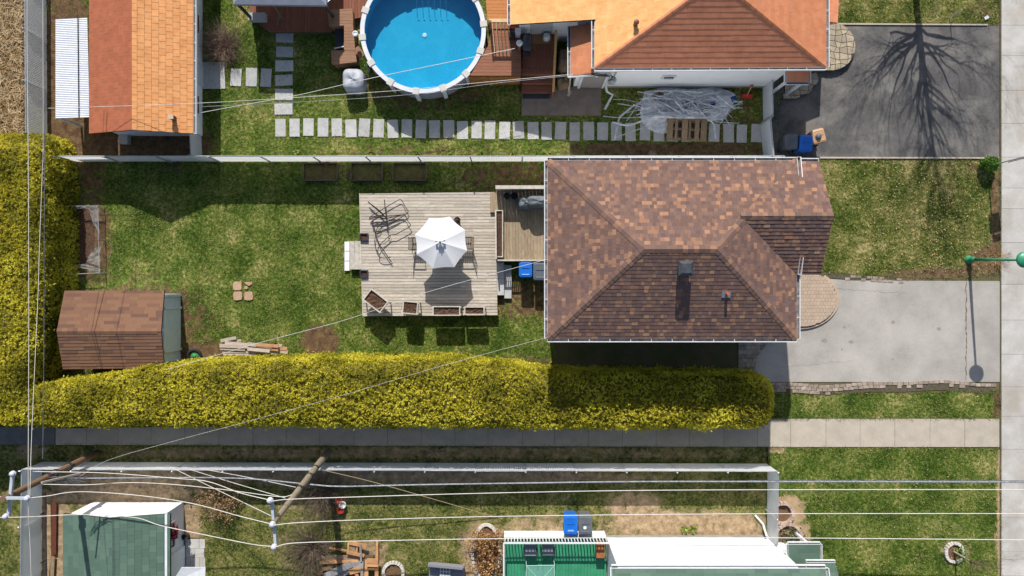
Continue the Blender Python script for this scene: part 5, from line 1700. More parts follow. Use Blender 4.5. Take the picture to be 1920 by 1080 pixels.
for i in range(nseg):
    mb = MB(); k = 5
    a0, a1 = 2 * math.pi * (i + .06) / nseg + .11, 2 * math.pi * (i + .94) / nseg + .11
    I = [Vector((pc0.x + (PRAD - .19) * math.cos(a0 + (a1 - a0) * j / k), pc0.y + (PRAD - .19) * math.sin(a0 + (a1 - a0) * j / k), PZ)) for j in range(k + 1)]
    O = [Vector((pc0.x + PRAD * math.cos(a0 + (a1 - a0) * j / k), pc0.y + PRAD * math.sin(a0 + (a1 - a0) * j / k), PZ)) for j in range(k + 1)]
    mb.slab(O + I[::-1], (0, 0, -.06)); obj('rim_segment', mb, M_RIM, pool)
    a = 2 * math.pi * i / nseg + .11
    c = Vector((pc0.x + (PRAD - .085) * math.cos(a), pc0.y + (PRAD - .085) * math.sin(a), 0))
    mb = MB(); mb.box((c.x, c.y, PZ - .05), (.3, .26, .08), a); cp = obj('rim_cap', mb, M_RIMC, pool)
    mb = MB(); c2_ = Vector((pc0.x + (PRAD - .03) * math.cos(a), pc0.y + (PRAD - .03) * math.sin(a), 0)); mb.box((c2_.x, c2_.y, 0), (.1, .17, PZ - .05), a); obj('upright', mb, M_RIM, pool)
p = W(796, 66, .48); mb = MB(); mb.lathe((p.x, p.y, .455), [(.1, 0), (.1, .02), (.06, .03)], 16); obj('drain_cover', mb, M_RIM, pool)
mb = MB()
for i in range(8):
    for j in range(1): pass
lad = MB()
for i in range(6):
    a = W(781 + i * 11, 2, .95); b = W(783 + i * 11, 34, .5); lad.beam(a, b, .025, .02)
obj('ladder_slats', lad, mat('sunk_white', A(120, 200, 236)), pool)
p = W(666, 63, 1.3); mb = MB(); mb.lathe((p.x, p.y, PZ - .12), [(.1, 0), (.12, .05), (.12, .12), (.09, .13), (.08, .1)], 14); obj('skimmer_lid', mb, M_RIM, pool)

M_RED = mat('red_stained_wood', A(150, 98, 76), A(126, 78, 60), scale=4, stretch=(12, 1.2, 12), vary=.1, fine=.12)
M_REDH = mat('red_stained_wood_h', A(166, 114, 88), A(144, 96, 74), scale=4, stretch=(1.2, 12, 12), vary=.08, fine=.1)
M_BENCH = mat('brown_bench_wood', A(172, 132, 104), A(152, 114, 90), scale=4, stretch=(1.2, 12, 12), vary=.08, fine=.1)
pd = thing('gazebo_deck', 'dark red stained plank deck under the grey gazebo', 'deck', G(590, 20))
OD = [(468, 35), (506, 59), (640, 59), (706, 59), (706, -60), (468, -60)]
OD = [(468, -60), (468, 33), (505, 59.5), (622, 59.5), (640, 40), (690, 30), (706, -60)]
P_ = ccw([W(x, y, .26) for x, y in OD]); mb = MB(); mb.slab(P_, (0, 0, -.25)); obj('frame', mb, M_FRAME, pd)
def boards_poly(part, pts, z, ang, bw, th, mat_):
    return boards(part, pts, z, ang, bw, th, mat_, 9, 9)
boards_poly(pd, OD, .3, math.pi / 2, .14, .035, M_RED)
# bench with planter opening beside the pool
bn = thing('pool_bench', 'brown slatted bench wrapped round a dark planter opening by the pool', 'bench', G(655, 90))
for o_, dirn in (([(614, 18), (660, 16), (662, 30), (662, 46), (617, 50)], 0), ([(645, 46.5), (662, 46.5), (666, 94), (645, 94)], 0), ([(621, 94.5), (666, 94.5), (669, 116), (622, 121)], 0)):
    boards(bn, o_, .78, dirn, .14, .04, M_BENCH, 9, 9)
mb = MB(); mb.slab(ccw([W(616, 20, .74), W(660, 18, .74), W(660, 46, .74), W(618, 49, .74)]), (0, 0, -.7)); mb.slab(ccw([W(623, 96, .74), W(666, 96, .74), W(668, 114, .74), W(624, 119, .74)]), (0, 0, -.7)); mb.slab(ccw([W(652, 46, .74), W(662, 46, .74), W(665, 96, .74), W(652, 96, .74)]), (0, 0, -.7)); obj('base', mb, M_BENCH, bn)
mb = MB(); mb.beam(W(667, 90, .7), W(680, 106, .7), .3, .04); obj('corner_board', mb, M_BENCH, bn)
mb = MB(); mb.slab(ccw([W(628, 52, .35), W(645, 50, .35), W(645, 90, .35), W(628, 92, .35)]), (0, 0, -.3)); obj('planter_floor', mb, M_CHAR, bn)
mb = MB(); mb.beam(W(627, 91, .5), W(646, 87, .5), .04, .06); obj('white_edge', mb, M_WHITEP, bn)
# deck at pool height on the house side, with stairs down to the slab
pu = thing('pool_deck', 'reddish raised plank deck between pool and orange roofed house', 'deck', G(935, 120))
UZ = 1.3
OU = [(881, 142), (976, 142), (976, 98), (915, 98)]
boards(pu, [(881, 142), (977, 142), (977, 55), (921, 55), (915, 86)], UZ, 0, .14, .04, M_REDH, 9, 9)
boards(pu, [(914, 38), (958, 38), (958, -60), (905, -60), (911, 0)], UZ + .12, 0, .14, .04, mat('orange_stained_wood', A(214, 146, 90), A(196, 126, 76), scale=4, stretch=(1.2, 12, 12), vary=.06), 9, 9)
boards(pu, [(921, 54), (977, 54), (977, 39), (919, 39)], UZ + .04, 0, .14, .04, M_REDH, 9, 9)
P_ = ccw([W(x, y, UZ - .05) for x, y in [(883, 141), (976, 141), (976, -60), (908, -60), (922, 30), (920, 56), (915, 88)]]); mb = MB(); mb.slab(P_, (0, 0, -.12)); obj('frame', mb, M_FRAME, pu)
for i in range(20):
    a = W(881.5 + i * 4.85, 142.5, UZ - .03); mb = MB(); mb.box((a.x, a.y - .012, .06), (.11, .02, UZ - .12)); obj('skirt_board', mb, mat('golden_skirt', A(176, 120, 66), A(150, 98, 50), scale=5, vary=.1), pu)
mb = MB(); mb.beam(W(917, 38.5, UZ + .95), W(957, 38.5, UZ + .95), .14, .04, 0); obj('handrail', mb, mat('pale_new_wood', A(236, 206, 160), A(222, 190, 142), scale=4), pu)
for i in range(5):
    a = W(924 + i * 7.2, 41, UZ + .9); mb = MB(); mb.beam(a, Vector((a.x, a.y, UZ + .05)), .04, .035); obj('baluster', mb, MATS['pale_new_wood'], pu)
    b = W(923 + i * 7.2, 99 - i * .4, UZ + .02)
for x, y in ((919, 40), (957, 40)):
    a = W(x, y, UZ + .98); mb = MB(); mb.beam(a, Vector((a.x, a.y, 0)), .09, .09, up=(0, 1, 0)); obj('post', mb, M_RED, pu)
for k in range(5):
    mb = MB(); mb.beam(W(923 + 7.3 * k, 42, UZ + .035), W(928 + 7.3 * k, 98, UZ + .035), .035, .03); obj('painted_sun_strip', mb, MATS['pale_new_wood'], pu)  # pale strips imitate sunlight falling through the railing onto the boards
sl = thing('side_landing', 'dark red plank landing and steps at the extension door', 'landing', G(1010, 120))
boards(sl, [(980, 64), (1040, 64), (1040, 126), (980, 126)], 1.0, math.pi / 2, .14, .04, M_RED, 9, 9)
for k, (ya, yb, z) in enumerate(((127, 139, .95), (140, 156, .65), (157, 173, .35))):
    boards(sl, [(978, ya), (1041, ya), (1041, yb), (978, yb)], z, 0, .15, .04, M_RED, 9, 9, nm='tread')
mb = MB()
for x in (979, 1040): mb.beam(W(x, 66, .5), W(x, 127, .5), .06, .9)
for ya, z in ((139.5, .8), (156.5, .5), (173.5, .18)): mb.beam(W(979, ya, z), W(1040, ya, z), .03, .28)
obj('riser', mb, M_RED, sl)
mb = MB(); mb.beam(W(1043, 56, 1.95), W(1037.5, 172, 1.3), .1, .05); obj('handrail', mb, mat('yellow_new_wood', A(222, 178, 112), A(206, 160, 96), scale=3, stretch=(8, 1, 8)), sl)
for x, y, z in ((1042, 62, 1.9), (1040.5, 100, 1.7), (1038, 168, 1.3)):
    a = W(x, y, z); mb = MB(); mb.beam(a, Vector((a.x, a.y, 0)), .09, .09, up=(0, 1, 0)); obj('post', mb, M_RED, sl)
mb = MB(); mb.slab(ccw([W(998, 64, 1.02), W(1032, 64, 1.02), W(1032, 82, 1.02), W(998, 82, 1.02)]), (0, 0, -.015)); tag(obj('door_mat', mb, mat('coir', A(170, 130, 92), A(150, 112, 78), scale=20)), 'tan coir mat at the extension door', 'mat')
mb = MB(); mb.slab(ccw([W(980, 175, .07), W(1030, 175, .07), W(1030, 185, .07), W(980, 185, .07)]), (0, 0, -.018)); tag(obj('rubber_mat', mb, M_CHAR), 'dark rubber mat at the foot of the side steps', 'mat')
c = W(988, 78, 1.9); gk = thing('black_grill', 'black barbecue standing on the side landing', 'grill', Vector((c.x, c.y, 1.0)))
mb = MB(); mb.box((c.x, c.y, 1.0), (.32, .62, .6)); obj('cabinet', mb, M_DARK, gk); mb = MB(); mb.lathe((c.x, c.y - .33, 1.72), [(.0, 0), (.16, .02), (.19, .12), (.19, .54), (.16, .64), (0, .66)], 14, axis=(0, 1, 0)); obj('hood', mb, mat('black_enamel', A(58, 60, 66), A(90, 92, 98), scale=12, rough=.35, spec=.5), gk)
mb = MB(); mb.beam((c.x + .2, c.y, 1.66), (c.x + .2, c.y + .01, 1.68), .03, .03); mb.box((c.x, c.y + .38, 1.58), (.3, .16, .03)); mb.box((c.x, c.y - .38, 1.58), (.3, .16, .03)); obj('side_shelf', mb, M_DARK, gk)
p = W(1025, 68, 1.3); mb = MB(); mb.lathe((p.x, p.y, 1.0), [(.14, 0), (.17, .1), (.16, .3), (.1, .42)], 14); tag(obj('white_bucket', mb, M_WHITEP), 'white bucket on the side landing by the door', 'bucket')
lp_ = thing('lamp_post', 'white globe light on a wooden post beside the pool deck', 'lamp', G(966, 108))
p = W(974, 81, 2.2); mb = MB(); mb.lathe((p.x, p.y, 2.05), [(.03, 0), (.11, .06), (.14, .16), (.1, .27), (.02, .3)], 14); obj('globe', mb, M_WHITEP, lp_, True); mb = MB(); mb.beam((p.x, p.y, 1.0), (p.x, p.y, 2.08), .09, .09, up=(0, 1, 0)); obj('post', mb, M_RED, lp_)
p = W(971, 60, 1.75); mb = MB(); mb.box((p.x, p.y, 1.34), (.2, .2, .5)); mb.box((p.x, p.y, 1.84), (.24, .24, .04)); tag(obj('white_box_lantern', mb, M_WHITEP), 'small white square box on the shaded pool deck', 'box')
p = W(960, 64, 1.7); mb = MB(); mb.box((p.x, p.y, 1.34), (.26, .22, .3)); tag(obj('deck_crate', mb, M_DARK), 'small dark crate on the shaded pool deck', 'crate')
tn = W(1056, 105, 1.0)
tpn = thing('tan_tarpaulin', 'tan tarpaulin over stored goods beside the lean-to', 'tarpaulin', G(1056, 125))
obj('cover', cloth_block(G(1056, 122, 0), .62, 1.1, .95, .8, 3, 24, 8, .06), mat('tan_tarp', A(150, 128, 102), A(130, 108, 84), scale=5), tpn, True)
obj('lower_fold', cloth_block(G(1055, 155, 0), .6, .7, .5, .9, 5, 20, 6, .08), MATS['tan_tarp'], tpn, True)
mb = MB(); mb.tube([W(1069, 146, 2.4), W(1069, 150, .5), W(1066, 172, .12)], .045, 8); mb.box(G(1067, 176, 0), (.12, .24, .1), -.4); tag(obj('beige_downspout', mb, mat('beige_pipe', A(206, 194, 176))), 'beige downspout with a foot block by the patio slab', 'pipe')
mb = MB(); p = G(960, 20, 0)
# grey gazebo roof at the top edge
gz = thing('grey_gazebo', 'grey fabric gazebo roof over the red deck at the top edge', 'gazebo', G(560, 20))
q = [W(437, 8, 2.3), W(612, 10, 2.3), Vector((W(612, 0, 2.3).x, W(0, -170, 2.3).y, 2.3)), Vector((W(437, 0, 2.3).x, W(0, -170, 2.3).y, 2.3))]
ac = sum(q, Vector()) / 4 + Vector((0, 0, .75))
mb = MB()
for i in range(4):
    a, b = q[i], q[(i + 1) % 4]
    mb.add([a, b, ac], [(0, 1, 2)]); mb.add([a, b, b - Vector((0, 0, .16)), a - Vector((0, 0, .16))], [(0, 1, 2, 3)])
obj('fabric_roof', mb, mat('grey_fabric', A(150, 156, 170), A(138, 144, 158), scale=3), gz)
for x, y in ((q[0].x + .1, q[0].y + .1), (q[1].x - .1, q[1].y + .1), (q[2].x - .1, q[2].y - .1), (q[3].x + .1, q[3].y - .1)):
    mb = MB(); mb.box((x, y, 0), (.1, .1, 2.3)); obj('post', mb, M_DARK, gz)
mb = MB(); mb.beam(W(510, 5, 2.25), W(530, 36, .5), .05, .05); mb.beam(W(520, 40, .4), W(529, 22, .4), .09, .05); tag(obj('lawn_rake', mb, mat('grey_brown_wood', A(120, 104, 92))), 'long wooden handled tool leaning at the gazebo edge', 'rake')
mb = MB(); mb.box(G(490, 40, .3), (.75, .34, .3)); tag(obj('storage_chest', mb, mat('grey_lid', A(176, 176, 176))), 'grey storage chest under the gazebo edge', 'chest')
qq = [W(624, 0, 2.0), W(606, 8, 2.0), W(590, 10, 2.0)]
hp = thing('covered_pump', 'grey rounded plastic cover over the pool equipment', 'pool cover', G(667, 150))
obj('cover', cloth_block(G(668, 157, 0), .98, 1.0, .75, .93, 1.5, 28, 10, .02), mat('pale_grey_cover', A(190, 194, 200), A(176, 180, 188), scale=2, rough=.5), hp, True)
mb = MB(); mb.tube(smooth_path([W(683, 122, .5), W(690, 128, .3), W(692, 134, .2), W(686, 140, .4)], 5), .03, 6); obj('hose', mb, M_GALV, hp)
# white shade sail end / tarp near gazebo
mb = MB(); mb.add([W(612, -20, 2.2), W(626, -6, 2.1), W(610, 8, 2.2), W(596, 12, 2.15), W(588, 0, 2.3)], [(0, 1, 2, 3, 4)]); obj('corner_drape', mb, M_CANVAS, gz)
# ------------------------------------------------------------------ debris pile by the neighbour's wall
db = thing('plastic_sheet', 'crumpled pale plastic sheeting in the debris pile', 'tarpaulin', G(1280, 205))
M_PLAST = mat('pale_plastic', A(250, 251, 254, .95), A(200, 207, 218), scale=5, rough=.45, spec=.5, bump=.02, bscale=14)
OUTL = [(1208, 172), (1240, 165), (1290, 167), (1335, 165), (1350, 166), (1368, 172), (1380, 180), (1372, 200), (1355, 226), (1300, 230), (1262, 232), (1250, 250), (1236, 252), (1215, 243), (1204, 232), (1199, 212), (1203, 192)]
cen = (1285, 203)
mb = MB(); n = len(OUTL); rings = 7; vs = []
for r_ in range(rings + 1):
    t = r_ / rings
    for i in range(n * 3):
        a, b = OUTL[i // 3], OUTL[(i // 3 + 1) % n]; f = (i % 3) / 3
        x, y = a[0] + (b[0] - a[0]) * f, a[1] + (b[1] - a[1]) * f
        x, y = cen[0] + (x - cen[0]) * t, cen[1] + (y - cen[1]) * t
        p = G(x, y); z = .03 + .3 * (1 - t ** 2) * (.6 + .9 * mnoise.noise(Vector((x / 12, y / 12, 3)))) + .2 * abs(mnoise.noise(Vector((x / 6, y / 6, 1)))) + .12 * mnoise.noise(Vector((x / 3, y / 3, 5)))
        vs.append(Vector((p.x, p.y, max(.03, z))))
m = n * 3
mb.add(vs, [(r_ * m + i, r_ * m + (i + 1) % m, (r_ + 1) * m + (i + 1) % m, (r_ + 1) * m + i) for r_ in range(rings) for i in range(m)])
obj('sheet', mb, M_PLAST, db, True)
M_TUBE = mat('aluminium_tube', A(240, 244, 250), A(176, 184, 196), scale=4, rough=.4, metal=.35, spec=.5)
for k, l in enumerate(([(1152, 262), (1160, 225), (1165, 217), (1189, 197)], [(1148, 229), (1175, 235), (1195, 230), (1212, 222)], [(1297, 194), (1325, 221), (1338, 232), (1340, 242), (1342, 260)],
                       [(1345, 180), (1358, 189), (1378, 204)])):
    mb = MB(); mb.tube(smooth_path([W(x, y, .5 + .1 * k) for x, y in l], 5), .042, 8)
    tag(obj('bent_pipe', mb, M_TUBE), ('long bent white pipe at the left end of the debris pile', 'short curved white pipe lying low on the left of the debris', 'long bent grey pipe beside the pallet', 'bent grey pipe on top of the debris near the blue scraps')[k], 'pipe')
rp = thing('loose_tubes', 'tangle of thin grey metal tubes over the plastic sheeting', 'tubes', G(1275, 205))
for k in range(84):
    cx, cy = R.gauss(1285, 42), R.gauss(203, 17)
    cx = min(1370, max(1170, cx)); cy = min(235, max(172, cy))
    a = R.choice((R.gauss(.35, .35), R.gauss(-.4, .3), R.uniform(-1.5, 1.5))); L2 = R.uniform(15, 58)
    dx, dy = math.cos(a) * L2, math.sin(a) * L2 * .7; z = R.uniform(.5, .8)
    x0, x1 = max(1150, cx - dx), min(1392, cx + dx)
    mid = W(cx, cy + R.uniform(-4, 4), z + .08)
    lim = 220 if x1 > 1240 and x0 < 1335 else 234
    y0_, y1_ = max(168, min(lim, cy - dy)), max(168, min(lim, cy + dy))
    mid.y = max(mid.y, W(0, lim + 2, .6).y)
    mb = MB(); mb.tube(smooth_path([W(x0, y0_, z + R.uniform(-.2, .12)), mid, W(x1, y1_, z + R.uniform(-.2, .12))], 3), R.uniform(.011, .024), 5); obj('tube', mb, M_TUBE, rp)
for l in ([(1131, 218), (1170, 221), (1210, 219)], [(1158, 194), (1190, 200), (1204, 210)], [(1154, 258), (1180, 248), (1204, 240)], [(1340, 228), (1365, 230), (1386, 231)], [(1350, 205), (1362, 225), (1372, 240)], [(1192, 194), (1230, 200)]):
    mb = MB(); mb.tube(smooth_path([W(x, y, .3) for x, y in l], 4), .02, 5); obj('tube', mb, M_TUBE, rp)
for k, (x, y) in enumerate(((1375, 186), (1336, 197))):
    mb = MB(); mb.box(W(x, y, .3), (.2, .22, .16), .3); tag(obj('blue_scrap', mb, mat('blue_scrap', A(40, 84, 150))), ('blue plastic scrap at the right end of the debris pile', 'small blue scrap among the grey tubes')[k], 'scrap')
for k, (x, y) in enumerate(((1234, 180), (1295, 196), (1320, 210))):
    mb = cloth_block(W(x, y, .2), .5, .36, .35, .5, k, 16, 5, .12); tag(obj('cardboard_heap', mb, mat('brown_paper', A(150, 130, 110), A(120, 100, 84), scale=9)), ('crumpled brown paper heap on the left of the plastic sheet', 'brown paper scrap in the middle of the debris', 'brown paper scrap beside the bent grey pipe')[k], 'paper')
# pallet
M_PAL = mat('pallet_wood', A(172, 148, 118), A(140, 116, 90), scale=4, stretch=(8, 1.5, 8), vary=.14, fine=.12)
pa = thing('wooden_pallet', 'weathered wooden pallet lying beside the debris pile', 'pallet', G(1288, 245))
pcn = W(1288.5, 243, .3); rz = math.radians(-3)
ca, sa = math.cos(rz), math.sin(rz)
def pq(i, j, k): return Vector((pcn.x + i * ca - j * sa, pcn.y + i * sa + j * ca, k))
for x, wd in ((-.78, .26), (-.5, .12), (-.12, .26), (.1, .1), (.42, .2), (.72, .26)):
    mb = MB(); mb.beam(pq(x, -.5, .36), pq(x, .5, .36), wd, .022); obj('deck_board', mb, M_PAL, pa)
for y in (-.45, 0, .45):
    mb = MB(); mb.beam(pq(-.9, y, .295), pq(.88, y, .295), .07, .1); obj('stringer', mb, M_PAL, pa)
for y in (-.4, .05, .4):
    mb = MB(); mb.beam(pq(-.9, y, .23), pq(.88, y, .23), .14, .02); obj('bottom_board', mb, M_PAL, pa)
mb = MB(); mb.box(pq(0, 0, .0), (1.5, .8, .2)); obj('support_blocks', mb, M_FRAME, pa)
# snow shovel
sv = thing('snow_shovel', 'red snow shovel with wooden handle leaning by the wall', 'shovel', G(1398, 178))
M_REDP = mat('red_plastic', A(222, 30, 36), A(200, 22, 28), scale=4, rough=.4, spec=.5)
mb = MB()
for i in range(6):
    a, b = W(1391 + i * 3.3, 177 + (1 - (i / 5 - .5) ** 2 * 4) * -.8, .25), W(1391 + i * 3.3, 184, .1); c_, d_ = W(1391 + (i + 1) * 3.3, 177, .25), W(1391 + (i + 1) * 3.3, 184, .1)
    mb.slab([b, d_, c_, a], (0, 0, -.03))
obj('blade', mb, M_REDP, sv)
mb = MB(); mb.tube([W(1401, 178, .22), W(1409, 162, 1.05)], .02, 6); obj('shaft', mb, mat('pale_handle', A(222, 186, 136)), sv)
mb = MB(); mb.tube([W(1406.5, 160, 1.1), W(1413, 159, 1.12)], .022, 6); mb.tube([W(1409, 163, 1.04), W(1406.5, 160, 1.1)], .015, 6); mb.tube([W(1409, 163, 1.04), W(1413, 159, 1.12)], .015, 6); obj('grip', mb, mat('dark_red_grip', A(150, 26, 44)), sv)
# stones
mb = MB(); mb.lathe(G(1223, 289, 0), [(.2, 0), (.19, .08), (.1, .16), (.02, .18)], 9); tag(obj('boulder', mb, mat('tan_boulder', A(150, 128, 104), A(130, 110, 90), scale=8)), 'tan half buried stone by the long fence', 'stone')

# ------------------------------------------------------------------ twigs, shrubs, trees
def grow(mb, p, d, L_, r, depth, spread=.5, kids=(2, 4), bend=.12, lift_=.0, shrink=.68, leaf=None):
    n = 4; pts = [Vector(p)]; dd = Vector(d).normalized()
    for i in range(n):
        dd = (dd + Vector((R.gauss(0, bend), R.gauss(0, bend), R.gauss(0, bend) + lift_))).normalized(); pts.append(pts[-1] + dd * (L_ / n))
    rs = [r * (1 - .45 * i / n) for i in range(n + 1)]
    mb.tube(pts, rs, 6 if r > .03 else (4 if r > .008 else 3), cap=False, a=R.random() * .9 + .05)
    if depth <= 0:
        if leaf is not None: leaf.append(pts[-1]); leaf.append(pts[2])
        return
    for k in range(R.randint(*kids)):
        i = R.randint(1, n) if k else n
        ax = Vector((R.gauss(0, 1), R.gauss(0, 1), R.gauss(0, 1))).normalized()
        nd = (dd + ax * spread * R.uniform(.7, 1.3)).normalized()
        grow(mb, pts[i], nd, L_ * shrink * R.uniform(.8, 1.2), max(.003, rs[i] * .62), depth - 1, spread, kids, bend, lift_, shrink, leaf)
M_BARK = mat('grey_bark', A(120, 106, 92), A(92, 80, 68), scale=8, vary=.1)
M_TWIG = mat('dry_twig', A(168, 142, 116), A(132, 108, 86), scale=5, vary=.2)
M_TWIG2 = mat('grey_twig', A(126, 110, 94), A(100, 86, 72), scale=5, vary=.2)
# street tree whose shadow falls over the neighbour's driveway: it stands above the picture's top edge
tr = thing('bare_street_tree', 'tall bare tree beyond the top edge shading the dark driveway', 'tree', G(1708, -85))
R.seed(21)
mb = MB(); base = G(1708, -85); top = base + Vector((.05, -.1, 2.55))
mb.tube([base, base + Vector((0, 0, .3)), base + Vector((.03, 0, 1.4)), top], [.28, .19, .16, .15], 10); obj('trunk', mb, M_BARK, tr)
mb = MB()
led = [top, top + Vector((.06, 0, 1.3)), top + Vector((.1, .05, 2.7)), top + Vector((.2, 0, 4.1)), top + Vector((.22, .1, 5.4))]
mb.tube(smooth_path(led, 4), [.15 - .008 * i for i in range(17)], 8, cap=False, a=.3)
for k in range(38):
    f_ = R.random() ** .8; i_ = min(3, int(f_ * 4)); p_ = led[i_].lerp(led[i_ + 1], f_ * 4 - i_)
    a = R.uniform(0, 2 * math.pi); up_ = R.uniform(.2, .75) + .5 * f_
    grow(mb, p_, (math.cos(a) * 1.1, math.sin(a), up_), R.uniform(1.0, 1.9) * (1.15 - .55 * f_), .052 * (1.1 - .7 * f_), 4, .5, (2, 4), .12, .04, .68)
for k in range(8):
    a = 2 * math.pi * k / 8 + R.uniform(-.3, .3)
    grow(mb, top + Vector((0, 0, R.uniform(-.3, .5))), (math.cos(a) * 1.25, math.sin(a), R.uniform(.3, .7)), R.uniform(1.6, 2.2), R.uniform(.05, .08), 5, .5, (2, 4), .13, .07, .7)
obj('crown', mb, M_BARK, tr)
R.seed(5)
def twig_bush(name, label, px, py, h, rad, n, mat_, cat='shrub', leaves=None, flat=.7, r0=.012, droop=0.0, z0=0.0):
    c = G(px, py, z0); t = thing(name, label, cat, c)
    mb = MB(); lf = []
    for k in range(n):
        a = R.uniform(0, 2 * math.pi); s_ = R.uniform(.1, 1) ** .6 * flat
        grow(mb, c + Vector((R.gauss(0, rad * .08), R.gauss(0, rad * .08), 0)), (math.cos(a) * s_, math.sin(a) * s_, 1.05 - s_ * .7), h * R.uniform(.4, .62), r0 * R.uniform(.7, 1.2), 2, .45, (2, 3), .14, -droop, .6, lf)
    obj('twigs', mb, mat_, t)
    if leaves:
        m_, cnt, sz = leaves
        P_ = np.array([tuple(R.choice(lf) + Vector((R.gauss(0, .05), R.gauss(0, .05), R.gauss(0, .05)))) for _ in range(cnt)])
        P_[:, 2] = np.maximum(P_[:, 2], .03)
        d_ = randdirs(cnt); e_ = np.cross(d_, randdirs(cnt)); e_ /= np.linalg.norm(e_, axis=1, keepdims=True)
        quads_mesh('leaves', P_, d_ * sz, e_ * sz * .6, NPR.random(cnt), m_, t)
    return t
twig_bush('bare_round_bush', 'dense round bare grey brown bush beside the orange shed', 421, 90, 1.15, 1.0, 330, mat('pinkbrown_twig', A(176, 150, 132), A(140, 116, 100), scale=5, vary=.2), flat=1.45, r0=.011)
M_TAN = leafmat('tan_dead_leaf', [A(120, 88, 58), A(176, 130, 84), A(206, 160, 104), A(222, 184, 130)], trans=.2, scale=4)
M_ORA = leafmat('golden_dead_leaf', [A(136, 108, 74), A(184, 150, 102), A(208, 174, 120), A(222, 194, 146)], trans=.2, scale=4)
twig_bush('hydrangea_bush', 'dry golden leaved shrub beside the green roofed shed', 415, 938, 1.1, .8, 120, M_TWIG, leaves=(M_ORA, 1500, .034), flat=1.2)
twig_bush('bare_lilac', 'bare grey spreading shrub with fallen bark behind the utility pole', 606, 925, 1.5, 1.0, 190, M_TWIG2, flat=1.5)
twig_bush('bare_thicket', 'wide tangle of bare twigs at the bottom edge below the crossarm', 586, 1024, 1.9, 1.1, 210, M_TWIG2, flat=1.5, r0=.013)
twig_bush('wall_vine', 'bare vine sprawling on the long fence near the shed', 326, 313, .8, .5, 30, M_TWIG2, flat=1.6)
twig_bush('red_vine', 'small reddish bare vine clinging to the long fence', 612, 304, .7, .3, 18, mat('red_twig', A(120, 70, 56), vary=.2), flat=1.6)
twig_bush('dry_ornamental_grass', 'straw coloured dry shrub at the foot of the green lamp post', 1868, 484, .7, .7, 60, mat('straw_twig', A(206, 168, 118), A(160, 122, 82), scale=6, vary=.2), flat=1.5, r0=.009)
twig_bush('dry_bin_weeds', 'dry brown weeds behind the bins by the driveway', 1490, 290, .5, .5, 46, M_TWIG, flat=1.2, r0=.007)
twig_bush('small_dry_twigs', 'small bare twig clump on the grass left of the oval bed', 868, 1000, .5, .3, 16, M_TWIG, flat=1.4, r0=.007)
twig_bush('corner_twigs', 'pale dead branch lying on the grass in the top right corner', 1835, 18, .8, .6, 22, M_TWIG, flat=1.6, r0=.009)
# oval bed of dry hydrangeas
ob = thing('dried_hydrangeas', 'oval bed of dead brown hydrangeas beside the green deck', 'shrub', G(912, 1020))
mb = MB(); lf = []
for k in range(90):
    p = G(R.uniform(893, 935), R.uniform(992, 1080)); grow(mb, p, (R.gauss(0, .3), R.gauss(0, .3), 1), .38, .008, 2, .5, (2, 3), .1, 0, .6, lf)
obj('twigs', mb, M_TWIG, ob)
cnt = 2600; P_ = np.array([tuple(R.choice(lf) + Vector((R.gauss(0, .07), R.gauss(0, .07), R.gauss(0, .05)))) for _ in range(cnt)]); P_[:, 2] = np.maximum(P_[:, 2], .03)
d_ = randdirs(cnt); e_ = np.cross(d_, randdirs(cnt)); quads_mesh('leaves', P_, d_ * .045, e_ * .032, NPR.random(cnt), M_TAN, ob)
# green bush by the sidewalk
gb_ = thing('green_bush', 'bright green leafy bush at the sidewalk end of the front lawn', 'shrub', G(1846, 310))
mb = MB(); c = G(1846, 310)
for k in range(14): grow(mb, c, (R.gauss(0, .5), R.gauss(0, .5), 1), .3, .008, 1, .5, (2, 3))
obj('stem', mb, M_TWIG2, gb_)
cnt = 2600; d_ = randdirs(cnt); r_ = NPR.uniform(.45, 1, cnt)[:, None] ** .4
lump = np.array([1 + .35 * mnoise.noise(Vector(tuple(v)) * 2.2) for v in d_])[:, None]
P_ = np.array(c) + np.array([0, 0, .38]) + d_ * r_ * lump * np.array([.38, .33, .34]); P_ = P_[P_[:, 2] > .03]; cnt = len(P_)
d2 = randdirs(cnt); e2 = np.cross(d2, randdirs(cnt)); quads_mesh('foliage', P_, d2 * .035, e2 * .024, NPR.random(cnt), leafmat('fresh_leaf', [A(52, 84, 26), A(84, 126, 42), A(114, 158, 62), A(150, 186, 96)], trans=.35, scale=3), gb_)
# young staked tree in a stone ring
yt = thing('young_tree', 'thin bare young tree in the white stone ring on the lower front lawn', 'tree', G(1788, 1034))
R.seed(9)
mb = MB(); b0 = G(1788, 1034); mb.tube([b0, b0 + Vector((.01, 0, .6)), b0 + Vector((.0, .02, 1.3))], [.045, .038, .03], 8); obj('trunk', mb, mat('pale_bark', A(190, 172, 152), A(160, 142, 124), scale=9), yt)
mb = MB()
for k in range(10): grow(mb, b0 + Vector((0, 0, R.uniform(.9, 1.35))), (R.gauss(0, .28), R.gauss(0, .28), 1), R.uniform(.7, 1.0), .014, 3, .3, (2, 3), .07, .03, .7)
obj('crown', mb, M_TWIG2, yt)
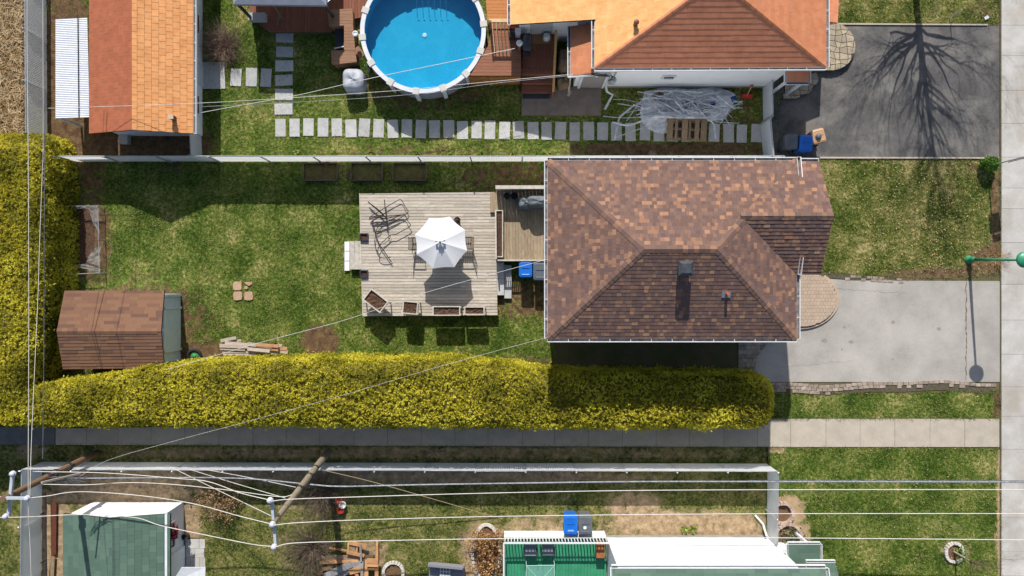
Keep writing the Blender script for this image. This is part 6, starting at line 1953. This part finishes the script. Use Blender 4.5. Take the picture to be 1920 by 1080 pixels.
# sprouting plants in beds
def sprout(label, px, py, s_=1.0, z=0.02):
    cnt = 26; c = G(px, py, z); d_ = randdirs(cnt); d_[:, 2] = np.abs(d_[:, 2]) * .7 + .2
    e_ = np.cross(d_, randdirs(cnt)); e_ /= np.linalg.norm(e_, axis=1, keepdims=True)
    return tag(quads_mesh('sprouting_plant', np.array(c) + d_ * .1 * s_, d_ * .11 * s_, e_ * .028 * s_, NPR.random(cnt), leafmat('sprout_leaf', [A(120, 140, 50), A(160, 176, 76), A(196, 206, 120)], trans=.3, scale=6)), label, 'plant', 'sprouts along the long fence')
for nth, (x, y) in zip(('first', 'second', 'third', 'fourth', 'fifth', 'sixth', 'seventh', 'eighth'), ((556, 284), (628, 285), (698, 285), (777, 284), (842, 285), (900, 286), (960, 285), (1025, 287))):
    sprout(nth + ' pale green sprout from the left in the soil along the long fence', x, y)
for x, y, l in ((1283, 990, 'left of two green sprouts in the sand by the white wall'), (1298, 991, 'right of two green sprouts in the sand by the white wall')):
    o = sprout(l, x, y, 1.3); del o['group']

# ------------------------------------------------------------------ lamp post, sign post
lpz = 3.62
lp0, lp1 = G(1815.5, 487), W(1920, 487, lpz)
M_GREEN = mat('green_painted_steel', A(64, 160, 118), A(52, 142, 104), scale=4, rough=.4, spec=.5)
sl_ = thing('street_lamp', 'green painted lamp post with round head by the sidewalk', 'street lamp', lp0)
mb = MB(); mb.lathe(lp0, [(.19, 0), (.19, .05), (.13, .1), (.11, .3), (.13, .34), (.09, .42), (.075, .5)], 16); obj('base', mb, M_GREEN, sl_, True)
mb = MB(); mb.tube([lp0 + Vector((0, 0, .45)), lp0.lerp(lp1, .5), lp1 - Vector((0, 0, .12))], [.075, .062, .05], 12); obj('pole', mb, M_GREEN, sl_, True)
mb = MB(); mb.lathe((lp1.x, lp1.y, lpz - .12), [(.06, 0), (.1, .04), (.3, .1), (.33, .13), (.33, .2), (.28, .27), (.1, .33), (.02, .34)], 24); hd = obj('lamp_head', mb, M_GREEN, sl_, True)
mb = MB(); mb.lathe((lp1.x, lp1.y, lpz - .16), [(.08, 0), (.2, .06), (.22, .1)], 18); obj('lens', mb, mat('milky_lens', A(214, 216, 212)), hd)
sp = thing('sign_post', 'grey street sign on a thin post in the green bush', 'sign', G(1850, 312))
s0 = G(1850, 312); mb = MB(); mb.tube([s0, s0 + Vector((.02, 0, 2.45))], .028, 8); obj('post', mb, M_GALV, sp)
mb = MB(); mb.box(s0 + Vector((.12, -.03, 1.55)), (.5, .03, .62), .25); obj('sign_plate', mb, mat('dark_sign_back', A(96, 98, 102), rough=.5), sp)
mb = MB(); mb.box(s0 + Vector((.14, -.03, 2.25)), (.36, .03, .22), .25); obj('top_plate', mb, mat('dark_sign_back', A(96, 98, 102)), sp)
# stake with white tip in the upper right lawn
mb = MB(); mb.tube([G(1780, 34, 0), G(1780, 32, .9)], .02, 6); tag(obj('marker_stake', mb, M_WHITEP), 'thin white snow marker stake on the upper right lawn', 'stake')
mb = MB(); mb.box(G(1848, 34, .03), (.2, .14, .05), .5); tag(obj('litter_bag', mb, M_WHITEP), 'scrap of white litter near the top right corner', 'litter')

# ------------------------------------------------------------------ stone rings and beds
def ring_bed(label, px, py, rx, ry, n, mat_, name='stone_ring', soil=True, h=.12, arc_=(0, 360), wd=.13):
    t = thing(name, label, 'flower bed', G(px, py)); c = G(px, py)
    a0, a1 = math.radians(arc_[0]), math.radians(arc_[1])
    for i in range(n):
        a = a0 + (a1 - a0) * (i + .5) / n
        p = c + Vector((rx / S * math.cos(a), ry / S * math.sin(a), 0))
        tl = (a1 - a0) * (rx + ry) / 2 / S / n * .86
        mb = MB(); mb.box(p, (wd * R.uniform(.9, 1.1), tl, h * R.uniform(.85, 1.15)), math.atan2(math.sin(a) * rx, math.cos(a) * ry)); obj('stone', mb, mat_, t)
    if soil:
        mb = MB(); k = 20; mb.poly([c + Vector(((rx - 1) / S * math.cos(2 * math.pi * i / k), (ry - 1) / S * math.sin(2 * math.pi * i / k), .035)) for i in range(k)]); obj('soil', mb, mat('bed_soil', A(104, 80, 60), A(146, 112, 80), scale=22, bump=.04, bscale=30), t)
    return t
M_RINGW = mat('whitewashed_stone', A(232, 226, 216), A(206, 198, 186), scale=9, vary=.08)
M_RINGP = mat('pink_brick', A(206, 184, 170), A(176, 150, 136), scale=9, vary=.12)
yr = ring_bed('white stone ring with a young tree on the lower front lawn', 1788, 1035, 16.5, 17.5, 22, M_RINGW)
ring_bed('white stone ring of brown mulch at the bottom edge', 738, 1072, 18.5, 18.5, 22, M_RINGW)
ring_bed('oval stone edging round the dead hydrangea bed', 912, 1035, 26, 52, 44, M_RINGW, soil=True)
ring_bed('tan brick ring of bare soil beside the white gate fence', 1466, 961, 18, 19, 20, M_RINGP, h=.2)
pr_ = ring_bed('pink brick ring with leafy plants below the bare brick ring', 1476, 1006, 24, 25, 24, M_RINGP, h=.2)
cnt = 300; P_ = np.stack([NPR.normal(G(1478, 0).x, .28, cnt), NPR.normal(G(0, 1003).y, .22, cnt), NPR.uniform(.05, .3, cnt)], 1); d_ = randdirs(cnt); e_ = np.cross(d_, randdirs(cnt))
tag(quads_mesh('plants', P_, d_ * .06, e_ * .04, NPR.random(cnt), leafmat('grey_green_leaf', [A(70, 70, 50), A(120, 126, 88), A(170, 172, 136), A(150, 90, 84)], scale=5), pr_), kind='stuff')
cnt = 160; P_ = np.stack([NPR.normal(G(1799, 0).x, .13, cnt), NPR.normal(G(0, 1036).y, .2, cnt), NPR.uniform(.05, .25, cnt)], 1); d_ = randdirs(cnt); e_ = np.cross(d_, randdirs(cnt))
tag(quads_mesh('bulb_leaves', P_, d_ * .06, e_ * .03, NPR.random(cnt), MATS['fresh_leaf'], yr), kind='stuff')
# raised vegetable frames in shade of the long fence
M_BED = mat('grey_bed_board', A(116, 108, 94), A(98, 90, 78), scale=6)
for k, (xa, xb, l) in enumerate(((571, 634, 'leftmost wooden raised bed frame along the shaded long fence'), (660, 718, 'middle wooden raised bed frame along the shaded long fence'), (738, 800, 'rightmost wooden raised bed frame along the shaded long fence'))):
    t = thing('raised_bed', l, 'raised bed', G((xa + xb) / 2, 322))
    for a, b in (((xa, 307), (xb, 307)), ((xa, 339), (xb, 339)), ((xa, 308.5), (xa, 337.5)), ((xb, 308.5), (xb, 337.5))):
        mb = MB(); mb.beam(G(*a, .1), G(*b, .1), .035, .2); obj('board', mb, M_BED, t)
    mb = MB(); mb.poly(ccw([G(xa + 1, 308, .06), G(xb - 1, 308, .06), G(xb - 1, 338, .06), G(xa + 1, 338, .06)])); obj('soil', mb, mat('weedy_soil', A(92, 82, 52), A(112, 108, 58), scale=6, bump=.04, bscale=20), t)
# netted garden enclosure under the left hedge
ne = thing('netted_enclosure', 'grey netting on a tube frame under the left hedge', 'enclosure', G(172, 450))
mb = MB()
for l in (((143, 388), (143, 515)), ((143, 388), (196, 390)), ((196, 390), (198, 512)), ((143, 515), (198, 512))):
    mb.tube([G(*l[0], .5), G(*l[1], .5)], .014, 6)
for x, y in ((143, 388), (196, 390), (198, 512), (143, 515), (197, 450)): mb.tube([G(x, y, 0), G(x, y, .55)], .016, 6)
obj('frame', mb, M_GALV, ne)
mb = MB()
def net(pts, z):
    n = 6
    a, b, c, d = [G(*p) for p in pts]
    g = [[a.lerp(b, i / n).lerp(d.lerp(c, i / n), j / n) + Vector((0, 0, z + .12 * mnoise.noise(Vector((i * .7, j * .7, z * 9))))) for i in range(n + 1)] for j in range(n + 1)]
    for j in range(n):
        for i in range(n): mb.add([g[j][i], g[j][i + 1], g[j + 1][i + 1], g[j + 1][i]], [(0, 1, 2, 3)])
net([(176, 390), (196, 390), (197, 440), (186, 420)], .45); net([(172, 492), (180, 470), (197, 462), (197, 500)], .4); net([(144, 498), (172, 494), (197, 505), (197, 514)], .35); net([(143, 387), (196, 388), (196, 393), (143, 393)], .5)
obj('netting', mb, mat('garden_net', A(176, 180, 178), trans=.62), ne)
mb = MB(); mb.poly(ccw([G(145, 391, .03), G(178, 391, .03), G(176, 500, .03), G(145, 500, .03)])); obj('soil', mb, M_POTSOIL, ne)

# ------------------------------------------------------------------ wood pile, wheel, lumber
wp = thing('board_pile', 'stack of old pale boards against the hedge', 'lumber', G(476, 652))
M_OLDB = mat('silvery_board', A(206, 192, 178), A(176, 160, 146), scale=4, stretch=(1.5, 12, 12), vary=.14, fine=.12)
M_OLDO = mat('orange_board', A(206, 156, 118), A(186, 136, 98), scale=4)
for k, (xa, ya, xb, yb, wd, z, m_) in enumerate(((414, 639, 443, 633, .14, .3, 0), (424, 641, 453, 638, .1, .22, 0), (422, 643, 467, 647, .16, .36, 0), (412, 648, 466, 650, .16, .4, 0), (413, 653, 460, 655, .14, .36, 0), (417, 658, 500, 659, .18, .3, 0),
                                           (464, 645, 510, 650, .16, .44, 0), (464, 654, 506, 658, .15, .42, 0), (419, 663, 480, 664, .16, .28, 0), (480, 646, 522, 649, .14, .46, 1), (494, 652, 522, 655, .16, .4, 1), (500, 661, 520, 662, .16, .3, 0), (521, 647, 529, 649, .14, .3, 0), (522, 653, 539, 654, .15, .28, 1), (524, 658, 540, 660, .16, .26, 0), (470, 662, 522, 664, .14, .2, 0))):
    mb = MB(); mb.beam(W(xa, ya, z), W(xb, yb, z), wd, .06); obj('board', mb, (M_OLDB, M_OLDO)[m_], wp)
mb = MB()
for x in (425, 470, 515): mb.box(G(x, 655, 0), (.12, .6, .24))
mb.box(G(462, 655, .0), (1.9, .5, .26)); obj('bearer', mb, M_FRAME, wp)
wb = thing('wheelbarrow_wheel', 'black tyre with green hub half hidden by the hedge', 'wheel', G(366, 664))
c = W(365, 667, .2); ax = Vector((.1, -.25, 1)).normalized()
mb = MB(); n = 20
for i in range(n):
    pass
Mx = Vector((0, 0, 1)).rotation_difference(ax).to_matrix()
mb.tube([c + Mx @ Vector((.27 * math.cos(2 * math.pi * i / n), .27 * math.sin(2 * math.pi * i / n), 0)) for i in range(n + 1)], .075, 8, cap=False); obj('tyre', mb, mat('black_rubber', A(48, 48, 52), rough=.8), wb)
mb = MB(); mb.lathe(c, [(.2, -.02), (.2, .0), (.08, .04), (.05, .08)], 16, axis=ax); obj('hub', mb, mat('green_hub', A(84, 158, 104)), wb)
# lumber heap at the bottom
lm = thing('lumber_heap', 'heap of reclaimed planks and a small pallet at the bottom edge', 'lumber', G(655, 1050))
def zl(x, y): return 560 + x / 8.727, 960 + y / 8.727
M_NEW = mat('fresh_plank', A(214, 162, 112), A(194, 140, 92), scale=4, vary=.14, fine=.1)
M_GRB = mat('grey_plank', A(164, 160, 158), A(140, 134, 130), scale=4, vary=.12, fine=.1)
for (a, b, wd, z, m_) in (((830, 500), (1110, 560), .17, .34, 0), ((785, 660), (1075, 715), .14, .34, 0), ((815, 500), (810, 650), .07, .3, 0), ((875, 520), (870, 670), .28, .26, 2), ((960, 545), (940, 690), .1, .28, 0), ((1010, 530), (1022, 810), .09, .42, 1),
                          ((500, 585), (800, 635), .08, .2, 0), ((380, 770), (990, 745), .26, .16, 2), ((345, 830), (980, 800), .12, .2, 0), ((380, 940), (560, 905), .16, .12, 2), ((310, 1010), (390, 985), .14, .1, 0), ((320, 770), (415, 680), .05, .1, 1),
                          ((430, 1060), (860, 850), .3, .3, 1), ((600, 1070), (900, 900), .28, .22, 1), ((830, 985), (1030, 935), .22, .34, 0), ((930, 985), (965, 1060), .14, .3, 0), ((860, 880), (1040, 850), .3, .26, 1), ((1040, 810), (1035, 1060), .12, .36, 1),
                          ((1115, 780), (1110, 1100), .16, .34, 0), ((1280, 780), (1275, 1100), .16, .34, 0), ((1115, 800), (1300, 805), .22, .4, 0), ((1120, 860), (1300, 860), .3, .38, 0), ((1125, 920), (1300, 925), .14, .38, 0), ((1283, 480), (1285, 780), .1, .16, 0), ((1090, 940), (1070, 1060), .05, .3, 0)):
    mb = MB(); mb.beam(W(*zl(*a), z), W(*zl(*b), z), wd, .05); obj('plank', mb, (M_NEW, M_GRB, M_PAL)[m_], lm)
mb = MB(); mb.box(G(650, 1055, 0), (.9, .5, .14)); mb.box(G(692, 1050, 0), (.5, .5, .3)); mb.box(G(668, 1028, 0), (.5, .4, .2)); obj('bearer', mb, M_FRAME, lm)
# grey woven settee at the bottom edge
se = thing('rattan_settee', 'grey woven garden settee with white lattice at the bottom edge', 'settee', G(838, 1075))
mb = MB(); q = [W(805, 1060, .5), W(870, 1066, .5), W(872, 1110, .5), W(803, 1110, .5)]; mb.slab(ccw(q), (0, 0, -.42)); obj('seat', mb, mat('grey_rattan', A(150, 150, 156), A(126, 126, 132), scale=30, stretch=(1, 6, 1)), se)
mb = MB(); mb.beam(W(803, 1058, .75), W(868, 1064, .75), .1, .3); obj('back', mb, MATS['grey_rattan'], se)
mb = MB()
for i in range(4): mb.beam(W(826 + i * 5.6, 1061, .56), W(825 + i * 5.6, 1100, .56), .04, .03)
for j in range(5): mb.beam(W(826, 1064 + j * 7, .57), W(845, 1065 + j * 7, .57), .04, .03)
obj('lattice', mb, M_WHITEP, se)
# pots by the bare shrub
for k, (x, y, col, l) in enumerate(((635, 938, (196, 84, 62), 'terracotta pot above the white pot by the bare shrub'), (642, 947, (236, 236, 236), 'white pot between two red pots by the bare shrub'), (638, 957, (190, 60, 50), 'red pot below the white pot by the bare shrub'))):
    p = W(x, y, .28); mb = MB(); mb.lathe((p.x, p.y, 0), [(.1, 0), (.14, .24), (.16, .25), (.16, .29), (.13, .29), (.11, .18), (0, .18)], 16); tag(obj('flower_pot', mb, mat('pot_%d' % k if False else ('terracotta', 'white_pot', 'red_pot')[k], A(*col))), l, 'pot')
# planks and pipe beside the left fence
for k, (xa, ya, xb, yb, z, wd, m_, l) in enumerate(((102, 942, 101, 1040, .12, .22, M_REDW, 'long red brown garden board beside the lower left fence'), (99, 1044, 96, 1100, .14, .2, M_PAL, 'short tan board below the red brown garden board'))):
    mb = MB(); mb.beam(W(xa, ya, z), W(xb, yb, z), wd, .05); mb.beam(W(xa, ya, z / 2 - .02), W(xb, yb, z / 2 - .02), .05, z - .02); tag(obj('garden_board', mb, m_), l, 'board')
mb = MB(); mb.tube([W(85, 925, .35), W(86, 1000, .35), W(87, 1090, .35)], .035, 8); mb.box(G(86, 960, 0), (.05, .05, .35)); mb.box(G(86.5, 1050, 0), (.05, .05, .35)); tag(obj('dark_pipe', mb, M_DARK), 'dark pipe running along the lower left fence', 'pipe')

# ------------------------------------------------------------------ green deck with railing, chairs, table
gd = thing('green_deck', 'green painted plank deck with white railing at the bottom edge', 'deck', G(1040, 1050))
GZ = .62
M_GDECK = mat('green_deck_paint', A(66, 158, 116), A(56, 144, 106), scale=3, vary=.05, rough=.5, spec=.4)
boards(gd, [(946, 1008), (1137, 1008), (1137, 1130), (946, 1130)], GZ, math.pi / 2, .14, .03, M_GDECK, 9, 9, gap=.01)
mb = MB(); mb.slab(ccw([W(947, 1008, GZ - .04), W(1136, 1008, GZ - .04), W(1136, 1130, GZ - .04), W(947, 1130, GZ - .04)]), (0, 0, -.5)); obj('frame', mb, M_FRAME, gd)
yb = W(0, 1007, GZ).y + .04
xa, xb = W(945, 0, GZ).x, W(1136, 0, GZ).x
mb = MB(); mb.box(((xa + xb) / 2, yb + .02, .03), (xb - xa, .03, GZ + .02)); obj('skirt', mb, M_WHITE, gd)
mb = MB(); mb.box(((xa + xb) / 2, yb, GZ + .82), (xb - xa, .06, .06)); obj('top_rail', mb, M_WHITEP, gd)
mb = MB(); mb.box(((xa + xb) / 2, yb, GZ + .09), (xb - xa, .045, .05)); obj('bottom_rail', mb, M_WHITEP, gd)
for i in range(33):
    x = xa + .05 + (xb - xa - .1) * i / 32; mb = MB(); mb.box((x, yb, GZ + .14), (.042, .042, .68)); obj('baluster', mb, M_WHITEP, gd)
mb = MB(); mb.box((xa, (yb + W(0, 1130, GZ).y) / 2, GZ + .8), (.06, yb - W(0, 1130, GZ).y, .06)); obj('side_rail', mb, M_WHITEP, gd)
def fchair(label, px, py):
    p = W(px, py, GZ + .45); t = thing('folding_chair', label, 'chair', Vector((p.x, p.y, GZ)))
    mf = mat('grey_sling', A(140, 144, 150), A(130, 134, 140), scale=8)
    mb = MB(); n = 8; prof = [(.27, .42), (.1, .4), (-.1, .38), (-.2, .4)]
    def bl_(pr, wd, th=.02):
        vs = [];
        for (y, z) in pr: vs += [(p.x - wd, p.y + y, GZ + z), (p.x + wd, p.y + y, GZ + z)]
        return vs, [(2 * i, 2 * i + 1, 2 * i + 3, 2 * i + 2) for i in range(len(pr) - 1)]
    m1 = MB(); m1.add(*bl_([(-.2, .42), (0, .4), (.2, .42)], .24)); obj('seat', m1, mf, t)
    m1 = MB(); m1.add(*bl_([(.2, .42), (.27, .46), (.34, .53)], .24)); obj('back', m1, mf, t)
    m1 = MB(); m1.tube([(p.x - .25, p.y + .36, GZ + .55), (p.x + .25, p.y + .36, GZ + .55)], .035, 8); obj('head_roll', m1, mat('pale_grey_roll', A(170, 176, 180)), t)
    for i in (-1, 1):
        m1 = MB(); m1.tube([(p.x + i * .26, p.y + .34, GZ + .54), (p.x + i * .26, p.y - .22, GZ)], .014, 6); m1.tube([(p.x + i * .26, p.y - .22, GZ + .45), (p.x + i * .26, p.y + .25, GZ)], .014, 6); obj('leg', m1, M_DARK, t)
        m1 = MB(); m1.beam((p.x + i * .28, p.y + .24, GZ + .6), (p.x + i * .28, p.y - .2, GZ + .6), .04, .02); obj('armrest', m1, M_DARK, t)
fchair('left of two grey sling chairs on the green deck', 994, 1034); fchair('right of two grey sling chairs on the green deck', 1027.5, 1033)
gt = thing('glass_table', 'glass topped table on the green deck at the bottom edge', 'table', W(1015, 1090, GZ))
tq = ccw([W(987, 1061, GZ + .7), W(1040, 1060, GZ + .7), W(1040, 1120, GZ + .7), W(986, 1120, GZ + .7)])
mb = MB(); mb.slab(tq, (0, 0, -.012)); obj('glass_top', mb, mat('table_glass', A(150, 200, 190), rough=.1, trans=.75), gt)
mb = MB()
for a, b in zip(tq, tq[1:] + tq[:1]): mb.tube([a, b], .018, 6)
mb.tube([tq[0], tq[2]], .012, 6); mb.tube([tq[1], tq[3]], .012, 6)
for a in tq: mb.tube([a, Vector((a.x, a.y, GZ))], .018, 6)
obj('frame', mb, mat('pale_frame', A(176, 206, 196), rough=.4), gt)
pb = W(1126, 1033, GZ + .5)
mb = MB(); mb.box((pb.x, pb.y, GZ), (.36, .62, .5)); tag(obj('deck_crate', mb, mat('orange_wood_crate', A(190, 120, 74), A(150, 88, 52), scale=5, stretch=(8, 1, 8))), 'orange brown wooden chest at the right end of the green deck', 'chest')

# ------------------------------------------------------------------ utility poles and wires
M_POLE = mat('grey_pole_wood', A(158, 146, 126), A(128, 116, 98), scale=5, stretch=(10, 10, 1), fine=.12)
M_POLEB = mat('brown_pole_wood', A(140, 112, 88), A(112, 86, 66), scale=5, stretch=(10, 10, 1), fine=.12)
M_ARM = mat('pale_crossarm', A(196, 204, 214), A(176, 184, 196), scale=4, rough=.5)
M_PORC = mat('porcelain', A(228, 230, 240), A(180, 184, 206), scale=20, rough=.25, spec=.6)
M_WIRE = mat('white_wire', A(232, 228, 222), A(214, 208, 200), scale=2, rough=.5)
M_WIREB = mat('black_cable', A(74, 76, 84), A(120, 124, 130), scale=3, rough=.6)
def insul(part, p):
    mb = MB(); mb.lathe(p, [(.05, -.12), (.05, -.02), (.11, 0), (.11, .03), (.07, .05), (.1, .08), (.09, .11), (.045, .14), (.02, .15)], 14); obj('insulator', mb, M_PORC, part, True)
p2b, p2t = G(616, 846), W(512, 981, 8.3)
P2 = thing('utility_pole', 'grey wooden utility pole with three insulators over the lower fence', 'utility pole', p2b)
mb = MB(); mb.tube([p2b, p2b.lerp(p2t, .5), p2t], [.15, .125, .1], 12); obj('shaft', mb, M_POLE, P2)
ia, ib, ic = W(507, 938, 8.3), W(511.5, 983, 8.3), W(514.5, 1025, 8.3)
mb = MB(); mb.beam(ia - Vector((0, 0, .14)), ic - Vector((0, 0, .14)), .09, .1); obj('crossarm', mb, M_ARM, P2)
for p in (ia, ib, ic): insul(P2, p)
for f_ in (.3, .42, .6):
    c = p2b.lerp(p2t, f_); mb = MB(); mb.lathe(c, [(.15, -.05), (.15, .05)], 10); mb.box(c + Vector((.12, .05, -.1)), (.1, .1, .2)); obj('bracket', mb, M_DARK, P2)
p1b, p1t = G(182, 849), W(4, 936, 6.9)
P1_ = thing('utility_pole', 'brown wooden utility pole with pale crossarms at the left edge', 'utility pole', p1b)
mb = MB(); mb.tube([p1b, p1b.lerp(p1t, .5), p1t], [.15, .125, .1], 12); obj('shaft', mb, M_POLEB, P1_)
mb = MB(); mb.beam(W(-20, 933.5, 6.8), W(54, 934, 6.8), .09, .1); obj('crossarm', mb, M_ARM, P1_)
mb = MB(); mb.beam(W(24, 888, 6.5), W(16, 968, 6.5), .1, .1); obj('side_arm', mb, M_ARM, P1_)
insul(P1_, W(52, 934, 6.95)); insul(P1_, W(12, 968, 6.65)); insul(P1_, W(25, 888, 6.6))
c = p1b.lerp(p1t, .62)
for f_ in (.35, .5, .58):
    c = p1b.lerp(p1t, f_); mb = MB(); mb.lathe(c, [(.17, -.05), (.17, .05)], 10); mb.box(c + Vector((.15, .05, -.1)), (.1, .12, .2)); obj('bracket', mb, M_DARK, P1_)
mb = MB()
for k in range(6):
    a = W(95 + R.uniform(-8, 10), 893 + R.uniform(-4, 8), 4.4); b = W(150 + R.uniform(-14, 18), 892 + R.uniform(-3, 14), 4.0); m_ = (a + b) / 2 + Vector((R.uniform(-.2, .2), R.uniform(-.3, .3), -.15)); mb.tube(smooth_path([a, m_, b], 5), .014, 5)
obj('jumper_cable', mb, M_WIREB, P1_)
mb = MB(); mb.beam(W(78, 905, 5.2), W(150, 888, 3.6), .07, .07); obj('brace', mb, M_OLDB, P1_)
def wire(label, pts, r=.0135, m_=None, name='power_line'):
    mb = MB(); mb.tube(smooth_path([W(*p) for p in pts], 8), r, 5)
    return tag(obj(name, mb, m_ or M_WIRE), label, 'wire')
z8 = 8.4
wire('white wire from the left pole to the top insulator', [(62, 884, 6.6), (200, 887, 6.5), (330, 897, 6.6), (390, 903, 6.9), (450, 924, 7.8), (507, 938, z8)])
wire('white wire passing just below the cable bundle at the left', [(80, 908, 6.2), (160, 909, 6.2), (240, 905, 6.1), (320, 908, 6.1), (420, 918, 6.5), (520, 931, 7.1), (548, 928, 7.2)])
wire('white wire from the left pole to the middle insulator', [(52, 934, 6.9), (88, 930, 6.8), (150, 922, 6.6), (260, 929, 6.8), (360, 944, 7.3), (450, 968, 7.9), (511, 983, z8)])
wire('white wire crossing the green shed roof to the bottom insulator', [(-40, 971, 6.7), (12, 970, 6.7), (58, 969, 6.6), (150, 965, 6.4), (250, 970, 6.4), (300, 985, 6.9), (380, 1002, 7.4), (470, 1020, 8.1), (514.5, 1025, z8)])
wire('uppermost white wire running right from the pole', [(507, 940, z8), (545, 936, z8), (660, 932, 8.2), (900, 925, 8.0), (1200, 919.5, 8.0), (1600, 918, 8.2), (2080, 918, 8.4)], .0135)
wire('middle white wire running right from the pole', [(511.5, 985, z8), (560, 980, z8), (700, 974, 8.2), (950, 968, 8.0), (1300, 964, 8.0), (1600, 963, 8.2), (2080, 963, 8.4)], .0135)
wire('lowest white wire running right from the pole', [(514.5, 1026, z8), (555, 1018, z8), (700, 1014, 8.2), (940, 1010, 8.0), (1300, 1008, 8.0), (1600, 1009.5, 8.2), (2080, 1014, 8.4)], .0135)
wire('grey twisted cable bundle running right along the lower fence', [(578, 908, 3.9), (640, 912, 3.8), (780, 909, 3.7), (1000, 905.5, 3.65), (1200, 903, 3.7), (1500, 903, 3.8), (2080, 904, 4.0)], .03, mat('grey_cable', A(176, 182, 188), A(120, 124, 132), scale=12, rough=.5), 'cable_bundle')
wire('dark thin cable just above the grey bundle at right', [(1400, 901, 4.0), (1600, 901, 4.0), (2080, 902, 4.2)], .017, M_WIREB, 'cable_bundle')
wire('grey twisted cable bundle between the two poles', [(140, 897, 4.0), (260, 896, 3.8), (380, 895.5, 3.7), (480, 898.5, 3.8), (578, 908, 3.9)], .026, MATS['grey_cable'], 'cable_bundle')
wire('leftmost of three slack wires fanning from the pole over the fence', [(325, 878, 2.3), (400, 915, 4.6), (508, 967, 7.6)], .012)
wire('middle of three slack wires fanning from the pole over the fence', [(352, 879, 2.0), (440, 906, 4.0), (535, 934, 6.4)], .012)
wire('rightmost of three slack wires fanning from the pole over the fence', [(378, 879, 1.8), (470, 896, 3.2), (566, 916, 5.0)], .012)
wire('long pale service wire from the left pole to the brown roof corner', [(150, 893, 4.0), (205, 862, 4.1), (330, 826, 4.2), (480, 786, 4.3), (660, 736, 4.4), (835, 684, 4.6), (1028, 632, 4.85)], .0055)
wire('pale service wire from the hedge to the landing roof edge', [(312, 693, 2.9), (400, 668, 3.0), (500, 639, 3.2), (650, 599, 3.5), (800, 548, 3.9), (1026, 486, 4.8)], .009)
wire('pale rope from the orange shed over the pool to the deck lamp', [(378, 211, 2.0), (460, 196, 2.0), (560, 178, 2.1), (690, 148, 2.2), (830, 119, 2.3), (965, 91, 2.35)], .011)
wire('thin wire with white gaps from the lean-to past the shed to the house', [(90, 203, 3.0), (250, 198, 3.0), (380, 193, 3.0), (520, 185, 2.95), (740, 170, 2.9), (900, 155, 2.9), (1075, 139, 3.0)], .009)
wire('faint second wire below the thin wire to the house', [(380, 200, 2.3), (620, 188, 2.4), (780, 176, 2.5), (930, 156, 2.7), (1078, 141, 2.9)], .009, MATS['grey_cable'])
wire('tall pale wire running straight up along the left fence', [(51, -60, 7.2), (51, 100, 7.0), (53, 300, 6.9), (54, 600, 6.8), (53, 934, 6.9), (56, 1010, 6.7), (62, 1180, 6.5)], .013)
wire('dark wire running straight up over the left hedge', [(84, -60, 5.6), (84, 200, 5.2), (83, 450, 5.0), (82, 700, 5.0), (80, 860, 5.1)], .016, M_WIREB)
wire('thin pale wire close beside the dark wire over the left hedge', [(80, -60, 5.5), (81, 250, 5.0), (79, 330, 4.9), (74, 460, 5.1), (71, 560, 5.4), (60, 800, 6.2), (56, 930, 6.7)], .011)
wire('brown double guy wire from pole to the oval bed', [(604, 881, 2.6), (700, 904, 1.9), (820, 938, 1.0), (930, 970, .05)], .014, mat('tan_rope', A(176, 150, 118)))
